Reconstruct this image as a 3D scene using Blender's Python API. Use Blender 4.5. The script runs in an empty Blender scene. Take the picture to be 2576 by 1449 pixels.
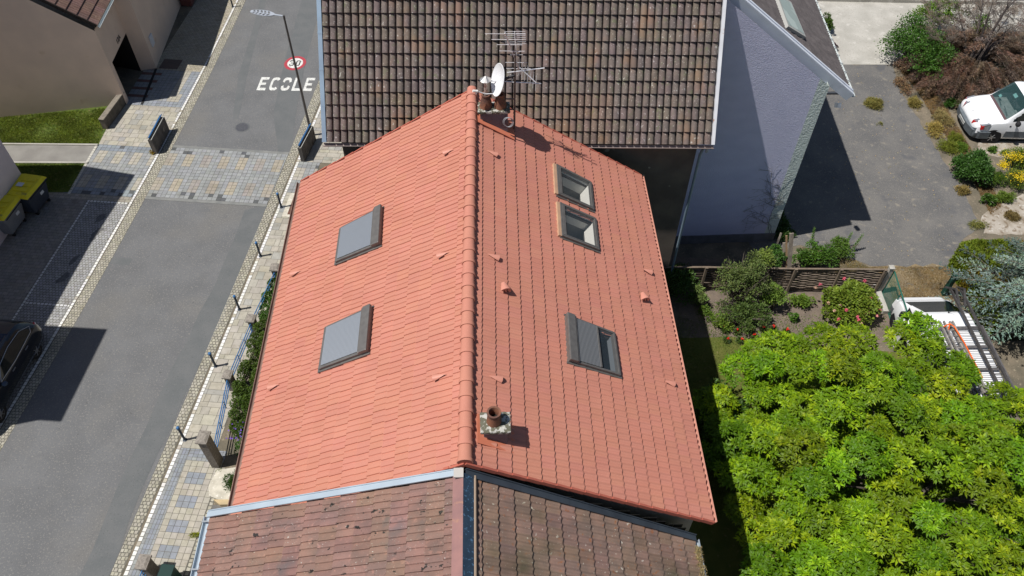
import bpy, math, random
import numpy as np
from mathutils import Vector, Matrix
rnd = random.Random(11); RS = np.random.RandomState(11)
scene = bpy.context.scene
# ---------------------------------------------------------------- camera, sky, sun, exposure
CAM_H = 23.5; FOC = 1996.0
RC = np.array([[0.9999224390848862, 0.012454549953014597, 0.0],
               [0.00951419259623384, -0.7638537484404883, 0.645319247452497],
               [0.008037160803038911, -0.6452691959011241, -0.7639129982316984]])
cam_data = bpy.data.cameras.new('camera'); cam = bpy.data.objects.new('camera', cam_data)
scene.collection.objects.link(cam); scene.camera = cam
cam_data.sensor_width = 36; cam_data.lens = 36 * FOC / 2576; cam_data.clip_end = 2000
m = Matrix.Identity(4)
for i in range(3):
    m[i][0] = RC[i][0]; m[i][1] = -RC[i][1]; m[i][2] = -RC[i][2]
m[2][3] = CAM_H
cam.matrix_world = m
SUN_EL = math.radians(64); SUN_AZ = math.radians(15)      # shadows run towards +x, a little +y
sdir = Vector((math.cos(SUN_AZ) * math.cos(SUN_EL), math.sin(SUN_AZ) * math.cos(SUN_EL), -math.sin(SUN_EL)))
sun_d = bpy.data.lights.new('sun', 'SUN'); sun_d.energy = 4.6; sun_d.angle = math.radians(.53); sun_d.color = (1, .965, .91)
sun = bpy.data.objects.new('sun', sun_d); scene.collection.objects.link(sun)
sun.rotation_euler = sdir.to_track_quat('-Z', 'Y').to_euler()
w = bpy.data.worlds.new('World'); scene.world = w; w.use_nodes = True
nt = w.node_tree; nt.nodes.clear()
sk = nt.nodes.new('ShaderNodeTexSky'); sk.sky_type = 'NISHITA'; sk.sun_disc = False
sk.sun_elevation = SUN_EL; sk.sun_rotation = math.atan2(-sdir.x, -sdir.y); sk.altitude = 200
bg = nt.nodes.new('ShaderNodeBackground'); bg.inputs[1].default_value = .06
ow = nt.nodes.new('ShaderNodeOutputWorld')
nt.links.new(sk.outputs[0], bg.inputs[0]); nt.links.new(bg.outputs[0], ow.inputs[0])
scene.view_settings.view_transform = 'Standard'; scene.view_settings.look = 'None'
scene.view_settings.exposure = 0.12; scene.view_settings.gamma = 1

# ---------------------------------------------------------------- helpers
def A3(*v): return np.array(v, float)
def RAY(x, y): return RC @ A3(x - 1288, y - 724.5, FOC)
ORI = A3(0, 0, CAM_H)
def G(x, y, z=0.0):
    r = RAY(x, y); return ORI + (z - CAM_H) / r[2] * r
def PL(x, y, P, n):
    r = RAY(x, y); return ORI + np.dot(np.array(P) - ORI, n) / np.dot(r, n) * r
def VW(x, y, y0, sl=0.0): return PL(x, y, (0, y0, 0), A3(-sl, 1, 0))
def HT(P, x, y):
    r = RAY(x, y); s = np.dot(P[:2], r[:2]) / np.dot(r[:2], r[:2]); return CAM_H + s * r[2]
def unit(v): v = np.array(v, float); return v / np.linalg.norm(v)
def srgb(r, g, b): return tuple((c / 255 / 12.92 if c <= 10 else ((c / 255 + .055) / 1.055) ** 2.4) for c in (r, g, b))

def N(nt, t, **k):
    n = nt.nodes.new(t)
    for a, v in k.items():
        if a[0] == 'i' and a[1:].isdigit(): n.inputs[int(a[1:])].default_value = v
        else: setattr(n, a, v)
    return n
MATS = {}
def mat(name, c1, c2=None, scale=3.0, rough=.8, bump=0.0, bscale=40, attr=False, metal=0.0, spots=(), spec=.3,
        transl=0.0, coat=0.0, alpha=1.0, detail=6.0, lo=.35, hi=.65, stretch=None, trans=0.0, bdist=.02):
    if name in MATS: return MATS[name]
    mt = bpy.data.materials.new(name); mt.use_nodes = True; nt = mt.node_tree; L = nt.links.new
    p = nt.nodes['Principled BSDF']; out = nt.nodes['Material Output']
    tc = N(nt, 'ShaderNodeTexCoord'); src = tc.outputs['Object']
    if stretch:
        mp = N(nt, 'ShaderNodeMapping'); mp.inputs[3].default_value = stretch; L(src, mp.inputs[0]); src = mp.outputs[0]
    def noise(s, d=detail):
        n = N(nt, 'ShaderNodeTexNoise'); n.inputs['Scale'].default_value = s; n.inputs['Detail'].default_value = d
        L(src, n.inputs['Vector']); return n
    col = None
    if c2 is not None:
        n = noise(scale); r = N(nt, 'ShaderNodeValToRGB'); L(n.outputs[0], r.inputs[0])
        r.color_ramp.elements[0].position = lo; r.color_ramp.elements[1].position = hi
        r.color_ramp.elements[0].color = (*c1, 1); r.color_ramp.elements[1].color = (*c2, 1); col = r.outputs[0]
    for s, th, w_, c in spots:
        n = noise(s, 3); r = N(nt, 'ShaderNodeValToRGB'); L(n.outputs[0], r.inputs[0])
        r.color_ramp.elements[0].position = th; r.color_ramp.elements[1].position = th + w_
        r.color_ramp.elements[0].color = (0, 0, 0, 1); r.color_ramp.elements[1].color = (1, 1, 1, 1)
        mx = N(nt, 'ShaderNodeMix', data_type='RGBA'); L(r.outputs[0], mx.inputs[0])
        if col is None: mx.inputs[6].default_value = (*c1, 1)
        else: L(col, mx.inputs[6])
        mx.inputs[7].default_value = (*c, 1); col = mx.outputs[2]
    if attr:
        a = N(nt, 'ShaderNodeAttribute'); a.attribute_name = 'Col'
        mx = N(nt, 'ShaderNodeMix', data_type='RGBA', blend_type='MULTIPLY'); mx.inputs[0].default_value = 1
        if col is None: mx.inputs[6].default_value = (*c1, 1)
        else: L(col, mx.inputs[6])
        L(a.outputs['Color'], mx.inputs[7]); col = mx.outputs[2]
    if col is None: p.inputs['Base Color'].default_value = (*c1, 1)
    else: L(col, p.inputs['Base Color'])
    p.inputs['Roughness'].default_value = rough; p.inputs['Metallic'].default_value = metal
    p.inputs['Specular IOR Level'].default_value = spec; p.inputs['Coat Weight'].default_value = coat
    p.inputs['Coat Roughness'].default_value = .05
    p.inputs['Transmission Weight'].default_value = trans
    if alpha < 1: p.inputs['Alpha'].default_value = alpha
    if bump:
        n = noise(bscale, 4); b = N(nt, 'ShaderNodeBump'); b.inputs[0].default_value = bump; b.inputs[1].default_value = bdist
        L(n.outputs[0], b.inputs['Height']); L(b.outputs[0], p.inputs['Normal'])
    if transl:
        t = N(nt, 'ShaderNodeBsdfTranslucent'); ms = N(nt, 'ShaderNodeMixShader'); ms.inputs[0].default_value = transl
        if col is None: t.inputs[0].default_value = (*c1, 1)
        else: L(col, t.inputs[0])
        L(p.outputs[0], ms.inputs[1]); L(t.outputs[0], ms.inputs[2]); L(ms.outputs[0], out.inputs[0])
    MATS[name] = mt; return mt

ORG = {}
def setp(o, label=None, cat=None, group=None, kind=None):
    if label: o['label'] = label
    if cat: o['category'] = cat
    if group: o['group'] = group
    if kind: o['kind'] = kind
    return o
def thing(name, label, cat, loc=(0, 0, 0), group=None, rz=0, local=False):
    o = bpy.data.objects.new(name, None); scene.collection.objects.link(o); o.empty_display_size = .2
    o.location = [float(c) for c in loc]; o.rotation_euler = (0, 0, rz); ORG[o.name] = None if local else A3(*loc)
    return setp(o, label, cat, group)
def link(o, parent):
    scene.collection.objects.link(o)
    if parent is not None:
        o.parent = parent; g = ORG.get(parent.name)
        if g is not None: o.location = [-float(c) for c in g]
    return o
def dup(o, parent=None):
    c = o.copy(); scene.collection.objects.link(c)
    if parent is not None: c.parent = parent
    for ch in o.children: dup(ch, c)
    return c
def npmesh(name, V, F, mats, parent=None, col=None, smooth=False, mi=None):
    """V (n,3); F list of equal-size index arrays; col per-face rgb"""
    V = np.asarray(V, np.float32); Fs = F if (isinstance(F, list) and not isinstance(F[0], tuple)) else [F]
    Fs = [np.asarray(f, np.int32) for f in Fs if len(f)]
    me = bpy.data.meshes.new(name); me.vertices.add(len(V)); me.vertices.foreach_set('co', V.ravel())
    tot = np.concatenate([np.full(len(f), f.shape[1], np.int32) for f in Fs]); idx = np.concatenate([f.ravel() for f in Fs])
    me.loops.add(len(idx)); me.loops.foreach_set('vertex_index', idx)
    me.polygons.add(len(tot)); st = np.concatenate([[0], np.cumsum(tot)[:-1]]).astype(np.int32)
    me.polygons.foreach_set('loop_start', st); me.polygons.foreach_set('loop_total', tot)
    me.polygons.foreach_set('use_smooth', np.full(len(tot), bool(smooth)))
    if mi is not None: me.polygons.foreach_set('material_index', np.asarray(mi, np.int32))
    if col is not None:
        ca = me.color_attributes.new('Col', 'FLOAT_COLOR', 'CORNER')
        c4 = np.ones((len(tot), 4), np.float32); c4[:, :3] = col
        ca.data.foreach_set('color', np.repeat(c4, tot, axis=0).ravel())
    me.update(calc_edges=True); me.validate()
    for mt in (mats if isinstance(mats, (list, tuple)) else [mats]): me.materials.append(mt)
    return link(bpy.data.objects.new(name, me), parent)

class MB:
    def __init__(s): s.V = []; s.F = []; s.M = []; s.C = []; s.col = (1, 1, 1)
    def add(s, vs, fs, mi=0):
        b = len(s.V); s.V += [tuple(map(float, v)) for v in vs]
        for f in fs: s.F.append([b + i for i in f]); s.M.append(mi); s.C.append(s.col)
        return s
    def quad(s, a, b, c, d, mi=0): return s.add([a, b, c, d], [(0, 1, 2, 3)], mi)
    def hexa(s, b4, t4, mi=0):
        return s.add(list(b4) + list(t4), [(3, 2, 1, 0), (4, 5, 6, 7), (0, 1, 5, 4), (1, 2, 6, 5), (2, 3, 7, 6), (3, 0, 4, 7)], mi)
    def box(s, c, size, ax=None, mi=0, taper=1.0):
        c = A3(*c); hx, hy, hz = [k / 2 for k in size]; X, Y, Z = ax if ax is not None else np.eye(3)
        X, Y, Z = A3(*X), A3(*Y), A3(*Z)
        f = lambda a, b, d, t=1: c + X * a * hx * t + Y * b * hy * t + Z * d * hz
        return s.hexa([f(-1, -1, -1), f(1, -1, -1), f(1, 1, -1), f(-1, 1, -1)], [f(-1, -1, 1, taper), f(1, -1, 1, taper), f(1, 1, 1, taper), f(-1, 1, 1, taper)], mi)
    def bx(s, x0, x1, y0, y1, z0, z1, mi=0): return s.box(((x0 + x1) / 2, (y0 + y1) / 2, (z0 + z1) / 2), (x1 - x0, y1 - y0, z1 - z0), None, mi)
    def beam(s, p, q, w, h, mi=0, up=(0, 0, 1)):
        p, q = A3(*p), A3(*q); X = unit(q - p); Y = unit(np.cross(up, X)); Z = np.cross(X, Y)
        return s.box((p + q) / 2, (np.linalg.norm(q - p), w, h), (X, Y, Z), mi)
    def prism(s, poly, ext, mi=0):
        n = len(poly); P = [A3(*p) for p in poly]; e = A3(*ext)
        return s.add(P + [p + e for p in P], [tuple(range(n - 1, -1, -1)), tuple(range(n, 2 * n))] + [(i, (i + 1) % n, n + (i + 1) % n, n + i) for i in range(n)], mi)
    def tube(s, p, q, r0, r1=None, n=10, mi=0, cap=True):
        r1 = r0 if r1 is None else r1
        return s.path([p, q], [r0, r1], n, mi, cap)
    def path(s, pts, rs, n=8, mi=0, cap=True):
        pts = [A3(*p) for p in pts]; rs = [rs] * len(pts) if np.isscalar(rs) else rs
        t0 = unit(pts[1] - pts[0]); a = A3(0, 0, 1) if abs(t0[2]) < .9 else A3(1, 0, 0); X = unit(np.cross(a, t0)); V = []
        for i, p in enumerate(pts):
            t = unit(pts[min(i + 1, len(pts) - 1)] - pts[max(i - 1, 0)]); X = unit(X - np.dot(X, t) * t); Y = np.cross(t, X)
            V += [p + rs[i] * (math.cos(k * 2 * math.pi / n) * X + math.sin(k * 2 * math.pi / n) * Y) for k in range(n)]
        Fc = [(i * n + k, i * n + (k + 1) % n, (i + 1) * n + (k + 1) % n, (i + 1) * n + k) for i in range(len(pts) - 1) for k in range(n)]
        if cap: Fc += [tuple(range(n - 1, -1, -1)), tuple(range((len(pts) - 1) * n, len(pts) * n))]
        return s.add(V, Fc, mi)
    def lathe(s, prof, c=(0, 0, 0), n=20, mi=0, ax=None, cap=True):
        X, Y, Z = ax if ax is not None else np.eye(3); X, Y, Z = A3(*X), A3(*Y), A3(*Z); c = A3(*c)
        V = [c + r * (math.cos(k * 2 * math.pi / n) * X + math.sin(k * 2 * math.pi / n) * Y) + z * Z for r, z in prof for k in range(n)]
        Fc = [(i * n + k, i * n + (k + 1) % n, (i + 1) * n + (k + 1) % n, (i + 1) * n + k) for i in range(len(prof) - 1) for k in range(n)]
        if cap: Fc += [tuple(range(n - 1, -1, -1)), tuple(range((len(prof) - 1) * n, len(prof) * n))]
        return s.add(V, Fc, mi)
    def ball(s, c, r, n=10, mi=0, sz=1.0):
        return s.lathe([(max(r * math.sin(a), 1e-4), -r * sz * math.cos(a)) for a in [math.pi * i / n for i in range(n + 1)]], c, n + 4, mi, cap=False)
    def build(s, name, mats, parent=None, smooth=False, attr=False, bevel=0, subs=0):
        me = bpy.data.meshes.new(name); me.from_pydata(s.V, [], s.F)
        for mt in (mats if isinstance(mats, (list, tuple)) else [mats]): me.materials.append(mt)
        me.polygons.foreach_set('material_index', s.M)
        if smooth: me.polygons.foreach_set('use_smooth', [True] * len(s.F))
        if attr:
            ca = me.color_attributes.new('Col', 'FLOAT_COLOR', 'CORNER')
            ca.data.foreach_set('color', [x for f, c in zip(s.F, s.C) for _ in f for x in (*c, 1)])
        me.update()
        o = link(bpy.data.objects.new(name, me), parent)
        if bevel:
            b = o.modifiers.new('bevel', 'BEVEL'); b.width = bevel; b.segments = 2; b.limit_method = 'ANGLE'
        if subs:
            b = o.modifiers.new('sub', 'SUBSURF'); b.levels = subs; b.render_levels = subs
        if smooth and not subs:
            try: me.set_sharp_from_angle(angle=math.radians(38))
            except Exception: pass
        return o

def tile_roof(name, A, B, C, D, nc, ntl, prof, S, thick, matl, colfn, parent, stagger=.5, holes=(), base=0.0, lip=None, drift=False):
    """A,B ridge start/end, C,D eave start/end"""
    A, B, C, D = [A3(*p) for p in (A, B, C, D)]
    n = unit(np.cross(B - A, C - A)); n = n if n[2] > 0 else -n
    tt = np.concatenate([np.array([i + s for i in range(ntl) for s in S]), [ntl]]) if isinstance(S, (list, tuple)) else np.linspace(0, ntl, ntl * S + 1); us = tt / ntl; lip = thick if lip is None else lip
    Vs = []; Fq = []; cols = []; off = 0; M_ = len(us)
    us0 = us
    for k in range(nc):
        us = us0 + ((.10 * (k % 2) + rnd.uniform(-.03, .03)) / ntl if drift else 0)
        v0 = k / nc; v1 = (k + 1) / nc; ph = stagger * (k % 2)
        pr = np.array([prof((t + ph) % 1.0) for t in tt]); dj = (RS.rand(ntl + 2) - .5)
        tid = np.floor(tt + ph).astype(int)
        wob = dj[tid] * thick * .18
        rows = []
        for v, h in ((v0, 0.0), (v1, thick), (v1 - .002, thick - lip)):
            P = (1 - v) * ((1 - us)[:, None] * A + us[:, None] * B) + v * ((1 - us)[:, None] * C + us[:, None] * D)
            hh = base + h + pr + (wob if h else 0)
            if v == v1 - .002: hh = base + thick - lip - .012 + pr
            rows.append(P + hh[:, None] * n)
        Vs.append(np.concatenate(rows)); j = np.arange(M_ - 1)
        um = (us[:-1] + us[1:]) / 2; vm = (v0 + v1) / 2; keep = np.ones(M_ - 1, bool)
        keep2 = keep.copy(); extra = []
        for (a0, a1, b0, b1) in holes:
            inu = (um > a0) & (um < a1)
            if b0 < v1 and b1 > v0:
                keep &= ~inu
                if b1 > v1: keep2 &= ~inu
                if b0 > v0: extra.append((inu, 0, (b0 - v0) / (v1 - v0)))
                if b1 < v1: extra.append((inu, (b1 - v0) / (v1 - v0), 1))
        f1 = np.stack([j, j + M_, j + M_ + 1, j + 1], 1)[keep] + off; f2 = np.stack([j + M_, j + 2 * M_, j + 2 * M_ + 1, j + M_ + 1], 1)[keep2] + off
        Fq += [f1, f2]; cc = np.array([colfn(k, t) for t in range(ntl + 2)]); call = cc[tid[:-1]]; cols += [call[keep], call[keep2]]; off += 3 * M_
        for inu, fa, fb in extra:
            ra = rows[0] * (1 - fa) + rows[1] * fa; rb = rows[0] * (1 - fb) + rows[1] * fb; Vs.append(np.concatenate([ra, rb])); Fq.append(np.stack([j, j + M_, j + M_ + 1, j + 1], 1)[inu] + off); cols.append(call[inu]); off += 2 * M_
    return npmesh(name, np.concatenate(Vs), np.concatenate(Fq), matl, parent, np.concatenate(cols)), n

# leaf scatter -------------------------------------------------
def leafmesh(name, P, Dv, Up, size, wid, matl, col, parent=None, droop=.25, fold=.12, simple=False):
    """leaves at P pointing along Dv, blade normal Up"""
    P = np.asarray(P, float); n = len(P); D = Dv / (np.linalg.norm(Dv, axis=1, keepdims=True) + 1e-9)
    S_ = np.cross(D, Up); S_ /= (np.linalg.norm(S_, axis=1, keepdims=True) + 1e-9); U = np.cross(S_, D)
    sz = np.broadcast_to(np.asarray(size, float).reshape(-1, 1), (n, 1)); w = wid * sz
    if simple:
        V = np.stack([P, P + D * sz * .5 + S_ * w, P + D * sz - U * droop * sz, P + D * sz * .5 - S_ * w], 1).reshape(-1, 3)
        b = np.arange(n)[:, None] * 4; F_ = np.concatenate([b + [0, 1, 2], b + [0, 2, 3]]) ; cc = np.concatenate([col, col])
    else:
        mid = P + D * sz * .5 + U * .03 * sz
        V = np.stack([P, P + D * sz * .48 + S_ * w + U * fold * sz, P + D * sz - U * droop * sz, P + D * sz * .48 - S_ * w + U * fold * sz, mid], 1).reshape(-1, 3)
        b = np.arange(n)[:, None] * 5; F_ = np.concatenate([b + [0, 4, 1], b + [4, 2, 1], b + [0, 3, 4], b + [4, 3, 2]]); cc = np.concatenate([col] * 4)
    return npmesh(name, V, F_, matl, parent, cc)
def rdir(n, up=0.0):
    v = RS.normal(size=(n, 3)); v[:, 2] = v[:, 2] + up; return v / np.linalg.norm(v, axis=1, keepdims=True)
def cvar(n, base=(1, 1, 1), v=.25, hue=.12, key=None):
    k = 1 + (RS.rand(n, 1) - .5) * 2 * v; c = np.array(base)[None] * k
    c[:, 0] *= 1 + (RS.rand(n) - .5) * 2 * hue; c[:, 2] *= 1 + (RS.rand(n) - .5) * 2 * hue; return c
# ---------------------------------------------------------------- road frame
RO = A3(-13, 26, 0); RU = A3(math.cos(math.radians(-4.2)), math.sin(math.radians(-4.2)), 0); RV = A3(-RU[1], RU[0], 0)
def uvof(P): d = np.array(P) - RO; return float(np.dot(d, RU)), float(np.dot(d, RV))
def W(u, v, z=0): return RO + RU * u + RV * v + A3(0, 0, z)
def curve(pts, deg=2):
    a = np.array([uvof(G(*p)) for p in pts]); lo, hi = a[:, 1].min(), a[:, 1].max(); c = np.polyfit(a[:, 1], a[:, 0], deg)
    def f(v):
        vv = min(max(v, lo), hi); s = np.polyval(np.polyder(c), vv); return float(np.polyval(c, vv) + s * (v - vv))
    return f
uWL = curve([(597, 0), (533, 131.5), (462, 274), (398, 391), (331, 512), (249, 635), (178, 770), (107, 898), (0, 1076)])
uAL = curve([(620, 0), (498, 249), (430, 373), (363, 504), (302, 617), (228, 756), (192, 806), (47, 1053), (14, 1113)])
uAR = curve([(793, 220), (739, 370), (672, 518), (587, 696), (519, 884), (560, 796), (471, 992), (373, 1221), (280, 1440)])
uWR = curve([(811, 256), (754, 398), (711, 504), (626, 699), (547, 884), (600, 787), (495, 1015), (420, 1193), (322, 1440)])
def off(f, d): return lambda v: f(v) + d
def const(c): return lambda v: c
def strip(name, f0, f1, v0, v1, z, m_, step=.5):
    vs = np.linspace(v0, v1, max(2, int(abs(v1 - v0) / step) + 1)); b = MB()
    P = [W(f0(v), v, z) for v in vs] + [W(f1(v), v, z) for v in vs]; n = len(vs)
    b.add(P, [(i, i + n, i + n + 1, i + 1) for i in range(n - 1)]); o = b.build(name, m_); return setp(o, kind='structure')
def poly(name, pts, z, m_, kind='structure'):
    b = MB(); b.add([(p[0], p[1], z) for p in pts], [tuple(range(len(pts)))]); o = b.build(name, m_); return setp(o, kind=kind)
def jag(pts, amp=.12, step=.35, seed=1):
    r = random.Random(seed); out = []
    for i, p in enumerate(pts):
        q = pts[(i + 1) % len(pts)]; d = math.hypot(q[0] - p[0], q[1] - p[1]); n = max(1, int(d / step))
        for k in range(n):
            t = k / n; out.append((p[0] + (q[0] - p[0]) * t + r.uniform(-amp, amp), p[1] + (q[1] - p[1]) * t + r.uniform(-amp, amp)))
    return out

m_ground = mat('soil_ground', (.20, .165, .12), (.11, .10, .075), 1.3, .95, .6, 30, spots=[(8, .6, .08, (.26, .22, .16)), (25, .62, .05, (.07, .06, .04))])
m_asph = mat('road_asphalt', (.150, .152, .156), (.124, .126, .130), .8, .9, .5, 60, spots=[(.35, .50, .25, (.156, .151, .143)), (2.2, .56, .2, (.132, .133, .136)), (17, .58, .08, (.198, .193, .183)), (21, .62, .06, (.115, .115, .12)), (33, .64, .05, (.24, .235, .22)), (6, .70, .02, (.105, .105, .108))])
m_asph2 = mat('asphalt_patch', (.118, .125, .128), (.138, .142, .144), 1.5, .9, .4, 90, spots=[(19, .60, .08, (.150, .153, .15)), (24, .61, .06, (.10, .105, .107))])
m_drive = mat('driveway_asphalt', (.112, .110, .110), (.155, .148, .140), .7, .92, .5, 70, spots=[(16, .60, .08, (.18, .17, .165)), (20, .63, .06, (.10, .098, .10)), (30, .64, .05, (.28, .26, .22)), (3, .60, .12, (.22, .20, .17)), (50, .68, .04, (.42, .38, .30)), (1.1, .60, .1, (.105, .105, .11))])
m_mortar = mat('mortar', (.16, .15, .125), (.11, .105, .09), 5, .95)
m_paver = mat('paver', (.93, .93, .93), (.78, .78, .78), 6, .85, .3, 120, attr=True, spots=[(20, .66, .08, (.64, .62, .58)), (.8, .55, .15, (.74, .73, .71)), (2.4, .60, .12, (.70, .68, .64))])
m_white = mat('white_paint', (.72, .72, .69), (.55, .55, .52), 7, .6, .2, 60, spots=[(11, .60, .07, (.36, .35, .33)), (26, .62, .06, (.26, .25, .24))])
m_conc = mat('concrete_slab', (.46, .44, .40), (.36, .345, .31), 1.0, .9, .35, 60, spots=[(14, .60, .06, (.32, .30, .26)), (2.2, .60, .1, (.50, .48, .44)), (40, .68, .04, (.22, .2, .16))])
m_grass = mat('lawn_base', (.10, .135, .02), (.055, .09, .015), 2.5, .95, .8, 60, spots=[(5, .60, .1, (.24, .20, .08)), (18, .62, .08, (.05, .10, .015))])

base = MB(); base.bx(-260, 260, -120, 420, -.5, 0); setp(base.build('ground', m_ground), kind='structure')
strip('road', uAL, uAR, -24, 60, .006, m_asph, 1)
# long trench repairs in the asphalt
def trench(name, pl, pr, z):
    b = MB(); n = len(pl); b.add([G(*p) + A3(0, 0, z) for p in pl] + [G(*p) + A3(0, 0, z) for p in pr], [(i, i + n, i + n + 1, i + 1) for i in range(n - 1)]); setp(b.build(name, m_asph2), kind='structure')
trench('road_patch', [(616, 528), (590, 600), (560, 668), (540, 720), (500, 790), (470, 860), (430, 930), (395, 1010), (370, 1070), (335, 1140), (300, 1215), (270, 1290), (235, 1380), (200, 1449), (170, 1500)],
       [(668, 520), (648, 590), (612, 660), (595, 705), (562, 800), (530, 862), (492, 940), (458, 1010), (434, 1070), (398, 1140), (360, 1225), (325, 1310), (300, 1390), (275, 1449), (255, 1500)], .010)
trench('road_patch', [(775, -60), (748, 40), (722, 130), (705, 200), (688, 290), (700, 384)][::1], [(800, -60), (800, 40), (776, 130), (760, 200), (742, 300), (733, 386)], .010)
trench('road_patch', [(668, -60), (640, 60), (600, 190), (585, 300)], [(684, -60), (655, 60), (622, 190), (600, 300)], .009)
trench('road_patch', [(286, 648), (274, 663)], [(333, 651), (325, 668)], .010)

def tiles(name, f0, f1, v0, v1, du, dv, gap, colfn, z=.012, stagger=0, jit=0.0, mortar=True, sizes=None, u_ref=None, label=None):
    """rows of pavers between two border curves; whole tiles, cut at the borders"""
    Vv = []; cols = []; v = v0; row = 0
    while v < v1 - 1e-6:
        h = dv if sizes is None else rnd.choice(sizes)
        h = min(h, v1 - v); vm = v + h / 2; a, b_ = f0(vm), f1(vm)
        ref = a if u_ref is None else u_ref
        k0 = math.floor((a - ref) / du) - 1; u = ref + k0 * du + stagger * du * (row % 2); c = k0
        while u < b_:
            wdt = du if sizes is None else rnd.choice(sizes) * rnd.choice((1, 1, 1.5))
            x0, x1 = max(u, a), min(u + wdt, b_)
            if x1 - x0 > gap * 1.5 + .01:
                j = lambda: rnd.uniform(-jit, jit)
                g = gap / 2; s0 = f0(v + h) - f0(v)
                q = [(x0 + g + j(), v + g + j()), (x1 - g + j(), v + g + j()), (x1 - g + s0 + j(), v + h - g + j()), (x0 + g + s0 + j(), v + h - g + j())]
                Vv += [W(p[0], p[1], z + rnd.uniform(0, .002)) for p in q]; cols.append(colfn(row, c, (x0 + x1) / 2, vm))
            u += wdt; c += 1
        v += h; row += 1
    n = len(cols); F_ = np.arange(n * 4).reshape(-1, 4)
    o = npmesh(name, np.array(Vv), F_, m_paver, None, np.array(cols)); setp(o, kind='structure')
    if mortar: strip(name + '_bed', f0, f1, v0, v1, z - .008, m_mortar)
    return o
def jc(c, v=.1): k = 1 + rnd.uniform(-v, v); return (c[0] * k, c[1] * k * rnd.uniform(.985, 1.015), c[2] * k * rnd.uniform(.96, 1.04))
CREAM = (.435, .405, .34); GREY = (.315, .325, .325); COB = (.42, .395, .32); BLUE = (.28, .30, .33); DARKT = (.115, .12, .125); PINK = (.345, .315, .285); TAN = (.405, .36, .285)
cob = lambda r, c, u, v: jc(COB, .16)
yv = lambda y: y - 26.0
wht = lambda r, c, u, v: jc((.80, .79, .76) if rnd.random() > .06 else (.5, .46, .38), .07)
tiles('gutter_cobbles', off(uWL, .09), uAL, -23, 24, .115, .115, .022, cob, jit=.008, stagger=.5)
tiles('gutter_cobbles', uAR, off(uWR, -.13), -23, 24, .12, .118, .024, cob, jit=.008, stagger=.5)
tiles('white_edge_line', off(uWR, -.065), off(uWR, .065), -23, 24, .13, .15, .02, wht, jit=.004)
tiles('white_edge_line', off(uWL, -.06), off(uWL, .06), -23, 24, .12, .15, .02, wht, jit=.004)
# raised crossing table across the road
v0c = uvof(G(372, 500))[1] - .02
def cross_col(r, c, u, v):
    if r in (0, 1, 14, 15): return jc(DARKT if rnd.random() < .17 else GREY, .1)
    if 6 <= r <= 9: return jc(GREY, .1)
    if (c % 4) in (0, 1): return jc((TAN if (c // 4) % 3 == 1 else PINK) if (c // 4) % 3 else (.385, .345, .285), .06)
    return jc(GREY, .09)
tiles('crossing_paving', uAL, uAR, v0c + .14, v0c + .14 + 16 * .202, .202, .202, .012, cross_col, z=.020, stagger=0)
for k, vv in enumerate((v0c - .02, v0c + .14 + 16 * .202)):
    strip('crossing_kerb', uAL, uAR, vv, vv + .16, .018, mat('kerb_stone', (.17, .175, .17), (.22, .22, .21), 3, .85, .3, 60))
# right pavement
def ashlar(r, c, u, v): return jc(CREAM if rnd.random() > .09 else (.385, .375, .345), .1)
uFR = lambda v: uvof(G(551, 1183))[0] + (v - uvof(G(551, 1183))[1]) * .03
vq = uvof(G(500, 1130))[1]
tiles('right_pavement', off(uWR, .065), const(4.3), vq, -1.9, .3, .3, .012, ashlar, sizes=(.2, .3, .3, .4))
def rp_col(r, c, u, v):
    if r in (0, 1, 14, 15) : return jc(DARKT if rnd.random() < .12 else GREY, .1)
    if (c % 4) in (0, 1) and not 6 <= r <= 9: return jc(CREAM, .06)
    return jc(GREY, .1)
tiles('right_pavement_pattern', off(uWR, .065), const(4.3), -1.9, -1.9 + 16 * .202, .202, .202, .012, rp_col)
tiles('right_pavement', off(uWR, .065), const(7.6), -1.9 + 16 * .202, 16, .3, .3, .012, ashlar, sizes=(.2, .3, .3, .4))
# grid pavement, lower right of road, with blue-grey 3 by 2 squares
gA = uvof(G(1015 * .4666, 772.8 + 888 * .4666)); gv0 = gA[1] - 1.6 - 3 * .8
def grid_col(r, c, u, v):
    rr = int(round((v - gv0 - .1) / .202)); cc = int(math.floor((u - gA[0]) / .202 + 1e-6))
    tr = int(math.floor((gA[1] + .404 - v) / .202)) - 0
    return jc(BLUE if (cc in (0, 1, 2) and (tr % 4) in (2, 3)) else CREAM, .05)
edgeR = lambda v: gA[0] + .202 * 5 + .02
vb = gA[1] + .404 - 26 * .202
tiles('grid_pavement', const(gA[0] - .202), edgeR, vb, vb + 26 * .202 + .0, .202, .202, .012, grid_col, u_ref=gA[0])
tiles('pavement_border', off(uWR, .065), const(gA[0] - .202), vb, vq, .105, .16, .01, lambda r, c, u, v: jc(BLUE if 1 <= c < 3 else GREY, .07))
tiles('pavement_border', const(gA[0] - .202), edgeR, vb + 26 * .202, vq, .16, .12, .01, lambda r, c, u, v: jc(BLUE if r != 0 else GREY, .08))
tiles('edge_cobbles', edgeR, lambda v: edgeR(v) + .13, vb, vq - .6, .13, .13, .03, cob, jit=.012)
poly('side_drive', [W(edgeR(0) + .13, vb), W(edgeR(0) + .13, -14.9), W(edgeR(0) + 2.6, -14.9), W(edgeR(0) + 2.6, vb)], .006, mat('side_asphalt', (.13, .125, .118), (.17, .16, .148), 1.2, .9, .4, 60, spots=[(40, .62, .05, (.24, .23, .2))]))
b = MB(); b.prism([tuple(G(*p)) for p in ((548, 1186), (600, 1178), (640, 1240), (640, 1262), (590, 1262), (556, 1262), (528, 1250), (527, 1225))], (0, 0, .10))
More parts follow.
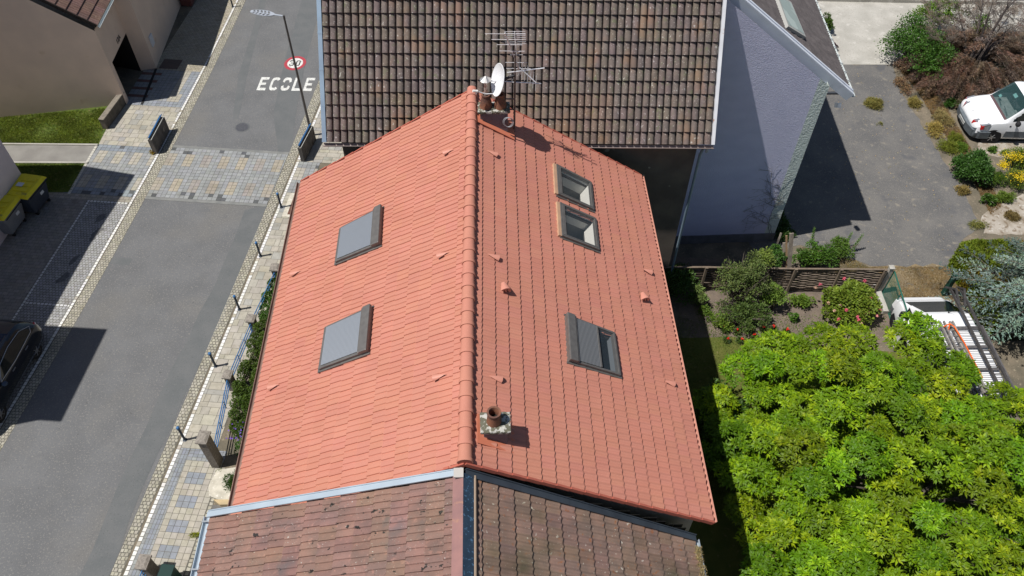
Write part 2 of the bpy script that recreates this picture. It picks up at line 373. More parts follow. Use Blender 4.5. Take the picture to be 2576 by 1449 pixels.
setp(b.build('concrete_threshold', mat('pale_concrete', (.60, .56, .47), (.44, .41, .34), 4, .9, .5, 40, spots=[(9, .6, .08, (.66, .63, .56))])), kind='structure')
b = MB(); b.prism([tuple(G(*p)) for p in ((540, 1262), (640, 1262), (640, 1273), (556, 1275))], (0, 0, .16)); setp(b.build('sandstone_edging', mat('sandstone', (.55, .42, .24), (.42, .33, .2), 6, .9, .4, 50)), kind='structure')
# left pavement
uLB = lambda v: uvof((-18.95, 0, 0))[0] + 0 * v
vL = uvof(G(230, 408))[1]
lp_u0 = lambda v: uvof(G(160, 480))[0] + (v - uvof(G(160, 480))[1]) * (uvof(G(262, 330))[0] - uvof(G(160, 480))[0]) / (uvof(G(262, 330))[1] - uvof(G(160, 480))[1])
vC0 = uvof(G(175, 486))[1]; vC1 = vC0 + 16 * .202
def lp_col(r, c, u, v):
    if r in (0, 1, 14, 15): return jc(DARKT if rnd.random() < .14 else (.27, .30, .33), .1)
    if (c % 4) in (2, 3) and not 6 <= r <= 9: return jc(CREAM, .06)
    return jc(GREY, .1)
tiles('left_pavement_pattern', lp_u0, off(uWL, -.06), vC0, vC1, .202, .202, .012, lp_col)
vT = uvof(G(300, 262))[1]
tiles('left_pavement', lp_u0, off(uWL, -.06), vC1, vT, .3, .3, .012, ashlar, sizes=(.2, .3, .3, .4))
tiles('left_pavement_upper', const(uvof((-18.8, 31, 0))[0]), off(uWL, -.06), vT, vT + 2.9, .202, .202, .012, lambda r, c, u, v: jc((BLUE if (r < 2 or u > uWL(v) - .45) else ((.20, .105, .085) if (r % 3 == 0 and u < uWL(v) - 2.0) else GREY)) if u < uWL(v) - .9 or r < 2 or u > uWL(v) - .45 else CREAM, .08))
tiles('left_pavement_upper', const(uvof((-18.4, 31, 0))[0]), off(uWL, -.06), vT + 2.9, 24, .202, .14, .012, lambda r, c, u, v: jc((.40, .36, .28), .1), stagger=.5)
# parking bay and forecourt
bay = [uvof(G(*p)) for p in ((223, 506), (60, 762), (160, 775), (318, 515))]
uB = lambda v: bay[0][0] + (v - bay[0][1]) * (bay[1][0] - bay[0][0]) / (bay[1][1] - bay[0][1])
tiles('parking_bay_cobbles', off(uB, .06), off(uWL, -.06), -22, bay[0][1] - .06, .125, .125, .02, lambda r, c, u, v: jc((.36, .36, .36), .12), jit=.007, stagger=.5)
bl = lambda r, c, u, v: jc((.68, .68, .66), .06)
tiles('parking_bay_line', off(uB, -.06), off(uB, .06), -22, bay[0][1] + .06, .12, .15, .03, bl, mortar=True, z=.014)
tiles('parking_bay_line', off(uB, .06), off(uWL, -.06), bay[0][1] - .06, bay[0][1] + .06, .15, .12, .03, bl, z=.016)
tiles('parking_bay_line', off(uB, .06), off(uWL, -.06), bay[1][1] - .06, bay[1][1] + .06, .15, .12, .03, bl, z=.024)
tiles('forecourt_paving', const(-12), lambda v: (uB(v) - .06) if v < bay[0][1] + .06 else uWL(v) - .06, -22, bay[0][1] + .06, .24, .16, .012, lambda r, c, u, v: jc((.29, .27, .245), .10), stagger=.5)
tiles('forecourt_paving', const(-12), off(uWL, -.06), bay[0][1] + .06, vC0, .24, .16, .012, lambda r, c, u, v: jc((.36, .33, .28), .1), stagger=.5)
# oil stains in the bay
for cx, cy, sx, sy in ((253, 548, .22, .30), (242, 590, .2, .42), (185, 655, .2, .35), (160, 700, .25, .3)):
    p = G(cx, cy); poly('oil_stain', jag([(p[0] - sx * .6, p[1] - sy), (p[0] + sx * .3, p[1] - sy * .6), (p[0] + sx, p[1] + sy), (p[0], p[1] + sy * .9), (p[0] - sx * .8, p[1])], .07, .12, int(cx)), .0165, mat('oil', (.09, .09, .09), (.14, .14, .14), 14, .7))
# lawn beside the beige building, path, small lawn
gl = [tuple(G(*p)[:2]) for p in ((-260, 240), (0, 296), (262, 322), (250, 360), (235, 366), (0, 366), (-260, 362))]
poly('lawn', [G(-300, 250)[:2], G(0, 280)[:2], G(300, 262)[:2], G(247, 366)[:2], G(0, 366)[:2], G(-300, 360)[:2]], .02, m_grass)
poly('footpath', [G(-300, 360)[:2], G(0, 366)[:2], G(247, 366)[:2], G(218, 411)[:2], G(0, 411)[:2], G(-300, 408)[:2]], .016, mat('path_asphalt', (.20, .19, .175), (.25, .24, .22), 1.5, .9, .4, 70))
poly('lawn', [G(-300, 408)[:2], G(0, 411)[:2], G(216, 411)[:2], G(178, 484)[:2], G(-300, 492)[:2]], .02, m_grass)
for a, b_ in (((-200, 362), (247, 366)), ((-200, 410), (222, 411))):
    k = MB(); k.beam(G(*a) + A3(0, 0, .03), G(*b_) + A3(0, 0, .03), .08, .08); setp(k.build('path_edging', m_conc), kind='structure')
e = MB()
for i in range(22):
    t = i / 21; p = G(*((1 - t) * np.array((178, 486)) + t * np.array((247, 366)))); e.box(p + A3(-.06, 0, .012), (.11, .13, .02), (RU, RV, (0, 0, 1)))
setp(e.build('edge_stones', mat('pale_stone', (.5, .48, .42))), kind='structure')
# right side: driveway, concrete yard, soil, lawn
poly('driveway', jag([G(*p)[:2] for p in ((1900, 640), (2010, 616), (2150, 655), (2190, 672), (2385, 672), (2400, 640), (2420, 600), (2470, 570), (2440, 520), (2410, 455), (2352, 372), (2310, 300), (2262, 225), (2246, 163), (2110, 163), (2000, 163), (1800, 400))], .07, .3, 3), .010, m_drive)
poly('concrete_yard', [G(*p)[:2] for p in ((1900, 163), (2250, 163), (2262, 150), (2300, 100), (2576, 80), (2800, 60), (2800, -200), (1900, -200))], .014, m_conc)
poly('concrete_yard', jag([G(*p)[:2] for p in ((2470, 545), (2530, 500), (2700, 470), (2700, 600), (2480, 590))], .1, .3, 5), .012, mat('dusty_slab', (.40, .36, .31), (.26, .22, .17), 1.9, .9, .6, 40, spots=[(5, .54, .1, (.20, .155, .11)), (9, .6, .1, (.48, .46, .42))]))
poly('gravel_strip', jag([G(*p)[:2] for p in ((2460, 360), (2700, 350), (2700, 400), (2470, 392))], .08, .3, 6), .013, mat('dusty_slab', (.5, .46, .4)))
poly('dry_grass_patch', jag([G(*p)[:2] for p in ((2185, 668), (2385, 668), (2420, 750), (2250, 765), (2230, 700))], .12, .3, 7), .014, mat('dry_grass_ground', (.25, .185, .10), (.16, .13, .09), 2.5, .95, .8, 50, spots=[(10, .58, .1, (.34, .28, .18)), (5, .6, .08, (.13, .125, .11)), (7, .66, .05, (.12, .14, .05))]))
poly('garden_soil', jag([G(*p)[:2] for p in ((1660, 640), (2240, 690), (2240, 860), (1900, 890), (1740, 870))], .1, .4, 8), .012, mat('garden_soil', (.185, .145, .115), (.13, .105, .085), 3, .95, .8, 50, spots=[(30, .64, .05, (.3, .25, .2)), (7, .6, .1, (.15, .13, .07))]))
poly('garden_lawn', [(2.5, 5.5), (16, 5.5), (16, 16.8), (8.2, 17.6), (2.5, 17.4)], .020, mat('back_lawn', (.12, .125, .028), (.085, .105, .02), 2.0, .95, .7, 60, spots=[(7, .62, .08, (.17, .15, .06))]))
# painted word and speed roundel
LT = {'E': [(0, 0, .24, 1), (0, 0, .85, .2), (0, .4, .7, .6), (0, .8, .85, 1)], 'L': [(0, 0, .24, 1), (0, 0, .85, .2)]}
def letter_round(b, open_side, gap):
    pts_o = []; pts_i = []; n = 28; cx, cy = .44, .5
    rng = (np.linspace(.16, .84, n) * 2 * math.pi) if open_side else None
    def seg(a0, a1):
        aa = np.linspace(a0, a1, 16); sup = lambda c, r: math.copysign(abs(c) ** .62, c) * r
        P = [(cx + sup(math.cos(a), .44), cy + sup(math.sin(a), .5)) for a in aa]; Q = [(cx + sup(math.cos(a), .22), cy + sup(math.sin(a), .30)) for a in aa]
        return P, Q
    return [seg(.2 * math.pi, 1.8 * math.pi)] if open_side else [seg(.06 * math.pi, .94 * math.pi), seg(1.06 * math.pi, 1.94 * math.pi)]
e0 = G(645, 227.5); e1 = G(786, 229.5); Xe = unit(e1 - e0); Ye = A3(-Xe[1], Xe[0], 0); Ye = unit(Ye + Xe * .02); wid = np.linalg.norm(e1 - e0); hgt = 1.08; b = MB(); cw = wid / 5.0
for i, ch in enumerate('ECOLE'):
    o_ = e0 + Xe * (i * cw * 1.035); S_ = lambda x, y: o_ + Xe * x * cw * .9 + Ye * y * hgt + A3(0, 0, .014)
    if ch in LT:
        if ch == 'E': rs = [(0, 0, .24, 1), (.24, 0, .85, .19), (.24, .41, .70, .58), (.24, .81, .85, 1)]
        else: rs = [(0, 0, .24, 1), (.24, 0, .85, .19)]
        for x0, y0, x1, y1 in rs: b.quad(S_(x0, y0), S_(x1, y0), S_(x1, y1), S_(x0, y1))
    else:
        for P, Q in letter_round(b, ch == 'C', .1):
            n = len(P); b.add([S_(*p) for p in P] + [S_(*q) for q in Q], [(k, k + 1, k + 1 + n, k + n) for k in range(n - 1)])
setp(b.build('painted_word', m_white), kind='structure')
c30 = G(742.7, 159.3); b = MB(); ring = lambda r0, r1, z, mi: b.add([c30 + Xe * r * math.cos(a) + Ye * r * 1.13 * math.sin(a) + A3(0, 0, z) for r in (r0, r1) for a in np.linspace(0, 2 * math.pi, 49)[:-1]], [(k, (k + 1) % 48, 48 + (k + 1) % 48, 48 + k) for k in range(48)], mi)
ring(.545, .39, .014, 0); ring(.39, .001, .014, 1)
def seg(x0, y0, x1, y1): b.quad(*[c30 + Xe * x + Ye * y + A3(0, 0, .018) for x, y in ((x0, y0), (x1, y0), (x1, y1), (x0, y1))], 2)
for x0, y0, x1, y1 in ((-.27, .16, -.06, .23), (-.21, -.03, -.06, .03), (-.27, -.23, -.06, -.16), (-.10, -.16, -.04, .16), (-.28, .10, -.24, .18), (-.28, -.18, -.24, -.10),
                       (.04, -.18, .10, .18), (.20, -.18, .26, .18), (.07, .17, .23, .23), (.07, -.23, .23, -.17)): seg(x0, y0, x1, y1)
setp(b.build('painted_speed_roundel', [mat('red_paint', (.42, .05, .07), (.34, .06, .07), 8, .6), m_white, mat('black_paint', (.05, .05, .05))]), kind='structure')
# manhole, drain, slot drain
mh = G(609, 320.5); t = thing('manhole_cover', 'round cast iron manhole cover in the road below the painted word', 'manhole cover', mh)
b = MB(); b.lathe([(.001, .012), (.30, .012), (.30, .002)], mh, 28); 
for i in range(-4, 5):
    L_ = math.sqrt(max(.0, .27 ** 2 - (i * .06) ** 2)); b.box(mh + A3(i * .06, 0, .016), (.025, 2 * L_, .008))
b.build('cover', mat('cast_iron', (.10, .105, .12), (.14, .14, .15), 20, .55, metal=.4), t)
b = MB(); b.add([mh + A3(r * math.cos(a), r * math.sin(a), .011) for r in (.31, .36) for a in np.linspace(0, 2 * math.pi, 41)[:-1]], [(k, (k + 1) % 40, 40 + (k + 1) % 40, 40 + k) for k in range(40)]); b.build('frame', m_asph2, t)
dg = [G(*p) for p in ((733, 492), (716, 541), (744, 544), (760, 492))]; t = thing('drain_grate', 'rusty brown utility cover in a pale frame beside the pavement bollard', 'drain cover', dg[1])
c_ = sum(dg) / 4; b = MB(); b.box(c_ + A3(.05, 0, .018), (.72, 1.42, .012), (RU, RV, (0, 0, 1))); b.build('frame', mat('pale_concrete', (.6, .56, .47)), t)
b = MB(); b.box(c_ + A3(.12, 0, .030), (.46, 1.16, .016), (RU, RV, (0, 0, 1)))
for i in range(-4, 5): b.box(c_ + A3(.12, 0, .040) + RV * i * .12, (.40, .03, .006), (RU, RV, (0, 0, 1)))
b.build('cover', mat('rusty_plate', (.16, .075, .05), (.11, .06, .045), 9, .8), t)
b = MB(); b.beam(G(1770 * .2222, 780 * .2222) + A3(0, 0, .020), G(1605 * .2222, 1188 * .2222) + A3(0, 0, .020), .12, .01); setp(b.build('slot_drain', mat('black_grate', (.02, .02, .02))), 'long black slot drain across the pavement by the garage door', 'drain')
p = G(430, 162); b = MB(); b.box(p + A3(0, 0, .018), (.95, .8, .012), (RU, RV, (0, 0, 1))); setp(b.build('drain_cover', mat('dark_cover', (.12, .085, .07), (.09, .07, .06), 10, .8)), 'dark brown square cover set in the shaded pavement by the beige wall', 'drain cover')
# ---------------------------------------------------------------- red roofed house
m_red = mat('red_tile', (.50, .207, .148), (.465, .190, .136), 1.3, .72, .25, 160, attr=True, spots=[(60, .60, .08, (.57, .25, .185))], bdist=.004)
m_under = mat('roof_underlay', (.05, .035, .03)); m_dark = mat('dark_timber', (.05, .04, .035), (.03, .025, .02), 8, .8)
def hz(z): return 6.5 + 0 * z
HE = 6.5
rL1, rR1, rL2, rR2 = G(757, 455, HE), G(1613, 440, HE), G(573, 1332, HE), G(1795, 1310, HE)
def ridge_pt(a, b, p): n = np.cross(b - a, (0, 0, 1)); return PL(*p, a, n)
rT1, rT2 = ridge_pt(rL1, rR1, (1187, 224)), ridge_pt(rL2, rR2, (1170, 1162))
house = thing('red_roof_house', 'house with new salmon red tiled gable roof and four roof windows', 'house', ((rL1 + rR2) / 2 * A3(1, 1, 0)))
dn = A3(0, 0, -.09)
def seam(t, a, d1, d2):
    s = (t * 2) % 1; g = s * .35 + .65 * math.sin(math.pi * min(s, .95) * .60)
    if t < .5 and s > .91: g *= 1 - (s - .91) / .09 * .97
    return a * g + (d1 if t > .9 else 0)
SEAM_S = (0, .10, .22, .35, .42, .456, .5, .60, .72, .86, .93, .98)
def waveR(t): return .015 * (1 - math.cos(4 * math.pi * t)) + (.004 if t < .06 else 0)
SEAM_M = tuple([0] + [1 - s_ for s_ in SEAM_S[:0:-1]])
def wave(t): return seam(t, .024, .004, .0)
def redcol(k, t):
    q = 1 + rnd.uniform(-.03, .03); return (q, q * rnd.uniform(.975, 1.03), q * rnd.uniform(.97, 1.03))
# skylight openings in roof parameters (u along ridge near->far is A->B; here A = far end)
def plane_uv(P, A, B, C, D):
    e1 = B - A; e2 = C - A; M2 = np.stack([e1, e2], 1); s, *_ = np.linalg.lstsq(M2, P - A, rcond=None); return s
nL = unit(np.cross(rL1 - rT1, rT2 - rT1)); nL = nL if nL[2] > 0 else -nL
nR = unit(np.cross(rR1 - rT1, rT2 - rT1)); nR = nR if nR[2] > 0 else -nR
def surf(x, y, n, h):
    """point h above the (slightly twisted) roof surface that is seen at the given spot"""
    A, B, C, D = (rT1, rT2, rL1, rL2) if n is nL else (rT1, rT2, rR1, rR2); P = PL(x, y, A + n * h, n)
    for _ in range(12):
        e = ((1 - .5) * (B - A) + .5 * (D - C)); s = C - A; u, v = np.linalg.lstsq(np.stack([B - A, C - A], 1), P - n * h - A, rcond=None)[0]
        for _k in range(4):
            S0 = (1 - v) * ((1 - u) * A + u * B) + v * ((1 - u) * C + u * D); d = (P - n * np.dot(P - S0, n)) - S0
            du = (1 - v) * (B - A) + v * (D - C); dv = ((1 - u) * C + u * D) - ((1 - u) * A + u * B); k_ = np.linalg.lstsq(np.stack([du, dv], 1), d, rcond=None)[0]; u += k_[0]; v += k_[1]
        S0 = (1 - v) * ((1 - u) * A + u * B) + v * ((1 - u) * C + u * D); P = PL(x, y, S0 + n * h, n)
    return P
def quadpx(pts, sc, ox, oy, P, n, h):
    return [surf((ox + x * sc) / 1.5528, (oy + y * sc) / 1.5528, n, h) for x, y in pts]
# corner order: far-up(ridge side), far-down?, see skylight(): a0 ridge/far, a1 eave/far, a2 eave/near, a3 ridge/near
SK = dict(l1=(quadpx([(558, 105), (240, 270), (205, 525), (540, 388)], 350 / 676, 1200, 750, rT1, nL, .115), nL),
          l2=(quadpx([(478, 857), (128, 1017), (80, 1335), (448, 1198)], 350 / 676, 1200, 750, rT1, nL, .115), nL),
          r1=(quadpx([(40, 62), (262, 176), (280, 350), (52, 250)], 500 / 805, 2150, 600, rT1, nR, .10), nR),
          r2=(quadpx([(62, 302), (290, 403), (312, 603), (76, 513)], 500 / 805, 2150, 600, rT1, nR, .10), nR),
          r3=(quadpx([(105, 1008), (408, 1122), (447, 1393), (124, 1298)], 500 / 805, 2150, 600, rT1, nR, .115), nR))
def holes_for(keys, A, B, C, D, n, sh=.12):
    hs = []
    for k in keys:
        q = [plane_uv(p - n * .1, A, B, C, D) for p in SK[k][0]]; us_ = [a[0] for a in q]; vs_ = [a[1] for a in q]
        hs.append((min(us_) + .009, max(us_) - .009, min(vs_) + .012, max(vs_) + .002))
    return hs
roofL = MB(); roofR = MB()
oL, _ = tile_roof('roof_slope', rT1, rT2, rL1, rL2, 18, 38, wave, SEAM_S, .020, m_red, redcol, house, base=-.03, stagger=0, drift=True)
oR, _ = tile_roof('roof_slope', rT1, rT2, rR1, rR2, 18, 38, waveR, 12, .032, m_red, redcol, house, base=-.03, stagger=0, holes=holes_for(('r1', 'r2', 'r3'), rT1, rT2, rR1, rR2, nR))
# verge edge tiles and gutters
def verge(a, b, parent, mt, w=.05, h=.11, n=18, name='verge'):
    v = MB()
    for i in range(n):
        p, q = a + (b - a) * (i / n), a + (b - a) * ((i + 1) / n); v.beam(p + A3(0, 0, .012), q + A3(0, 0, -.012), w, h)
    return v.build(name, mt, parent)
m_redd = mat('red_tile_edge', (.42, .12, .08), (.36, .10, .07), 4, .8)
for a, b_, s in ((rT2, rL2, -1), (rT2, rR2, -1), (rT1, rL1, 1), (rT1, rR1, 1)):
    d = A3(.042, -1, 0) * (s * -.02); verge(a + d + A3(0, 0, -.06), b_ + d + A3(0, 0, -.06), house, m_redd)
# roof deck (below the tiles, so that no light gets in), with room for the window wells
def deck(A, B, C, D, n, parent, keys=(), t=.06, drop=.10, mt=None):
    b = MB(); cuts = [k for k in keys]
    if not cuts:
        P = [A, B, D, C]; b.hexa([p - n * (drop + t) for p in P], [p - n * drop for p in P])
    else:
        us_ = sorted({0, 1} | {x for h in cuts for x in h[:2]}); 
        for i in range(len(us_) - 1):
            um = (us_[i] + us_[i + 1]) / 2; hs = sorted([h[2:] for h in cuts if h[0] < um < h[1]]); v = 0
            for a0, a1 in hs + [(1, 1)]:
                X = lambda u, w_: (1 - w_) * ((1 - u) * A + u * B) + w_ * ((1 - u) * C + u * D)
                P = [X(us_[i], v), X(us_[i + 1], v), X(us_[i + 1], a0), X(us_[i], a0)]; b.hexa([p - n * (drop + t) for p in P], [p - n * drop for p in P]); v = a1
    return b.build('roof_deck', mt or m_under, parent)
deck(rT1, rT2, rL1, rL2, nL, house)
deck(rT1, rT2, rR1, rR2, nR, house, holes_for(('r1', 'r2', 'r3'), rT1, rT2, rR1, rR2, nR))
# ridge caps
b = MB(); nr = 32; dr = (rT2 - rT1); Lr = np.linalg.norm(dr); dr = dr / Lr; sx = unit(np.cross(dr, (0, 0, 1))); uz = np.cross(sx, dr); V = []; Fc = []
for i in range(nr):
    p0 = rT1 + dr * (Lr * (i) / nr - .01); p1 = rT1 + dr * (Lr * (i + 1) / nr + .02); q = rnd.uniform(.97, 1.03); b.col = (q, q * rnd.uniform(.97, 1.03), q)
    r0, r1 = .120, .140; n = 12; pr = []
    for P, r in ((p0, r0), (p1 - dr * .07, r1 - .008), (p1 - dr * .068, r1 + .006), (p1, r1 + .006), (p1, r1 - .012)):
        for k in range(n + 1):
            a = math.pi * (-.08 + 1.16 * k / n); pr.append(P + sx * r * 1.12 * math.cos(a) + uz * (r * math.sin(a) * .95 + .0))
    b.add(pr, [(j * (n + 1) + k, j * (n + 1) + k + 1, (j + 1) * (n + 1) + k + 1, (j + 1) * (n + 1) + k) for j in range(4) for k in range(n)])
b.build('ridge', m_red, house, smooth=True, attr=True)
b = MB(); b.lathe([(.001, 0), (.15, 0)], rT2 + dr * .015 + A3(0, 0, -.01), 16, ax=(sx, uz, dr), cap=False); b.build('ridge_end_cap', m_redd, house)
def gutter(a, b_, r, mt, parent, side, nm='gutter'):
    g = MB(); d = unit(b_ - a); s = unit(np.cross(d, (0, 0, 1))) * side; n = 8; out = []
    for P in (a, b_):
        for rr in (r, r - .008):
            for k in range(n + 1):
                t = math.pi * k / n; out.append(P + s * rr * math.cos(t) - A3(0, 0, 1) * rr * math.sin(t))
    m1 = n + 1
    for ring_ in (0, 1): g.add([out[ring_ * m1 + k] for k in range(m1)] + [out[(2 + ring_) * m1 + k] for k in range(m1)], [(k, k + 1, m1 + k + 1, m1 + k) for k in range(n)])
    for sgn in (1, -1): g.tube(a + s * r * sgn, b_ + s * r * sgn, .012, n=6)
    return g.build(nm, mt, parent, smooth=True)
m_copper = mat('brown_gutter', (.30, .19, .15), (.22, .14, .115), 3, .5, metal=.3)
m_salm = mat('salmon_metal', (.58, .27, .2), (.52, .25, .19), 3, .5)
eo = unit(np.cross(dr, (0, 0, 1)))
gutter(rL1 + A3(-.06, 0, -.05), rL2 + A3(-.06, 0, -.05), .065, m_copper, house, 1)
gutter(rR1 + A3(.03, 0, -.06), rR2 + A3(.03, 0, -.06), .06, m_salm, house, 1)
# walls with gable ends
def body(pts_lo, z0, eave_z, ridge_a, ridge_b, mt, parent, inset, name='wall'):
    """pts order: far-left, far-right, near-right, near-left (eave corners), ridge_a far, ridge_b near"""
    c = sum(pts_lo) / 4; P = [p + unit((c - p) * A3(1, 1, 0)) * inset for p in pts_lo]; b = MB()
    lo = [A3(p[0], p[1], z0) for p in P]; hi = [A3(p[0], p[1], p[2] - .32 + 0 * z0) for p in P]
    ra = ridge_a + unit((c - ridge_a) * A3(1, 1, 0)) * inset * .72 - A3(0, 0, .28); rb = ridge_b + unit((c - ridge_b) * A3(1, 1, 0)) * inset * .72 - A3(0, 0, .28)
    b.add(lo + hi + [ra, rb], [(0, 1, 5, 8, 4), (1, 2, 6, 5), (2, 3, 7, 9, 6), (3, 0, 4, 7)]); return b.build(name, mt, parent)
m_cream = mat('cream_render', (.52, .47, .38), (.45, .4, .33), 2, .9, .3, 60)
m_slate = mat('grey_shingle', (.13, .16, .20), (.24, .27, .30), 7, .7, .8, 18, stretch=(1, 1, 2.2))
body([rL1, rR1, rR2, rL2], 0, HE, rT1, rT2, m_cream, house, .42)
# shingle hung gable facing the neighbour
c_ = (rL1 + rR1 + rR2 + rL2) / 4
b = MB(); inn = lambda p, k: p + (c_ - p) * A3(1, 1, 0) * k
gy = A3(-.0, .07, 0)
pa = [rR2 + gy + A3(-.45, 0, -.3), rT2 + gy + A3(0, 0, -.3), rL2 + gy + A3(.45, 0, -.3)]
rows = 26
for i in range(rows):
    z0 = 4.6 + i * .19; z1 = z0 + .2
    def xr(z): t = (z - pa[0][2]) / (pa[1][2] - pa[0][2]); t = max(0, min(1, t)); return pa[0] + (pa[1] - pa[0]) * t
    if z0 > pa[1][2] - .1: break
    R0 = xr(z1); n = int((R0[0] - pa[1][0]) / .22)
    for k in range(n):
        x = R0[0] - (k + .5 + .5 * (i % 2) * .9) * .22; y = R0[1] - .012
        b.col = (rnd.uniform(.6, 1.3),) * 3; b.box((x, y - .06 - .01 * (i % 2), z0 + .1), (.21, .012, .22), (A3(1, .02, 0), A3(0, 1, .07), A3(0, -.07, 1)))
b.build('shingle_cladding', mat('shingle', (.40, .46, .52), (.58, .62, .65), 9, .7, .4, 30, attr=True), house)

# ---------------------------------------------------------------- roof windows
m_frame = mat('window_metal', (.145, .135, .128), (.175, .165, .155), 8, .45, metal=.35)
m_shut = mat('shutter_slats', (.42, .445, .475), None, 1, .42, metal=.75)
m_glass = mat('window_glass', (.10, .13, .15), None, 1, .04, spec=.8, alpha=.22)
m_white_in = mat('white_reveal', (.80, .79, .74), None, 1, .8)
m_flash = mat('lead_apron', (.5, .32, .2), (.42, .25, .17), 3, .7)
def skylight(key, kind, nm='roof_window'):
    q, n = SK[key]; Q = lambda u, v, h=0: (1 - v) * ((1 - u) * q[0] + u * q[3]) + v * ((1 - u) * q[1] + u * q[2]) + n * h   # u far->near, v ridge->eave
    Lu = np.linalg.norm(q[3] - q[0]); Lv = np.linalg.norm(q[1] - q[0]); f = .075 if kind == 'shut' else .055; fu, fv = f / Lu, f / Lv
    def slab(b, u0, u1, v0, v1, h0, h1, mi=0): b.hexa([Q(u0, v0, h0), Q(u1, v0, h0), Q(u1, v1, h0), Q(u0, v1, h0)], [Q(u0, v0, h1), Q(u1, v0, h1), Q(u1, v1, h1), Q(u0, v1, h1)], mi)
    b = MB()
    slab(b, 0, 1, 0, fv, -.13, .0); slab(b, 0, 1, 1 - fv, 1, -.13, -.012); slab(b, 0, fu, fv, 1 - fv, -.13, -.004); slab(b, 1 - fu, 1, fv, 1 - fv, -.13, -.004)
    if kind == 'open':
        slab(b, fu, 1 - fu, fv, fv * 2.6, -.10, .006); slab(b, fu, fu * 1.5, fv * 2.6, 1 - fv, -.10, .004); slab(b, 1 - fu * 1.5, 1 - fu, fv * 2.6, 1 - fv, -.10, .004); slab(b, fu * 1.5, 1 - fu * 1.5, 1 - 1.5 * fv, 1 - fv, -.10, .004)
    fr = b.build(nm, m_frame, house, bevel=.006)
    if kind != 'shut':
        b = MB(); b.quad(Q(fu, fv, -.03), Q(1 - fu, fv, -.03), Q(1 - fu, 1 - fv, -.03), Q(fu, 1 - fv, -.03)); b.build('pane', m_glass, fr)
        b = MB(); g = fu * .8; gv = fv * .8; top = -.125; dep = -.62
        c = [(g, gv), (1 - g, gv), (1 - g, 1 - gv), (g, 1 - gv)]
        U = [Q(u, v, top) for u, v in c]
        Lo = [Q(g, gv, dep) , Q(1 - g, gv, dep), Q(1 - g, 1 - gv, dep), Q(g, 1 - gv, dep)]
        Lo = [p + (p - sum(Lo) / 4) * .12 for p in Lo]
        b.add(U + Lo, [(0, 1, 5, 4), (1, 2, 6, 5), (2, 3, 7, 6), (3, 0, 4, 7)]); b.build('reveal', m_white_in if kind == 'open' else mat('grey_reveal', (.16, .18, .20)), fr)
        b = MB(); F2 = [p + A3(0, 0, -1.2) for p in Lo]; b.add(Lo + F2, [(0, 1, 5, 4), (1, 2, 6, 5), (2, 3, 7, 6), (3, 0, 4, 7), (4, 5, 6, 7)]); b.build('room_interior', mat('attic_room', (.22, .20, .18), (.14, .135, .13), 2), fr)
    if kind in ('shut', 'half'):
        b = MB(); slab(b, -.01, 1.01, -.10 / Lv * .3, .20 / Lv, -.02, .075); slab(b, 0.0, 1.0, .20 / Lv, .25 / Lv, -.02, .05); b.build('shutter_box', m_frame, fr, bevel=.02)
        v0 = .25 / Lv; v1 = (1 - fv) if kind == 'shut' else .60; ns = int((v1 - v0) * Lv / .038); V = []; S_ = 5; rows_ = []
        for i in range(ns * S_ + 1):
            t = i / S_; h = .006 + .012 * abs(math.sin(math.pi * t)) ** .6; v = v0 + (v1 - v0) * i / (ns * S_); V += [Q(fu * .9, v, h), Q(1 - fu * .9, v, h)]
        npmesh('shutter', V, [(2 * i, 2 * i + 1, 2 * i + 3, 2 * i + 2) for i in range(ns * S_)], m_shut if kind == 'shut' else mat('dark_shutter_slats', (.21, .215, .22), None, 1, .4, metal=.5), fr, smooth=True)
        if kind == 'half':
            b = MB(); slab(b, fu, 1 - fu, v1 - .02 / Lv, v1 + .02 / Lv, -.01, .03); b.build('shutter_end_rail', m_frame, fr)
    # flashing collar around the frame
    b = MB()
    for (u0, u1, v0, v1) in ((-.05 / Lu, 0, -.02, 1.02), (1, 1 + .05 / Lu, -.02, 1.02), (-.05 / Lu, 1 + .05 / Lu, 1, 1 + .07 / Lv)): slab(b, u0, u1, v0, v1, -.10, -.078)
    if kind == 'open': slab(b, 0, 1, -.09 / Lv, 0, -.10, -.03, 1)
    b.build('flashing', [m_frame, m_flash], fr)
    fr['label'] = {'l1': 'closed grey shutter roof window', 'l2': 'closed grey shutter roof window', 'r1': 'uncovered roof window with white reveal', 'r2': 'uncovered roof window with white reveal', 'r3': 'roof window with shutter half lowered'}[key]
for k, kd in (('l1', 'shut'), ('l2', 'shut'), ('r1', 'open'), ('r2', 'open'), ('r3', 'half')): skylight(k, kd)
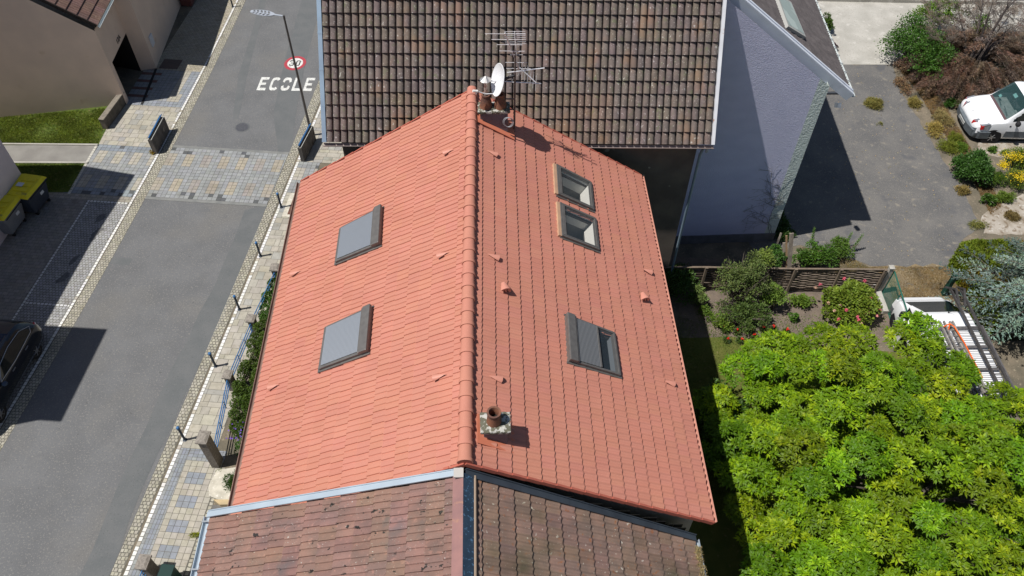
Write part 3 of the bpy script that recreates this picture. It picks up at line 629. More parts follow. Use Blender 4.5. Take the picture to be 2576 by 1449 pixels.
# vent tiles
m_vent = mat('pale_pink_plastic', (.56, .25, .185), (.53, .23, .17), 5, .5)
def vent(px, py, n, dn_, big=False):
    P = surf(px, py, n, .045); d = dn_ - np.dot(dn_, n) * n; d = unit(d); s = np.cross(n, d); b = MB()
    if not big:
        V = [P - d * .20]; k_ = 8
        for k in range(k_ + 1): a = math.pi * k / k_; V.append(P + d * .12 + s * .085 * math.cos(a) + n * .075 * math.sin(a))
        b.add(V, [(0, k, k + 1) for k in range(1, k_ + 1)] + [tuple(range(k_ + 1, 0, -1))])
        b.build('vent_tile', m_vent, house, smooth=True)
    else:
        V = []
        for t, r in ((-.14, .06), (.06, .125), (.09, .128)):
            for k in range(11): a = math.pi * (-.0 + k / 10); V.append(P + d * t + s * r * math.cos(a) * 1.05 + n * (.03 + r * 1.15 * math.sin(a)))
        b.add(V, [(j * 11 + k, j * 11 + k + 1, (j + 1) * 11 + k + 1, (j + 1) * 11 + k) for j in range(2) for k in range(10)] + [tuple(range(10, -1, -1)), tuple(range(22, 33))])
        o = b.build('vent_outlet', m_vent, house, smooth=True); h = MB()
        for dx, dz in ((-.05, .05), (.05, .05), (0, .10)): h = MB(); h.lathe([(.001, 0), (.022, 0)], P + d * .094 + s * dx + n * dz, 10, ax=(s, n, d), cap=False); h.build('vent_hole', mat('black_hole', (.01, .01, .01)), o)
for p in ((1126, 381), (742, 686), (1112, 640), (686, 972), (1103, 947)): vent(*p, nL, rL1 - rT1)
for p in ((1240, 385), (1243, 645), (1630, 682), (1249, 951), (1686, 963)): vent(*p, nR, rR1 - rT1)
for p in ((1268, 727), (1618, 750)): vent(*p, nR, A3(.35, -1, 0), True)

# ---------------------------------------------------------------- chimneys (parts of the house)
m_terra = mat('terracotta', (.25, .105, .06), (.12, .06, .045), 4, .8, .4, 40, spots=[(7, .62, .08, (.10, .07, .06))])
m_stack = mat('chimney_cladding', (.17, .15, .165), (.13, .115, .13), 3, .7, .2, 30)
m_mort = mat('lichen_mortar', (.46, .45, .41), (.13, .125, .09), 11, .95, 1.0, 30, lo=.44, hi=.50, spots=[(15, .66, .05, (.55, .53, .45))])
X1 = unit(rR1 - rL1); X1 = unit(X1 * A3(1, 1, 0)); Y1 = A3(-X1[1], X1[0], 0)
def zroof(P): # height of right slope under P
    n = nR; return rT1[2] - (n[0] * (P[0] - rT1[0]) + n[1] * (P[1] - rT1[1])) / n[2]
def cap_slab(zc, px, py): return G(px, py, zc)
def chimney(cx, cy, ztop, sx_, sy_, capover, capt, ragged):
    st = MB(); st.box((cx, cy, ztop - capt - .6), (sx_, sy_, 1.25), (X1, Y1, (0, 0, 1)))
    st_o = st.build('chimney', m_stack, house, bevel=.01)
    # flashing skirt on the roof
    b = MB(); P = A3(cx, cy, 0); c0 = PL(1, 1, rT1, nR)
    e1, e2 = sx_ / 2 + .16, sy_ / 2 + .16
    V = []
    for h in (.012, .028):
        for a, c in ((-1, -1), (1, -1), (1, 1), (-1, 1)): p = P + X1 * a * e1 + Y1 * c * e2; V.append(A3(p[0], p[1], zroof(p)) + nR * (h + .03))
    b.hexa(V[:4], V[4:]); b.build('flashing', mat('red_flashing', (.58, .19, .11), (.54, .17, .10), 3, .6), st_o)
    # ragged slab
    b = MB(); n = 10; V = []; F_ = []
    hx, hy = sx_ / 2 + capover, sy_ / 2 + capover
    ringp = [(-hx + 2 * hx * i / n, -hy) for i in range(n)] + [(hx, -hy + 2 * hy * i / n) for i in range(n)] + [(hx - 2 * hx * i / n, hy) for i in range(n)] + [(-hx, hy - 2 * hy * i / n) for i in range(n)]
    r = random.Random(int(cy * 100))
    for z_, sc in ((-capt, .97), (-capt * .3, 1.0), (0, .96)):
        for x, y in ringp: j = 1 + r.uniform(-ragged, ragged); p = A3(cx, cy, ztop + z_) + X1 * x * sc * j + Y1 * y * sc * j; V.append(p + A3(0, 0, r.uniform(-1, 1) * capt * .12))
    m1 = len(ringp); F_ = [(j * m1 + k, j * m1 + (k + 1) % m1, (j + 1) * m1 + (k + 1) % m1, (j + 1) * m1 + k) for j in range(2) for k in range(m1)] + [tuple(range(m1 - 1, -1, -1))]
    V.append(A3(cx, cy, ztop + .03)); F_ += [(2 * m1 + k, 2 * m1 + (k + 1) % m1, 3 * m1) for k in range(m1)]
    b.add(V, F_); b.build('chimney_slab', m_mort, st_o)
    return st_o
def pot(P, r0, r1, h, parent, flare=True):
    b = MB(); b.lathe([(r0, 0), (r0 * .98, h * .12), (r1, h - .05), (r1 + .018, h - .045), (r1 + .018, h), (r1 - .02, h), (r1 - .03, h - .02), (r1 - .03, .05)], P, 22, cap=False); b.build('chimney_pot', m_terra, parent, smooth=True)
    b = MB(); b.lathe([(.001, h * .35), (r1 - .028, h * .35)], P, 16, cap=False); b.build('flue', mat('soot', (.012, .011, .01)), parent)
ZC2 = 9.62
c2 = sum(G(*p, ZC2) for p in ((1207.5, 1036), (1283, 1035), (1286, 1088), (1208, 1088))) / 4
w2 = np.linalg.norm(G(1207.5, 1062, ZC2) - G(1285, 1062, ZC2)); h2 = np.linalg.norm(G(1245, 1036, ZC2) - G(1245, 1088, ZC2))
near_ch = chimney(c2[0], c2[1], ZC2, w2 - .14, h2 - .14, .07, .09, .03)
pot(A3(*G(1243, 1058, ZC2)[:2], ZC2) + A3(0, -.02, 0), .155, .125, .36, near_ch)
ZC1 = 10.02
c1 = sum(G(*p, ZC1) for p in ((1203, 257), (1281, 257), (1284, 278), (1201, 281))) / 4 + Y1 * .0
w1 = np.linalg.norm(G(1202, 270, ZC1) - G(1283, 270, ZC1)); h1 = w1 * .50
far_ch = chimney(c1[0], c1[1], ZC1, w1 - .12, h1 - .1, .06, .08, .02)
p1, p2 = A3(*(c1[:2] - X1[:2] * w1 * .24), ZC1), A3(*(c1[:2] + X1[:2] * w1 * .20), ZC1)
for p in (p1, p2): pot(p, .18, .11, .42, far_ch)
b = MB(); b.tube(p1 + A3(0, 0, .3), p1 + A3(0, 0, .86), .055, n=14); b.build('flue_pipe', mat('old_steel', (.35, .25, .2), (.5, .48, .45), 9, .5, metal=.5), far_ch, smooth=True)
b = MB(); k_ = 10; top = p1 + A3(0, 0, 1.0)
b.add([top] + [p1 + A3(.16 * math.cos(a), .16 * math.sin(a), .88) for a in [2 * math.pi * k / k_ for k in range(k_)]], [(0, k + 1, (k + 1) % k_ + 1) for k in range(k_)]); b.build('cowl', mat('zinc_cowl', (.62, .6, .58), None, 1, .35, metal=.8), far_ch)
b = MB()
for k in range(3): b.path([c1 + X1 * (w1 * .42) + Y1 * (-h1 * .55) + A3(.13 * math.cos(a) + .02 * k, -.03 - .01 * k, -.32 + .16 * math.sin(a)) for a in np.linspace(0, 2 * math.pi, 18)], .008, 5)
setp(b.build('coiled_cable', mat('grey_cable', (.30, .31, .33))), 'loose coil of grey cable hanging against the far chimney', 'cable')

# ---------------------------------------------------------------- aerials
m_alu = mat('aluminium', (.72, .72, .74), None, 1, .4, metal=.3); m_rust = mat('rusty_mast', (.14, .105, .09), (.22, .18, .16), 12, .7, metal=.4)
mb = PL(1283.6, 300.8, rT1, nR); mb = c1 + X1 * (w1 / 2 + .13) + A3(0, .12, 0); mb = A3(mb[0], mb[1], zroof(mb)); mx, my = mb[0], mb[1]
def mp_(x, y): return VW((1800 + x * .27605) / 1.5528, (100 + y * .27605) / 1.5528, my)
mtop = HT(mb, 1296, 68); AM = lambda z, dx=0, dy=0: A3(mx + dx, my + dy, z)
t = thing('antenna_mast', 'tall thin rusty mast beside the far chimney', 'mast', mb)
b = MB(); b.path([mb + A3(0, 0, .0), AM((mb[2] + mtop) / 2), AM(mtop)], [.030, .026, .018], 8); b.build('pole', m_rust, t, smooth=True)
b = MB()
for z_ in (.35, .75, 1.1): b = MB(); b.beam(AM(mb[2] + z_, -.0), AM(mb[2] + z_, -.35), .03, .03); b.build('bracket', m_rust, t)
def yagi(name, label, a, c, els, half, odir, mt=m_alu, wob=.0):
    t = thing(name, label, 'TV aerial', a, 'TV aerials on the chimney mast'); b = MB(); b.tube(a, c, .016, n=6); b.build('boom', mt, t)
    for s in els: b = MB(); p = a + (c - a) * s[0]; hh = half * s[1]; d = unit(odir) ; b.tube(p - d * hh, p + d * hh, .006, n=5); b.build('element', mt, t)
    return t
P = lambda x, y, dy=0: VW((1800 + x * .27605) / 1.5528, (100 + y * .27605) / 1.5528, my + dy)
yagi('tv_aerial', 'topmost TV aerial, short with close parallel rods high on the mast', P(762, 85, -.05), P(790, 420, -.05), [(i / 7 * .6, 1) for i in range(7)] + [(.85, .55), (.98, .6)], .27, A3(1, .05, 0))
yagi('tv_aerial', 'long sloping TV aerial with thin rods crossing the mast', P(625, 105, -.2), P(850, 690, .25), [(.02, 1.25), (.15, 1.0), (.27, .8), (.42, .8), (.7, .7), (.85, .8)], .42, A3(1, -.15, .1))
yagi('tv_aerial', 'lowest TV aerial, slanting away to the right of the dish', P(830, 590, .0), P(1065, 810, -.1), [(i / 6, 1) for i in range(7)], .23, A3(.05, .2, 1))
yagi('tv_aerial', 'single long horizontal aerial rod fixed across the dish', P(300, 775, -.1), P(1135, 822, .1), [(.5, .3)], .3, A3(.2, 0, 1))
yagi('tv_aerial', 'short bent dipole aerial rod right of the mast', P(655, 665, .0), P(1185, 600, -.05), [(.55, 1), (.05, .6)], .12, A3(0, .2, 1))
# satellite dish
t = thing('satellite_dish', 'white oval satellite dish on the far chimney, seen nearly edge on', 'satellite dish', mb)
dc = P(517, 768, -.22); nd = unit(A3(-.90, -.30, .30)); yd = unit(np.cross(A3(0, 0, 1), nd)); zd = np.cross(nd, yd)
b = MB(); rr = .40; prof = [(rr * s, -.10 * (1 - s * s)) for s in np.linspace(1, .02, 9)]
b.lathe(prof, dc, 36, ax=(yd, zd * 1.08, nd), cap=False); b.lathe([(r_ + .004, z_ - .012) for r_, z_ in prof[::-1]], dc, 36, ax=(yd, zd * 1.08, nd), cap=False); b.lathe([(rr, 0), (rr + .012, -.004), (rr + .004, -.02)], dc, 36, ax=(yd, zd * 1.08, nd), cap=False)
b.build('reflector', mat('dish_white', (.80, .81, .82), (.74, .75, .77), 3, .45), t, smooth=True)
b = MB(); lnb = dc + nd * .50 - zd * .40; b.path([dc - zd * .43 + nd * -.02, dc - zd * .46 + nd * .2, lnb], .014, 6); b.build('feed_arm', m_alu, t)
b = MB(); b.tube(lnb - nd * .02, lnb + nd * .09, .035, n=12); b.tube(lnb + A3(0, 0, .03), lnb + A3(0, 0, -.09), .022, n=8); b.ball(lnb - nd * .03, .04, 8); b.build('receiver', mat('off_white_plastic', (.7, .69, .66)), t, smooth=True)
b = MB(); b.beam(dc - nd * .12, AM(dc[2]), .05, .05); b.box(dc - nd * .12, (.03, .2, .26), (nd, yd, zd)); b.build('mount', mat('black_bracket', (.05, .05, .055)), t)

# ---------------------------------------------------------------- near terraced house (lower edge of photo)
nh = thing('weathered_roof_house', 'terraced house with old brownish pink tiled roof, joined to the red roofed one', 'house', (0, 3, 0))
gA_ = (rL2 + (rL1 - rL2) * 0 + A3(0, -.16, 0)); gS = (rR2[1] - rL2[1]) / (rR2[0] - rL2[0]); gy0 = gA_[1] - gS * gA_[0]
nL2 = VW(529, 1300, gy0, gS); nT2 = VW(1166, 1194, gy0, gS); nR2 = VW(1745, 1358, gy0, gS)
back = -A3(-.0423, .9991, 0) * 11.4
q = nT2 + back; qL = nL2 + back; qR = nR2 + back
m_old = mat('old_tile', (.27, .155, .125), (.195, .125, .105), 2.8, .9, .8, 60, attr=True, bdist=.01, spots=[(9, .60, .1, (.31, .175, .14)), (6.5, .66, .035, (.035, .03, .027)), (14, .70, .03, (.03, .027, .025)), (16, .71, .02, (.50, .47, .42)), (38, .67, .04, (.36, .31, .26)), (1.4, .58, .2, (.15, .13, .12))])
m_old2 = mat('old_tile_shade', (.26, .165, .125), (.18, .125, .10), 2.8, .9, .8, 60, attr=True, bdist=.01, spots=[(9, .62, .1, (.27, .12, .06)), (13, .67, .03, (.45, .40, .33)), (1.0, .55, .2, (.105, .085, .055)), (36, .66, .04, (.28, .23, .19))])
def wave2(t): return seam(t, .030, .005, .004)
def oldcol(k, t): q_ = 1 + rnd.uniform(-.10, .10); return (q_, q_ * rnd.uniform(.96, 1.05), q_ * rnd.uniform(.94, 1.07))
dxl = unit(nL2 - nT2); dxr = unit(nR2 - nT2)
tile_roof('roof_slope', nT2, q, nL2, qL, 15, 38, wave2, SEAM_S, .016, m_old, oldcol, nh, base=-.02, stagger=0, drift=True)
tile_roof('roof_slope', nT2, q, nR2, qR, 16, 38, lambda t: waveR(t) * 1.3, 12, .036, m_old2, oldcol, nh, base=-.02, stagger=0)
n1 = unit(np.cross(nL2 - nT2, q - nT2)); n1 = n1 * np.sign(n1[2]); n2 = unit(np.cross(nR2 - nT2, q - nT2)); n2 = n2 * np.sign(n2[2])
deck(nT2, q, nL2, qL, n1, nh, drop=.08); deck(nT2, q, nR2, qR, n2, nh, drop=.08)
m_zinc = mat('zinc', (.42, .49, .55), (.36, .42, .48), 1.5, .45, metal=.35); m_zincr = mat('reddish_zinc', (.30, .155, .14), (.23, .125, .12), 2.2, .6, .2, 20, spots=[(6, .62, .1, (.34, .18, .13))])
m_zincb = mat('sky_tinted_zinc', (.05, .085, .13), (.035, .06, .095), 3, .35, metal=.3, spots=[(18, .60, .03, (.10, .20, .32))])  # navy tone puts the sky's reflection into the metal's colour
yn = A3(0, .02, 0)
b = MB()
L_ = np.linalg.norm(nL2 - nT2)
for i in range(4):
    p, r_ = nT2 + (nL2 - nT2) * (i / 4), nT2 + (nL2 - nT2) * ((i + 1) / 4 + (.01 if i < 3 else .005)); b.beam(p + n1 * (.075 + .004 * (i % 2)) + yn, r_ + n1 * (.075 + .004 * ((i + 1) % 2)) + yn, .12, .035, up=n1)
b.beam(nT2 + n1 * .02 + A3(0, .09, 0), nL2 + n1 * .02 + A3(0, .09, 0), .02, .2, up=n1); b.build('verge_flashing', m_zinc, nh)
b = MB(); 
for i in range(5):
    p, r_ = nT2 + (nR2 - nT2) * (i / 5), nT2 + (nR2 - nT2) * ((i + 1) / 5 + (.01 if i < 4 else 0)); b.beam(p + n2 * .065 + yn, r_ + n2 * .07 + yn, .15, .03, up=n2)
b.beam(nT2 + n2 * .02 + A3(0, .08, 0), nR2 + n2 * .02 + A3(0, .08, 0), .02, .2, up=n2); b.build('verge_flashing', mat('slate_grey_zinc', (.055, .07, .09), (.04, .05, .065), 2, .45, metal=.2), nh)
# ridge cover: sloped metal sheets
b = MB(); b2 = MB(); ddr = unit(back); ns = 6
for i in range(ns):
    a0 = nT2 + back * (i / ns) - ddr * (.0 if i else -.02); a1 = nT2 + back * ((i + 1) / ns + .006); lz = A3(0, 0, .12 + .006 * (i % 2))
    b.hexa([a0 + dxl * .19 + n1 * .055, a1 + dxl * .19 + n1 * .055, a1 + A3(0, 0, .05), a0 + A3(0, 0, .05)], [a0 + dxl * .19 + n1 * .085, a1 + dxl * .19 + n1 * .085, a1 + lz, a0 + lz])
    b2.hexa([a1 + dxr * .19 + n2 * .05, a0 + dxr * .19 + n2 * .05, a0 + A3(0, 0, .05), a1 + A3(0, 0, .05)], [a1 + dxr * .19 + n2 * .075, a0 + dxr * .19 + n2 * .075, a0 + lz, a1 + lz])
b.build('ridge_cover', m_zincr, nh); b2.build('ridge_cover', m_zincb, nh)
b = MB(); b.beam(nT2 + dxr * .215 + n2 * .08, q + dxr * .215 + n2 * .085, .03, .03, up=n2); b.build('ridge_edge', mat('pale_edge', (.40, .30, .22)), nh)
b = MB(); b.box(nT2 + A3(-.09, -.03, .13), (.19, .2, .04), (X1, Y1, (0, 0, 1))); b.build('ridge_end_cap', mat('zinc_pale', (.46, .43, .40)), nh)
gutter(nL2 + A3(-.07, .02, -.03), qL + A3(-.07, 0, -.03), .07, m_zinc, nh, 1)
gutter(nR2 + A3(.07, .02, -.03), qR + A3(.07, 0, -.03), .06, m_zinc, nh, 1)
for i in range(12): b = MB(); p = nL2 + back * (i / 11 * .98 + .01) + A3(-.07, 0, .02); b.box(p, (.16, .03, .02)); b.build('gutter_bracket', mat('bracket_grey', (.3, .32, .34)), nh)
body([nL2, nR2, qR, qL], 0, 7, nT2, q, m_cream, nh, .35)
# dry moss tuft along the right eave
n_ = 1600; s_ = RS.rand(n_, 1) ** 1.5; P_ = nR2 + back * .02 + back * s_ * .22 + RS.normal(size=(n_, 3)) * A3(.03, .02, .035) + n2 * .07
setp(leafmesh('dry_moss', P_, rdir(n_, .3), rdir(n_, 1), .08, .05, mat('dry_moss', (.34, .27, .13), attr=True), cvar(n_, v=.3), simple=True), 'dry straw coloured moss clump on the weathered roof edge', 'moss', kind='stuff')

# ---------------------------------------------------------------- brown roofed house behind
bh = thing('brown_roof_house', 'house with large steep dark brown tiled roof facing the camera', 'house', (0, 22, 0))
e0, e1 = G(822, 357, 7.5), G(1787, 363, 7.5); sd = unit(A3(-.006, .583, .812)); LB = 14 * .382
eL = unit(PL(808, 0, e0, np.cross(sd, e1 - e0)) - e0); eR = unit(PL(1817, 0, e0, np.cross(sd, e1 - e0)) - e1)
t0, t1 = e0 + eL * LB * 1.0, e1 + eR * LB
m_brown = mat('brown_tile', (.165, .130, .116), (.120, .098, .090), 5, .9, .6, 70, attr=True, bdist=.006, stretch=(1, 1, .35), spots=[(7, .58, .14, (.13, .13, .085)), (28, .63, .05, (.32, .29, .26)), (1.5, .56, .15, (.20, .135, .10)), (12, .66, .04, (.34, .32, .30))])
def hump(t): x = (t - .5) / .42; return .074 * math.sqrt(max(0, 1 - x * x)) ** .9 + .004 if abs(x) < 1 else -.045
def browncol(k, t):
    g_ = (14 - k) / 14; q_ = 1 + rnd.uniform(-.04, .04); wv = .08 * math.sin(t * .7) * math.sin(k * 1.3); r_ = 1 + (.10 if k > 9 and 8 < t < 40 else 0)
    q_ += wv; return (q_ * r_, q_ * rnd.uniform(.95, 1.04), q_ * rnd.uniform(.92, 1.05) / r_)
tile_roof('roof_slope', t0, t1, e0, e1, 14, 54, hump, (0, .04, .079, .081, .12, .19, .29, .40, .5, .60, .71, .81, .88, .919, .921, .96), .075, m_brown, browncol, bh, base=-.02, stagger=0, lip=.14)
nB = unit(np.cross(t1 - t0, e0 - t0)); nB = nB * np.sign(nB[2]); deck(t0, t1, e0, e1, nB, bh, drop=.075, mt=mat('roof_felt', (.02, .017, .015)))
bk = A3(0, LB * .6, -LB * .8); b = MB(); b.quad(t0, t1, t1 + bk, t0 + bk); b.build('back_slope', m_brown, bh)
m_wht = mat('white_fascia', (.66, .67, .70), (.58, .59, .62), 3, .6, spots=[(2.3, .66, .04, (.34, .13, .05))]); m_bluez = mat('blue_zinc', (.30, .40, .50), (.25, .33, .42), 1.5, .45, metal=.3)
b = MB(); b.beam(e0 + A3(-.06, -.01, .0) + nB * .03, t0 + A3(-.06, 0, 0) + nB * .03, .13, .10, up=nB)
for i in range(5): b.beam(e0 + (t0 - e0) * i * .2 + A3(-.06, 0, 0) + nB * .085, e0 + (t0 - e0) * (i * .2 + .012) + A3(-.06, 0, 0) + nB * .085, .14, .01, up=nB)
b.build('verge_flashing', m_bluez, bh)
b = MB(); b.beam(e1 + A3(.06, -.01, 0) + nB * .02, t1 + A3(.06, 0, 0) + nB * .02, .10, .16, up=nB); b.build('verge_board', m_wht, bh)
gutter(e0 + A3(-.1, -.07, -.05), e1 + A3(.1, -.07, -.05), .065, mat('brown_gutter_dark', (.30, .24, .22), (.24, .2, .19), 3, .5), bh, -1)
b = MB(); x0, x1, yb = e0[0] + .35, e1[0] - .28, e0[1] + .38
b.add([(x0, yb, 0), (x1, yb + .1, 0), (x1, yb + 7, 0), (x0, yb + 7, 0), (x0, yb, 7.3), (x1, yb + .1, 7.3), (x1, yb + 7, 7.3), (x0, yb + 7, 7.3), (x0, t0[1], t0[2] - .3), (x1, t1[1], t1[2] - .3)],
      [(0, 1, 5, 4), (1, 2, 6, 9, 5), (2, 3, 7, 6), (3, 0, 4, 8, 7)]); b.build('wall', mat('dark_render', (.17, .14, .115), (.12, .10, .085), 1.5, .9, .3, 50, spots=[(2.2, .68, .04, (.34, .3, .26))]), bh)
b = MB(); px_, py_ = x1 + .10, yb - .05
b.path([A3(e1[0] - .2, e1[1] - .05, 7.38), A3(px_, py_, 6.9), A3(px_, py_, .1)], .045, 10); b.build('downpipe', m_bluez, bh, smooth=True)
b = MB(); b.lathe([(.03, 0), (.05, .06), (.06, .22)], A3(px_ + .22, py_ + .1, 6.9), 10); b.build('pipe_bracket', mat('pale_plastic', (.45, .5, .55)), bh)

# ---------------------------------------------------------------- purple rendered house
ph = thing('lilac_gable_house', 'tall house with lilac rendered gable wall and white verge boards', 'house', (9, 25, 0))
pc = G(1942, 605); pY = pc[1]; pA = G(1692, 613); psl = (pc[1] - pA[1]) / (pc[0] - pA[0]); pB = (1.5, pc[1] - psl * (pc[0] - 1.5))
m_lil = mat('lilac_render', (.68, .68, .87), (.63, .63, .82), 1.2, .95, .40, 20, stretch=(1, 1, 1.8), bdist=.05, spots=[(2.5, .62, .2, (.62, .61, .78)), (.7, .60, .2, (.60, .61, .80))])
m_grn = mat('pale_green_render', (.66, .74, .70), (.60, .67, .64), 2, .95, .9, 14, bdist=.05)
tip = VW(2143, 240, pY - .36, psl); pit = math.radians(38); pr_d = unit(A3(-math.cos(pit), -psl * math.cos(pit), math.sin(pit)))
cor_z = tip[2] + (tip[0] - pc[0]) * math.tan(pit) - .22
apx = tip + pr_d * (7.6 / math.cos(pit)); apex = VW(1288, 1, pY, psl)
xa = apx[0]; za = apx[2] - .22
bw = .42   # green corner band
def pz(x): return cor_z + (pc[0] - x) * math.tan(pit)
def pyl(x): return pc[1] - psl * (pc[0] - x)
b = MB(); xb = pc[0] - bw
b.add([(pB[0], pB[1], .45), (xb, pyl(xb), .45), (xb, pyl(xb), pz(xb)), (xa, pyl(xa), za), (pB[0], pB[1], za - (xa - pB[0]) * .78)], [(0, 1, 2, 3, 4)])
b.build('wall', m_lil, ph)
b = MB(); b.add([(xb, pyl(xb), .45), (pc[0], pc[1], .45), (pc[0], pc[1], cor_z), (xb, pyl(xb), pz(xb)), (pc[0] + .05, pc[1] + 9, .45), (pc[0] + .05, pc[1] + 9, cor_z)], [(0, 1, 2, 3), (1, 4, 5, 2)]); b.build('corner_band', m_grn, ph)
b = MB(); b.add([(pB[0], pB[1] - .03, 0), (pc[0] + .03, pc[1] - .03, 0), (pc[0] + .03, pc[1] - .03, .45), (pB[0], pB[1] - .03, .45), (pc[0] + .08, pc[1] + 9, 0), (pc[0] + .08, pc[1] + 9, .45), (pB[0], pB[1], .45), (pc[0], pc[1], .45)], [(0, 1, 2, 3), (1, 4, 5, 2), (3, 2, 7, 6)]); b.build('plinth', mat('grey_plinth', (.20, .20, .22), (.14, .14, .15), 3, .9), ph)
ed = unit(G(2047, 0, tip[2]) - tip); eLn = 12.0
E0, E1, T0_, T1_ = tip, tip + ed * eLn, apx, apx + ed * eLn
nP = unit(np.cross(E0 - T0_, T1_ - T0_)); nP = nP * np.sign(nP[2])
m_pr = mat('grey_brown_tile', (.155, .135, .132), (.115, .10, .10), 4, .9, .5, 60, attr=True, spots=[(12, .66, .06, (.2, .17, .15))])
ins = ed * .32
def holes_sk():
    return []
SKp = [PL(x, y, T0_ + nP * .12, nP) for x, y in ((1952, 0), (1985, -10), (2024, 88), (1990, 67))]
tile_roof('roof_slope', T0_ + ins, T1_, E0 + ins, E1, 26, 40, wave2, 10, .03, m_pr, lambda k, t: (lambda q_: (q_, q_, q_))(1 + rnd.uniform(-.12, .12)), ph, base=.0, stagger=.5)
deck(T0_, T1_, E0, E1, nP, ph, drop=.03)
pl2 = T0_ + (A3(-1, 0, -.78) * 7); b = MB(); b.quad(T0_, T1_, T1_ + A3(-1, 0, -.78) * 7, pl2); b.build('back_slope', m_pr, ph)
m_vg = mat('white_verge', (.74, .78, .86), (.68, .72, .80), 2, .5, spots=[(1.2, .62, .1, (.60, .64, .72))])
b = MB(); eo_ = unit(E0 - T0_); up_ = nP
for w_, h_, o_, z_ in ((.16, .05, .07, .05), (.12, .06, .235, .07)):
    b.beam(T0_ + ed * o_ + nP * z_, E0 + ed * o_ + nP * z_ + eo_ * .02, w_, h_, up=up_)
b.beam(T0_ + ed * .0 - nP * .10, E0 - nP * .10 + eo_ * .02, .025, .30, up=up_); b.beam(T0_ + ed * .15 - nP * .02, E0 + ed * .15 - nP * .02, .28, .04, up=up_)
b.build('verge_board', m_vg, ph)
gutter(E0 + A3(.06, 0, -.02), E1 + A3(.06, 0, -.02), .055, mat('white_gutter', (.55, .60, .60)), ph, 1)
for i in range(22): b = MB(); p = E0 + ed * (i * .52 + .3) + A3(.0, 0, .05); b.beam(p, p + A3(.13, 0, -.02), .03, .02); b.build('gutter_bracket', mat('bracket_grey', (.3, .32, .34)), ph)
# its roof window
sq = [PL(x, y, T0_ + nP * .14, nP) for x, y in ((1957, -12), (1990, 8), (2023, 86), (1984, 62))]
s0, s1, s2, s3 = sq
b = MB(); cc_ = sum(sq) / 4; F4 = [cc_ + (p - cc_) * 1.14 for p in sq]; b.hexa([p - nP * .13 for p in F4], [p + nP * .0 for p in F4]); fr = b.build('roof_window', mat('pale_frame', (.42, .42, .40), None, 1, .5), ph)
b = MB(); b.add([p + nP * .006 for p in sq], [(0, 1, 2, 3)]); b.build('pane', mat('milky_glass', (.50, .62, .61), (.36, .47, .47), 1.3, .12, lo=.48, hi=.54), fr)
b = MB()
for f in (.30, .93):
    p = T0_ + (E0 - T0_) * f; x_ = p[0]; q0 = A3(x_ - .05, pyl(x_) , pz(x_) - .35); b.beam(q0 + A3(0, -.02, .0), q0 + A3(0, -.26, .16), .12, .16)
b.build('purlin_end', mat('weathered_purlin', (.17, .19, .22), (.11, .13, .16), 12, .9), ph)
# dry climber on the wall corner
b = MB(); rr = random.Random(5)
def creeper(p, ang, ln, r, depth):
    pts = [p]; a = ang
    for i in range(int(ln / .14)):
        a += rr.uniform(-.35, .35)
        if p[0] + math.cos(a) * .14 > pc[0] - .04: a = math.pi - a
        if p[0] < pc[0] - 1.5 and math.cos(a) < 0: break
        p = p + A3(math.cos(a) * .14, math.cos(a) * .14 * psl, math.sin(a) * .14); pts.append(p)
        if depth < 3 and rr.random() < .42: creeper(p, a + rr.choice((-1, 1)) * rr.uniform(.5, 1.1), ln * rr.uniform(.3, .6), r * .6, depth + 1)
    if len(pts) > 1: b.path(pts, [max(.003, r * (1 - .7 * i / len(pts))) for i in range(len(pts))], 4, cap=False)
cb = A3(pc[0] - .12, pyl(pc[0] - .12) - .035, .3)
creeper(cb, 1.6, 5.2, .010, 0); creeper(cb + A3(-.1, 0, .1), 1.7, 3.0, .010, 0); creeper(cb + A3(-.2, 0, 1.6), 2.3, 1.0, .008, 1); creeper(cb + A3(-.3, 0, 2.6), 2.5, .9, .008, 1)
setp(b.build('dry_climber', mat('dry_stem', (.10, .095, .09), (.2, .19, .17), 8)), 'bare dry climbing stems on the lilac wall corner', 'climber')

# ---------------------------------------------------------------- beige house, top left
gh = thing('beige_house', 'beige rendered house with dark garage opening and old tiled roof corner', 'house', (-20, 34, 0))
m_bg = mat('beige_render', (.70, .555, .45), (.63, .50, .41), 1.0, .95, .6, 45, bdist=.01, spots=[(1.5, .64, .12, (.58, .44, .33))])
c0 = G(*[v * .2222 for v in (1440, 1180)]); cl = G(-260, 332); cl = c0 + unit(G(0, 297) - c0) * 14; HG = 4.0
cl = A3(cl[0], cl[1], 0); px1 = G(355.6, 177.8); px2 = G(393.4, 172.2); dS = unit(G(450, 27) - px2) * A3(1, 1, 0)
gs = unit(px1 - c0) * A3(1, 1, 0); L1 = float(np.linalg.norm(px1 - c0))
up = lambda p, z: A3(p[0], p[1], z)
gz = 2.12; g0 = c0 + gs * .30; g1 = c0 + gs * (L1 - .02)
rise = 2.2
_ml = unit((cl - c0) * A3(1, 1, 0)); _n = unit(np.cross(_ml, (0, 0, 1))); _e = G(*[v * .2222 for v in (1100, 285)], HG + .12); _r = PL(112, 0, _e, _n); RSL = (_r[2] - _e[2]) / max(.5, np.linalg.norm((_r - _e)[:2])); _ce = float(np.linalg.norm((_e - c0)[:2]))
b = MB(); b.add([cl, c0, up(c0, HG - .08), up(c0 + _ml * 5.0, HG - .08 + 5.0 * RSL), up(cl, HG + 1)], [(0, 1, 2, 3, 4)])
b.quad(c0, g0, up(g0, HG), up(c0, HG)); b.quad(up(g0, gz), up(g1, gz), up(g1, HG), up(g0, HG)); b.quad(g1, px1, up(px1, HG + .6), up(g1, HG + .6))
b.build('wall', m_bg, gh)
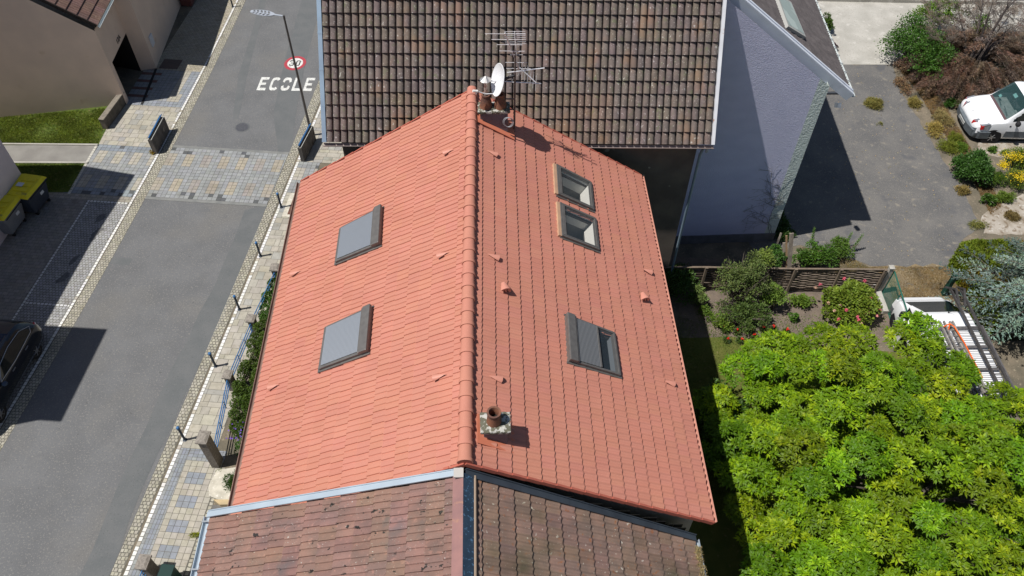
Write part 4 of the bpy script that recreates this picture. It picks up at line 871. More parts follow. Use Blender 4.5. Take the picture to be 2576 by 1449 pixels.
b = MB(); dI = A3(-1, .25, 0); b.quad(g0, g0 + dI * 1.5, up(g0 + dI * 1.5, gz), up(g0, gz)); b.quad(g1, g1 + dI * 1.5, up(g1 + dI * 1.5, gz), up(g1, gz)); b.quad(g0 + dI * 1.5, g1 + dI * 1.5, up(g1 + dI * 1.5, gz), up(g0 + dI * 1.5, gz)); b.quad(up(g0, gz), up(g1, gz), up(g1 + dI * 1.5, gz), up(g0 + dI * 1.5, gz))
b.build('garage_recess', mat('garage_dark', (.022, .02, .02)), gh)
b = MB(); far = px2 + dS * 14; hi2 = 4.6
b.quad(px1, px2, up(px2, hi2), up(px1, hi2)); 
wz0, wz1 = 2.55, 3.9; wa, wb = px2 + dS * 2.9, px2 + dS * 4.2
b.quad(px2, far, up(far, wz0), up(px2, wz0)); b.quad(up(px2, wz1), up(far, wz1), up(far, hi2), up(px2, hi2)); b.quad(up(px2, wz0), up(wa, wz0), up(wa, wz1), up(px2, wz1)); b.quad(up(wb, wz0), up(far, wz0), up(far, wz1), up(wb, wz1))
b.quad(up(px1, HG), up(px1 + gs * 9, HG), up(px1 + gs * 9, hi2), up(px1, hi2)); b.build('wall', m_bg, gh)
b = MB(); ib = A3(-.14, 0, 0); b.quad(up(wa, wz0) + ib, up(wb, wz0) + ib, up(wb, wz1) + ib, up(wa, wz1) + ib); wo = b.build('window', mat('dark_window', (.03, .035, .04), None, 1, .1, spec=.6), gh)
b = MB(); b.beam(up(wa, wz0 + .02) + A3(-.04, 0, 0), up(wb, wz0 + .02) + A3(-.04, 0, 0), .2, .05); b.beam(up((wa + wb) / 2, wz0) + ib * .8, up((wa + wb) / 2, wz1) + ib * .8, .05, .05, up=(0, 1, 0)); b.build('frame', m_bg, wo)
# tiled roof over garage: slope rises to the left of the street side
cr = VW(*[v * .2222 for v in (1100, 285)], c0[1], 0); cr = G(*[v * .2222 for v in (1100, 285)], HG + .12)
ml = unit((cl - c0) * A3(1, 1, 0)); ng0 = unit(np.cross(ml, (0, 0, 1))); ei = cr; ej = cr + gs * 12.5
rsl = RSL
top_a = ei + ml * 5.0 + A3(0, 0, 5.0 * rsl); top_b = ej + ml * 5.0 + A3(0, 0, 5.0 * rsl)
m_bt = mat('old_roof_brown', (.22, .135, .11), (.16, .10, .085), 3, .9, .5, 50, attr=True, spots=[(8, .63, .08, (.28, .2, .17))])
tile_roof('roof_slope', top_b, top_a, ej, ei, 15, 40, wave2, 10, .035, m_bt, oldcol, gh, base=-.02, stagger=0)
nG = unit(np.cross(top_a - top_b, ej - top_b)); nG = nG * np.sign(nG[2]); deck(top_b, top_a, ej, ei, nG, gh, drop=.08)
b = MB(); b.quad(top_a, top_b, top_b + ml * 6 - A3(0, 0, 3.4), top_a + ml * 6 - A3(0, 0, 3.4)); b.build('back_slope', m_bt, gh)
gutter(ei + A3(.07, -.02, -.05), ej + A3(.07, 0, -.05), .06, mat('white_gutter', (.55, .6, .6)), gh, 1)
b = MB(); b.beam(ei - gs * .03 - nG * .04, top_a - gs * .03 - nG * .04, .04, .14, up=nG); b.build('verge_board', m_dark, gh)
b = MB(); pp = ej * 0 + G(395, 8, 4.0) ; b.tube(px1 + A3(.10, .12, 4.4), px1 + A3(.10, .12, 5.6), .05, n=8); b.build('downpipe', m_zinc, gh)
b = MB(); b.quad(up(px2, hi2) + A3(.35, -.35, 0), up(far, hi2) + A3(.35, 0, 0), up(far, hi2 + 3) + A3(-5, 0, 0), up(px2, hi2 + 3) + A3(-5, -.3, 0)); b.build('roof_slope', m_bt, gh)
# house number and small sign on the walls
def on_wall(P, dirx, txt, size, mt, name, parent, dep=.012):
    cu = bpy.data.curves.new('txt', 'FONT'); cu.body = txt; cu.size = size; cu.extrude = dep / 2; cu.align_x = 'CENTER'; cu.align_y = 'CENTER'
    o = bpy.data.objects.new('txt', cu); scene.collection.objects.link(o); bpy.context.view_layer.update()
    me = bpy.data.meshes.new_from_object(o.evaluated_get(bpy.context.evaluated_depsgraph_get())); bpy.data.objects.remove(o)
    X = unit(dirx); Z = A3(0, 0, 1); Nn = np.cross(X, Z); M_ = Matrix(((X[0], Z[0], Nn[0], P[0]), (X[1], Z[1], Nn[1], P[1]), (X[2], Z[2], Nn[2], P[2]), (0, 0, 0, 1))); me.transform(M_); me.materials.clear(); me.materials.append(mt)
    return link(bpy.data.objects.new(name, me), parent)
ng = unit(np.cross(gs, (0, 0, 1)))
nPos = PL(1337 * .2222, 447 * .2222, c0, ng); on_wall(nPos + ng * .02, gs, '12A', .34, mat('iron_numerals', (.09, .08, .075)), 'house_number', gh)
nd2 = unit(np.cross(dS, (0, 0, 1))); bP = PL(1711 * .2222, 455 * .2222, px2, nd2); b = MB(); b.box(bP + nd2 * .03, (.42, .06, .55), (dS, nd2, (0, 0, 1))); o = b.build('meter_box', mat('meter_box_white', (.62, .64, .68), None, 1, .5), gh, bevel=.01)
b = MB(); b.box(bP + nd2 * .064, (.34, .01, .47), (dS, nd2, (0, 0, 1))); b.build('door', mat('meter_box_door', (.56, .58, .62)), o)
lp = G(462, 30) ; t = thing('letter_cabinet', 'dark red cabinet in the shaded pavement against the beige house', 'cabinet', lp); b = MB(); b.box(up(px2 + dS * 6.6, .55) + A3(.35, 0, 0), (.6, 1.5, 1.1), (A3(1, 0, 0), dS, A3(0, 0, 1))); b.build('box', mat('dark_red_panel', (.16, .06, .05)), t, bevel=.03); b = MB(); b.box(up(px2 + dS * 6.6, 1.13) + A3(.35, 0, 0), (.68, 1.58, .06), (A3(1, 0, 0), dS, A3(0, 0, 1))); b.build('lid', mat('dark_red_lid', (.13, .05, .045)), t, bevel=.02)

# ---------------------------------------------------------------- left building (mostly outside the frame), grey lilac wall
lb = thing('grey_lilac_house', 'house with smooth grey lilac wall beside the yellow lidded bins', 'house', (-24, 18, 0))
kc = G(86, 490); eZ = 7.7; dl = unit(A3(.055, 1, 0)); m_gl = mat('grey_lilac_render', (.66, .60, .63), (.61, .55, .58), 1.2, .95, .4, 50)
s0p = kc; s1p = kc - dl * 12.2; lw = A3(-8, .3, 0)
b = MB(); b.add([s1p, s0p, up(s0p, eZ), up(s1p, eZ), s0p + lw, up(s0p + lw, eZ), up(s0p + lw * .5, eZ + 3.6), s1p + lw, up(s1p + lw, eZ), up(s1p + lw * .5, eZ + 3.6)], [(0, 1, 2, 3), (1, 4, 5, 6, 2), (0, 3, 9, 8, 7)]); b.build('wall', m_gl, lb)
shx, shy = sdir[0] / -sdir[2], sdir[1] / -sdir[2]
def shade_src(px, py, z): g = G(px, py); return A3(g[0] - shx * z, g[1] - shy * z, z)
ea, ebb = shade_src(336, 441, eZ - .05), shade_src(88, 826, eZ - .05); ebb = ea + (ebb - ea) * 1.0; e_end = ea + (ebb - ea) * 1.42
ra_, rb_ = ea + lw * .56 + A3(0, 0, 3.6), e_end + lw * .56 + A3(0, 0, 3.6)
b = MB(); b.hexa([ea, e_end, rb_, ra_], [p + A3(.0, 0, .16) for p in (ea, e_end, rb_, ra_)]); b.quad(ra_, rb_, rb_ + lw * .6 - A3(0, 0, 3.8), ra_ + lw * .6 - A3(0, 0, 3.8)); b.build('roof_slope', m_bt, lb)
d0, d1 = shade_src(266, 829, 9.6), shade_src(150, 1061, 9.6)
b = MB(); D_ = A3(-3.4, .2, 0); b.hexa([up(d0 + A3(-.15, -.2, 0), 6.4), up(d1 + A3(-.15, .2, 0), 6.4), up(d1 + D_, 6.4), up(d0 + D_, 6.4)], [up(d0 + A3(-.15, -.2, 0), 9.5), up(d1 + A3(-.15, .2, 0), 9.5), up(d1 + D_, 9.5), up(d0 + D_, 9.5)]); b.build('dormer', m_gl, lb)
b = MB(); b.hexa([d0, d1, d1 + D_, d0 + D_], [p + A3(0, 0, .14) for p in (d0, d1, d1 + D_, d0 + D_)]); b.build('dormer_roof', m_bt, lb)
# ---------------------------------------------------------------- bollards
m_bol = mat('bollard_paint', (.02, .035, .055), (.03, .045, .07), 8, .45); m_blue = mat('blue_paint', (.045, .16, .36), (.04, .13, .30), 6, .45)
def bollard(label):
    t = thing('bollard', label, 'bollard', (0, 0, 0), 'thin dark bollards along the kerb', local=True)
    b = MB(); b.lathe([(.075, 0), (.075, .02), (.042, .03), (.040, .70), (.052, .705), (.052, .73), (.040, .735)], (0, 0, 0), 14); b.build('post', m_bol, t, smooth=True)
    b = MB(); b.lathe([(.036, .735), (.052, .76), (.058, .79), (.050, .82), (.028, .84), (.001, .845)], (0, 0, 0), 14, cap=False); b.build('knob', m_blue, t, smooth=True)
    return t
bl_ = [((708, 522), 'bollard beside the brown utility cover, first below the crossing'), ((656, 645), 'second bollard below the crossing, level with the upper left roof window'), ((603, 779), 'third bollard below the crossing, in front of the bushes'), ((543, 922), 'fourth bollard below the crossing, beside the middle fence pillar'), ((466, 1107), 'nearest bollard, beside the big granite gate pillar'), ((586, 18), 'bollard on the far left pavement at the top of the photo')]
b0 = bollard(bl_[0][1]); pts_ = [p for p, _ in bl_]; b0.location = G(*pts_[0])
for p, lb_ in bl_[1:]:
    c = dup(b0); c.location = G(*p); c['label'] = lb_
# ---------------------------------------------------------------- street lamp
P0 = G(784, 341); t = thing('street_lamp', 'slim grey street lamp with leaf shaped perforated head over the road', 'street lamp', P0)
hz_ = HT(P0, 712, 42); m_pole = mat('lamp_pole', (.12, .11, .11), (.15, .14, .135), 5, .4, metal=.4)
b = MB(); b.path([P0, P0 + A3(0, 0, hz_ * .5), P0 + A3(0, 0, hz_)], [.062, .052, .040], 14); b.lathe([(.11, 0), (.11, .02), (.08, .03)], P0, 14); b.build('pole', m_pole, t, smooth=True)
tipL = G(631, 29.5, hz_ + .02); top = P0 + A3(0, 0, hz_); Xl = tipL - top; Ll = np.linalg.norm(Xl); Xl /= Ll; Yl = A3(-Xl[1], Xl[0], 0); Yl = unit(Yl); Zl = np.cross(Xl, Yl)
def hw(s):  # half width along the leaf
    if s < .28: return .035 + .02 * s
    q_ = (s - .28) / .72; return .04 + .155 * math.sin(math.pi * min(1, q_ * .97) ** .85) ** .8
b = MB(); ns = 40
def L3(s, y, z=0): return top + Xl * s * Ll + Yl * y + Zl * (z + .02)
holes_ = []
for i, s in enumerate((.42, .53, .64, .75, .86)): holes_ += [(s, 1), (s + .02, -1)]
NX, NY = 60, 13; Vg = []; ok = {}
for i in range(NX + 1):
    s = i / NX; h_ = hw(s)
    for j in range(NY + 1): y = (j / NY * 2 - 1) * h_; Vg.append((s, y))
def in_hole(s, y):
    h_ = hw(s); 
    for hs, sg in holes_:
        yy = y * sg; cx = hs + .35 * yy; 
        if .14 * h_ < yy < .80 * h_ and abs(s - cx) < .033: return True
    return False
for zz, flip in ((.018, 0), (-.018, 1)): pass
Vt = [L3(s, y, .018) for s, y in Vg] + [L3(s, y, -.018) for s, y in Vg]; nn = len(Vg); m1 = NY + 1; keep = np.zeros((NX, NY), bool)
for i in range(NX):
    for j in range(NY):
        s = (i + .5) / NX; y = ((j + .5) / NY * 2 - 1) * hw(s); keep[i, j] = not in_hole(s, y)
F_ = []
for i in range(NX):
    for j in range(NY):
        if not keep[i, j]: continue
        a, c, d, e = i * m1 + j, (i + 1) * m1 + j, (i + 1) * m1 + j + 1, i * m1 + j + 1; F_ += [(a, c, d, e), (e + nn, d + nn, c + nn, a + nn)]
        for di, dj, q_, r_ in ((-1, 0, e, a), (1, 0, c, d), (0, -1, a, c), (0, 1, d, e)):
            ii, jj = i + di, j + dj
            if not (0 <= ii < NX and 0 <= jj < NY and keep[ii, jj]): F_.append((q_, q_ + nn, r_ + nn, r_))
b.add(Vt, F_); b.build('lamp_head', mat('lamp_aluminium', (.48, .51, .56), None, 1, .4, metal=.3), t)
b = MB(); b.tube(top - A3(0, 0, .1), top + A3(0, 0, .05), .046, n=12); b.build('collar', m_pole, t)
b = MB(); b.box(L3(.62, 0, -.03), (.5, .12, .03), (Xl, Yl, Zl)); b.build('light_panel', mat('lamp_panel', (.3, .3, .3)), t)
# ---------------------------------------------------------------- steel slab barriers with blue hand rail
m_slab = mat('stained_concrete', (.135, .12, .11), (.075, .07, .066), 3, .8, .4, 30, stretch=(1, 1, .5), spots=[(2.4, .60, .08, (.05, .035, .03)), (6, .64, .06, (.28, .25, .21))])
def barrier(a, c, label, h=.80, wdt=.20):
    t = thing('pavement_barrier', label, 'barrier', (a + c) / 2, 'dark slab barriers on both pavements'); d = unit(c - a); s = unit(np.cross(d, (0, 0, 1))) ; L_ = np.linalg.norm(c - a)
    b = MB(); b.box((a + c) / 2 + A3(0, 0, h / 2) - s * wdt / 2, (L_, wdt, h), (d, s, A3(0, 0, 1))); b.build('slab', m_slab, t, bevel=.012)
    b = MB(); b.box((a + c) / 2 + A3(0, 0, h + .01) - s * wdt * .15, (L_, .02, .03), (d, s, A3(0, 0, 1))); b.box((a + c) / 2 + A3(0, 0, h + .01) - s * wdt * .85, (L_, .02, .03), (d, s, A3(0, 0, 1))); b.build('edge_trim', mat('pale_edging', (.5, .5, .46)), t)
    b = MB(); b.box((a + c) / 2 + A3(0, 0, h + .002) - s * wdt * .5, (L_ * .96, wdt * .5, .008), (d, s, A3(0, 0, 1))); b.build('slot', mat('slot_black', (.02, .02, .025)), t)
    b = MB(); o_ = -s * wdt * .62 + A3(0, 0, h + .09); b.tube(a + o_ + d * .06, c + o_ + d * .05, .022, n=8); b.tube(a + o_ + d * .06 - s * .05 + A3(0, 0, -.02), c + o_ - s * .05 + A3(0, 0, -.02), .014, n=8); b.build('hand_rail', m_blue, t, smooth=True)
    for f in (.12, .5, .9):
        b = MB(); p = a + (c - a) * f - s * wdt * .62; b.tube(p + A3(0, 0, h), p + A3(0, 0, h + .09), .012, n=6); b.build('rail_post', m_bol, t)
    return t
q_ = 220 / 1328; Zb = lambda x, y: G((500 + x * q_) / 1.5528, (380 + y * q_) / 1.5528)
barrier(Zb(705, 1345), Zb(992, 790), 'dark stained slab barrier with blue rail on the left pavement')
barrier(G(767, 408), G(796, 352), 'dark slab barrier with blue rail at the foot of the street lamp', wdt=.18)
# low wall stub beside the beige house
a, c = G(272, 326), G(322, 257); t = thing('low_wall', 'short weathered concrete wall stub between lawn and pavement', 'low wall', (a + c) / 2); d = unit(c - a); s = unit(np.cross(d, (0, 0, 1)))
b = MB(); b.box((a + c) / 2 + A3(0, 0, .27) - s * .12, (np.linalg.norm(c - a), .24, .54), (d, s, A3(0, 0, 1))); b.build('wall', mat('mossy_concrete', (.14, .12, .10), (.09, .08, .065), 5, .95, .6, 30), t, bevel=.015)
b = MB(); b.box((a + c) / 2 + A3(0, 0, .555) - s * .12, (np.linalg.norm(c - a) + .03, .27, .05), (d, s, A3(0, 0, 1))); b.build('coping', mat('lichen_coping', (.24, .21, .17), (.17, .15, .125), 8, .95, .6, 30), t, bevel=.01)
# ---------------------------------------------------------------- garden pillars and blue rail fence, left of the red house
m_gran = mat('dark_granite', (.12, .105, .09), (.21, .185, .16), 16, .85, .6, 60); m_gcap = mat('granite_cap', (.30, .27, .235), (.19, .17, .15), 14, .9, .7, 50)
gp = lambda x, y, z=0: G((700 + x * .41408) / 1.5528, (1400 + y * .41408) / 1.5528, z)
def pillar(P, h, sx_, sy_, label, ov=.05):
    t = thing('gate_pillar', label, 'pillar', P, 'granite pillars of the blue fence'); d = RV
    b = MB(); b.box(P + A3(0, 0, h / 2), (sx_, sy_, h), (RU, RV, A3(0, 0, 1))); b.build('shaft', m_gran, t, bevel=.01)
    b = MB(); b.box(P + A3(0, 0, h + .035), (sx_ + 2 * ov, sy_ + 2 * ov, .07), (RU, RV, A3(0, 0, 1))); b.box(P + A3(0, 0, h + .09), (sx_ + ov, sy_ + ov, .04), (RU, RV, A3(0, 0, 1)), taper=.6); b.build('cap', m_gcap, t, bevel=.01); return t
PA = gp(343, 1045) + RV * .22; PBc = G(1, 1); hA = 1.62
pillar(PA, hA, .27, .36, 'largest granite gate pillar at the corner of the driveway')
PB = gp(505, 235); PB = G((700 + 455 * .41408) / 1.5528, (1400 + 150 * .41408) / 1.5528, .85); PB = A3(PB[0], PB[1], 0)
PCp = G((1757 + 1793) / 2 * .3555 , 386.4 + 1165 * .3555, .85); PCp = A3(PCp[0], PCp[1], 0)
PD = G(1945 * .3555, 386.4 + 803 * .3555, .85); PD = A3(PD[0], PD[1], 0)
pillar(PB, .80, .22, .26, 'granite pillar between the two blue fence runs nearest the driveway')
pillar(PCp, .80, .22, .26, 'granite pillar in the middle of the bushes, partly under the red gutter')
pillar(PD, .80, .26, .28, 'farthest granite pillar, beside a dry grass clump under the red gutter')
def railfence(a, c, zs, label):
    t = thing('blue_fence', label, 'fence', (a + c) / 2, 'blue tubular fence runs')
    for z_ in zs: b = MB(); b.tube(a + A3(0, 0, z_), c + A3(0, 0, z_), .019, n=8); b.build('rail', m_blue, t, smooth=True)
    b = MB()
    for f in (.03, .35, .66, .97): p = a + (c - a) * f; b.tube(p + A3(.02, 0, zs[-1] - .1), p + A3(.02, 0, zs[0]), .012, n=6)
    b.build('upright', m_blue, t); return t
railfence(PA + RV * .2, PB - RV * .14, (.72, .56, .40), 'blue tube rail fence nearest the big gate pillar')
railfence(PB + RV * .14, PCp - RV * .14, (.72, .56, .40), 'middle run of blue tube rail fence beside the bushes')
railfence(PCp + RV * .14, PD - RV * .14, (.72, .56), 'far run of blue tube rail fence against the red gutter')
gp3 = lambda x, y, z=0: G((500 + x * .34507) / 1.5528, (1750 + y * .34507) / 1.5528, z)
PE = sum(gp3(x, y, .88) for x, y in ((70, 1345), (205, 1375), (275, 1222), (120, 1208))) / 4; PE = A3(PE[0], PE[1], 0)
pillar(PE, .82, .26, .34, 'granite pillar at the bottom edge of the photo beside a dark green box')
railfence(PE - RV * .2 , PE - RV * 2.4, (.72, .56, .40), 'blue rail fence leaving the bottom edge of the photo')
pb = gp3(455, 1400, .5); t = thing('letter_box', 'dark green metal box behind the bottom pillar', 'box', (pb[0], pb[1], 0)); b = MB(); b.box(A3(pb[0] + .05, pb[1] - .12, .38), (.36, .42, .76), (RU, RV, A3(0, 0, 1))); b.build('body', mat('dark_green_metal', (.012, .045, .035), None, 1, .4), t, bevel=.02)
b = MB(); b.box(A3(pb[0] + .05, pb[1] - .12, .775), (.40, .46, .03), (RU, RV, A3(0, 0, 1))); b.build('lid', mat('dark_green_lid', (.010, .035, .03), None, 1, .35), t, bevel=.01)
# ---------------------------------------------------------------- wheelie bins
def bin4(P, rz, col, label, flip=False):
    t = thing('wheeled_bin', label, 'bin', P, 'large bins with yellow lids', rz=rz, local=True); m_b = col
    b = MB(); b.hexa([(-.52, -.36, .16), (.52, -.36, .16), (.52, .36, .16), (-.52, .36, .16)], [(-.66, -.52, 1.12), (.66, -.52, 1.12), (.66, .52, 1.12), (-.66, .52, 1.12)])
    b.build('body', m_b, t, bevel=.05)
    b = MB(); b.hexa([(-.69, -.56, 1.08), (.69, -.56, 1.08), (.69, .55, 1.08), (-.69, .55, 1.08)], [(-.69, -.56, 1.15), (.69, -.56, 1.15), (.69, .55, 1.15), (-.69, .55, 1.15)]); b.build('rim', m_b, t, bevel=.02)
    m_y = mat('yellow_lid', (.78, .66, .02), (.66, .56, .03), 4, .5, spots=[(3, .62, .1, (.30, .25, .05))])
    b = MB(); b.hexa([(-.70, -.58, 1.15), (.70, -.58, 1.15), (.70, .40, 1.15), (-.70, .40, 1.15)], [(-.62, -.46, 1.27), (.62, -.46, 1.27), (.62, .34, 1.27), (-.62, .34, 1.27)])
    b.hexa([(-.70, .40, 1.14), (.70, .40, 1.14), (.70, .60, 1.12), (-.70, .60, 1.12)], [(-.66, .36, 1.22), (.66, .36, 1.22), (.66, .56, 1.19), (-.66, .56, 1.19)])
    for x in (-.3, .0, .3): b.box((x, -.06, 1.285), (.20, .62, .03))
    lid = b.build('lid', m_y, t, bevel=.015)
    b = MB(); b.box((-.05, .1, 1.306), (.22, .28, .006)); b.build('sticker', mat('sticker_white', (.62, .64, .66)), lid)
    b = MB(); b.box((.18, -.46, .80), (.20, .02, .22), (A3(1, 0, 0), A3(0, 1, -.16), A3(0, .16, 1))); b.build('sticker', mat('sticker_white', (.62, .64, .66)), t)
    b = MB(); b.tube((-.6, -.60, 1.1), (.6, -.60, 1.1), .018, n=6); b.tube((-.74, -.25, .98), (-.74, .25, .98), .018, n=6); b.tube((.74, -.25, .98), (.74, .25, .98), .018, n=6); b.build('handle', mat('black_plastic', (.02, .02, .022)), t)
    for x, y in ((-.42, -.3), (.42, -.3), (.42, .3), (-.42, .3)):
        b = MB(); b.tube((x - .025, y, .09), (x + .025, y, .09), .09, n=14); b.box((x, y, .16), (.07, .09, .08)); b.build('wheel', mat('rubber', (.02, .02, .02), None, 1, .7), t)
    return t
bz_ = lambda x, y, z=0: G(x * .22218, 322 + y * .22218, z)
bin4(A3(-20.55, 22.75, 0), math.radians(84), mat('bin_grey', (.22, .23, .25), (.19, .2, .22), 3, .5), 'light grey bin with yellow lid, nearest the camera')
bin4(A3(-20.05, 24.0, 0), math.radians(80), mat('bin_dark', (.055, .065, .09), (.045, .055, .075), 3, .5), 'dark blue grey bin with yellow lid, nearest the grass')
# ---------------------------------------------------------------- vehicles
def crom(a, n):
    a = np.asarray(a, float); t = np.linspace(0, len(a) - 1, n); i = np.clip(np.floor(t).astype(int), 0, len(a) - 2); f = (t - i)[:, None]
    g = lambda k: a[np.clip(k, 0, len(a) - 1)]
    p0, p1, p2, p3 = g(i - 1), g(i), g(i + 1), g(i + 2)
    return .5 * (2 * p1 + (p2 - p0) * f + (2 * p0 - 5 * p1 + 4 * p2 - p3) * f ** 2 + (3 * p1 - p0 - 3 * p2 + p3) * f ** 3)
def car_shell(stations, root, m_body, parts, nx=110):
    """stations: (x, zbottom, zbelt, ztop, halfwidth_low, halfwidth_belt, halfwidth_top); x=0 nose, grows backwards.  parts: list (name, material, test(x,y,z,frac))"""
    S = crom(stations, nx); V = []; prof = []
    for x, zb, zl, zt, w0, w1, w2 in S:
        ring = []
        fr = [(w0 * .94, zb), (w0, zb + .10), (w0 * 1.01, zb + (zl - zb) * .5), (w1, zl - .04), (w1 * .985, zl)]
        up_ = max(zt - zl, .001); k = min(1, up_ / .35)
        for j in range(1, 9): f = j / 9; ring_w = w1 * .985 + (w2 - w1 * .985) * f ** 1.1; fr.append((ring_w, zl + up_ * (f * (1.0 - .0) * .955)))
        fr.append((w2 * .965, zl + up_ * .975)); fr.append((w2 * .90, zl + up_ * .992)); 
        for f in (.72, .5, .25, 0): fr.append((w2 * f, zl + up_ * (1.0 + .012 * (1 - f))))
        prof.append(fr)
    H_ = len(prof[0]); R_ = 2 * H_ - 1
    for (x, *_), fr in zip(S, prof):
        for y, z in fr: V.append((x, -y, z))
        for y, z in fr[-2::-1]: V.append((x, y, z))
    V = np.array(V); faces = {}; 
    for i in range(nx - 1):
        for j in range(R_ - 1):
            f = (i * R_ + j, (i + 1) * R_ + j, (i + 1) * R_ + j + 1, i * R_ + j + 1); c = V[list(f)].mean(0); jj = min(j, R_ - 2 - j); nm = 'body'
            for pn, pm, test in parts:
                if test(c[0], c[1], c[2], jj, S[i]): nm = pn; break
            faces.setdefault((nm, c[1] > 0) if nm in ('side_window', 'side_moulding') else (nm, None), []).append(f)
    objs = {}
    bodyo = None
    for key in faces:
        nm = key[0]; fs = faces[key]; used = sorted({i for f in fs for i in f}); mp = {u: k for k, u in enumerate(used)}
        b = MB(); b.add(V[used], [tuple(mp[i] for i in f) for f in fs])
        if nm == 'body':
            b.add([V[k] for k in range(R_)], [tuple(range(R_ - 1, -1, -1))]); b.add([V[(nx - 1) * R_ + k] for k in range(R_)], [tuple(range(R_))])
        pm = m_body if nm == 'body' else [p[1] for p in parts if p[0] == nm][0]
        objs[key] = b.build(nm, pm, root, smooth=True)
    return objs
m_carwhite = mat('white_car_paint', (.80, .81, .83), None, 1, .25, coat=.6); m_bumper = mat('grey_bumper', (.13, .15, .165), (.10, .115, .13), 8, .6)
m_cglass = mat('car_glass', (.012, .018, .02), None, 1, .05, spec=.7, coat=.3); m_vglass = mat('clear_car_glass', (.05, .11, .11), None, 1, .04, spec=.8, alpha=.42)
m_tyre = mat('rubber', (.02, .02, .02)); m_rim = mat('wheel_trim', (.35, .35, .36), None, 1, .35, metal=.6)
def wheel(root, x, y, r, side):
    b = MB(); b.lathe([(r * .6, -.1), (r * .96, -.1), (r, -.07), (r, .07), (r * .96, .1), (r * .6, .1)], (x, y, r), 26, ax=(A3(1, 0, 0), A3(0, 0, 1), A3(0, -1, 0))); o = b.build('wheel', m_tyre, root, smooth=True)
    b = MB(); sy = .095 * side; b.lathe([(.001, .11 * side), (r * .22, .105 * side), (r * .5, .085 * side), (r * .62, .102 * side)], (x, y, r), 20, ax=(A3(1, 0, 0), A3(0, 0, 1), A3(0, 1, 0)), cap=False)
    for k in range(6): a = k * math.pi / 3; p = A3(x, y + .105 * side, r); b.beam(p + A3(math.cos(a) * .05, 0, math.sin(a) * .05), p + A3(math.cos(a) * r * .55, 0, math.sin(a) * r * .55), .02, .03, up=(0, 1, 0))
    b.build('rim', m_rim, o)
# --- white compact van, top right: nose towards -x
pw = G(2484, 355.5); vrz = math.radians(-1.5)
van = thing('parked_van', 'white compact van parked under the brown dead conifer', 'van', (pw[0] - .90, pw[1] + .97, 0), rz=vrz, local=True)
st = [(-.02, .30, .62, .66, .62, .60, .55), (.05, .22, .72, .80, .80, .78, .66), (.25, .20, .84, .92, .85, .84, .72), (.60, .24, .94, 1.0, .86, .86, .74), (.98, .24, 1.00, 1.06, .865, .865, .76), (1.10, .22, 1.02, 1.13, .866, .866, .77), (1.34, .22, 1.03, 1.42, .868, .866, .76), (1.60, .22, 1.04, 1.73, .868, .866, .73), (1.78, .22, 1.04, 1.80, .868, .866, .72), (2.4, .22, 1.05, 1.83, .868, .866, .71), (3.2, .22, 1.05, 1.83, .868, .866, .71), (3.9, .22, 1.05, 1.80, .86, .86, .71), (4.0, .25, 1.05, 1.70, .84, .84, .68)]
car_shell(st, van, m_carwhite, [
    ('windscreen', m_vglass, lambda x, y, z, j, s: 1.08 < x < 1.66 and z > 1.02 + (x - 1.10) * 1.2 - .04 and abs(y) < .73 - (x - 1.1) * .06 and j >= 10),
    ('side_window', m_cglass, lambda x, y, z, j, s: 1.30 < x < 2.55 and 5 <= j <= 10 and z > 1.08 and z < 1.08 + (x - 1.22) * 1.05 and z < 1.64 and abs(y) > .5),
    ('bumper', m_bumper, lambda x, y, z, j, s: x < .40 and z < .60 - x * .25),
    ('scuttle', mat('scuttle_plastic', (.10, .06, .065)), lambda x, y, z, j, s: 1.0 < x < 1.10 and z > 1.0 and abs(y) < .72),
    ('side_moulding', m_bumper, lambda x, y, z, j, s: 1.2 < x < 3.8 and .42 < z < .50 and j <= 3)])
for x, s in ((.78, -1), (.78, 1), (3.35, -1), (3.35, 1)): wheel(van, x, s * .77, .30, s)
for s in (-1, 1): b = MB(); b.lathe([(.001, 0), (.37, 0), (.40, -.012)], (.78, s * .872, .30), 26, ax=(A3(1, 0, 0), A3(0, 0, 1), A3(0, s, 0)), cap=False); b.build('wheel_arch', mat('arch_black', (.012, .012, .014)), van)
van.scale = (1.13, 1.26, 1.14)
for s in (-1, 1):
    b = MB(); b.hexa([(-.02, s * .48, .68), (.20, s * .86, .68), (.42, s * .90, .70), (.12, s * .52, .70)], [(.0, s * .46, .83), (.20, s * .86, .85), (.50, s * .875, .945), (.16, s * .48, .90)]); o = b.build('headlight', mat('headlight_glass', (.35, .37, .4), None, 1, .1, metal=.5), van)
    b = MB(); b.hexa([(-.035, s * .47, .67), (.185, s * .87, .67), (.25, s * .895, .69), (.0, s * .50, .69)], [(-.02, s * .46, .80), (.19, s * .87, .82), (.26, s * .885, .86), (.03, s * .47, .845)]); b.build('indicator', mat('red_lens', (.42, .02, .02), None, 1, .2), o)
fb_ = [(.62, -.90), (.22, -.90), (-.04, -.74), (-.12, -.40), (-.14, 0), (-.12, .40), (-.04, .74), (.22, .90), (.62, .90)]; b = MB()
for k in range(8):
    (xa_, ya_), (xb_, yb_) = fb_[k], fb_[k + 1]; b.hexa([(xa_ + .04, ya_ * .98, .24), (xb_ + .04, yb_ * .98, .24), (xb_ + .2, yb_ * .8, .24), (xa_ + .2, ya_ * .8, .24)], [(xa_, ya_, .56), (xb_, yb_, .56), (xb_ + .16, yb_ * .86, .62), (xa_ + .16, ya_ * .86, .62)])
b.build('front_bumper', m_bumper, van)
b = MB(); b.box((-.145, .0, .44), (.012, .50, .11), (A3(1, 0, -.1), A3(0, 1, 0), A3(.1, 0, 1))); pl = b.build('number_plate', mat('plate_white', (.55, .56, .54)), van)
b = MB(); r_ = random.Random(3)
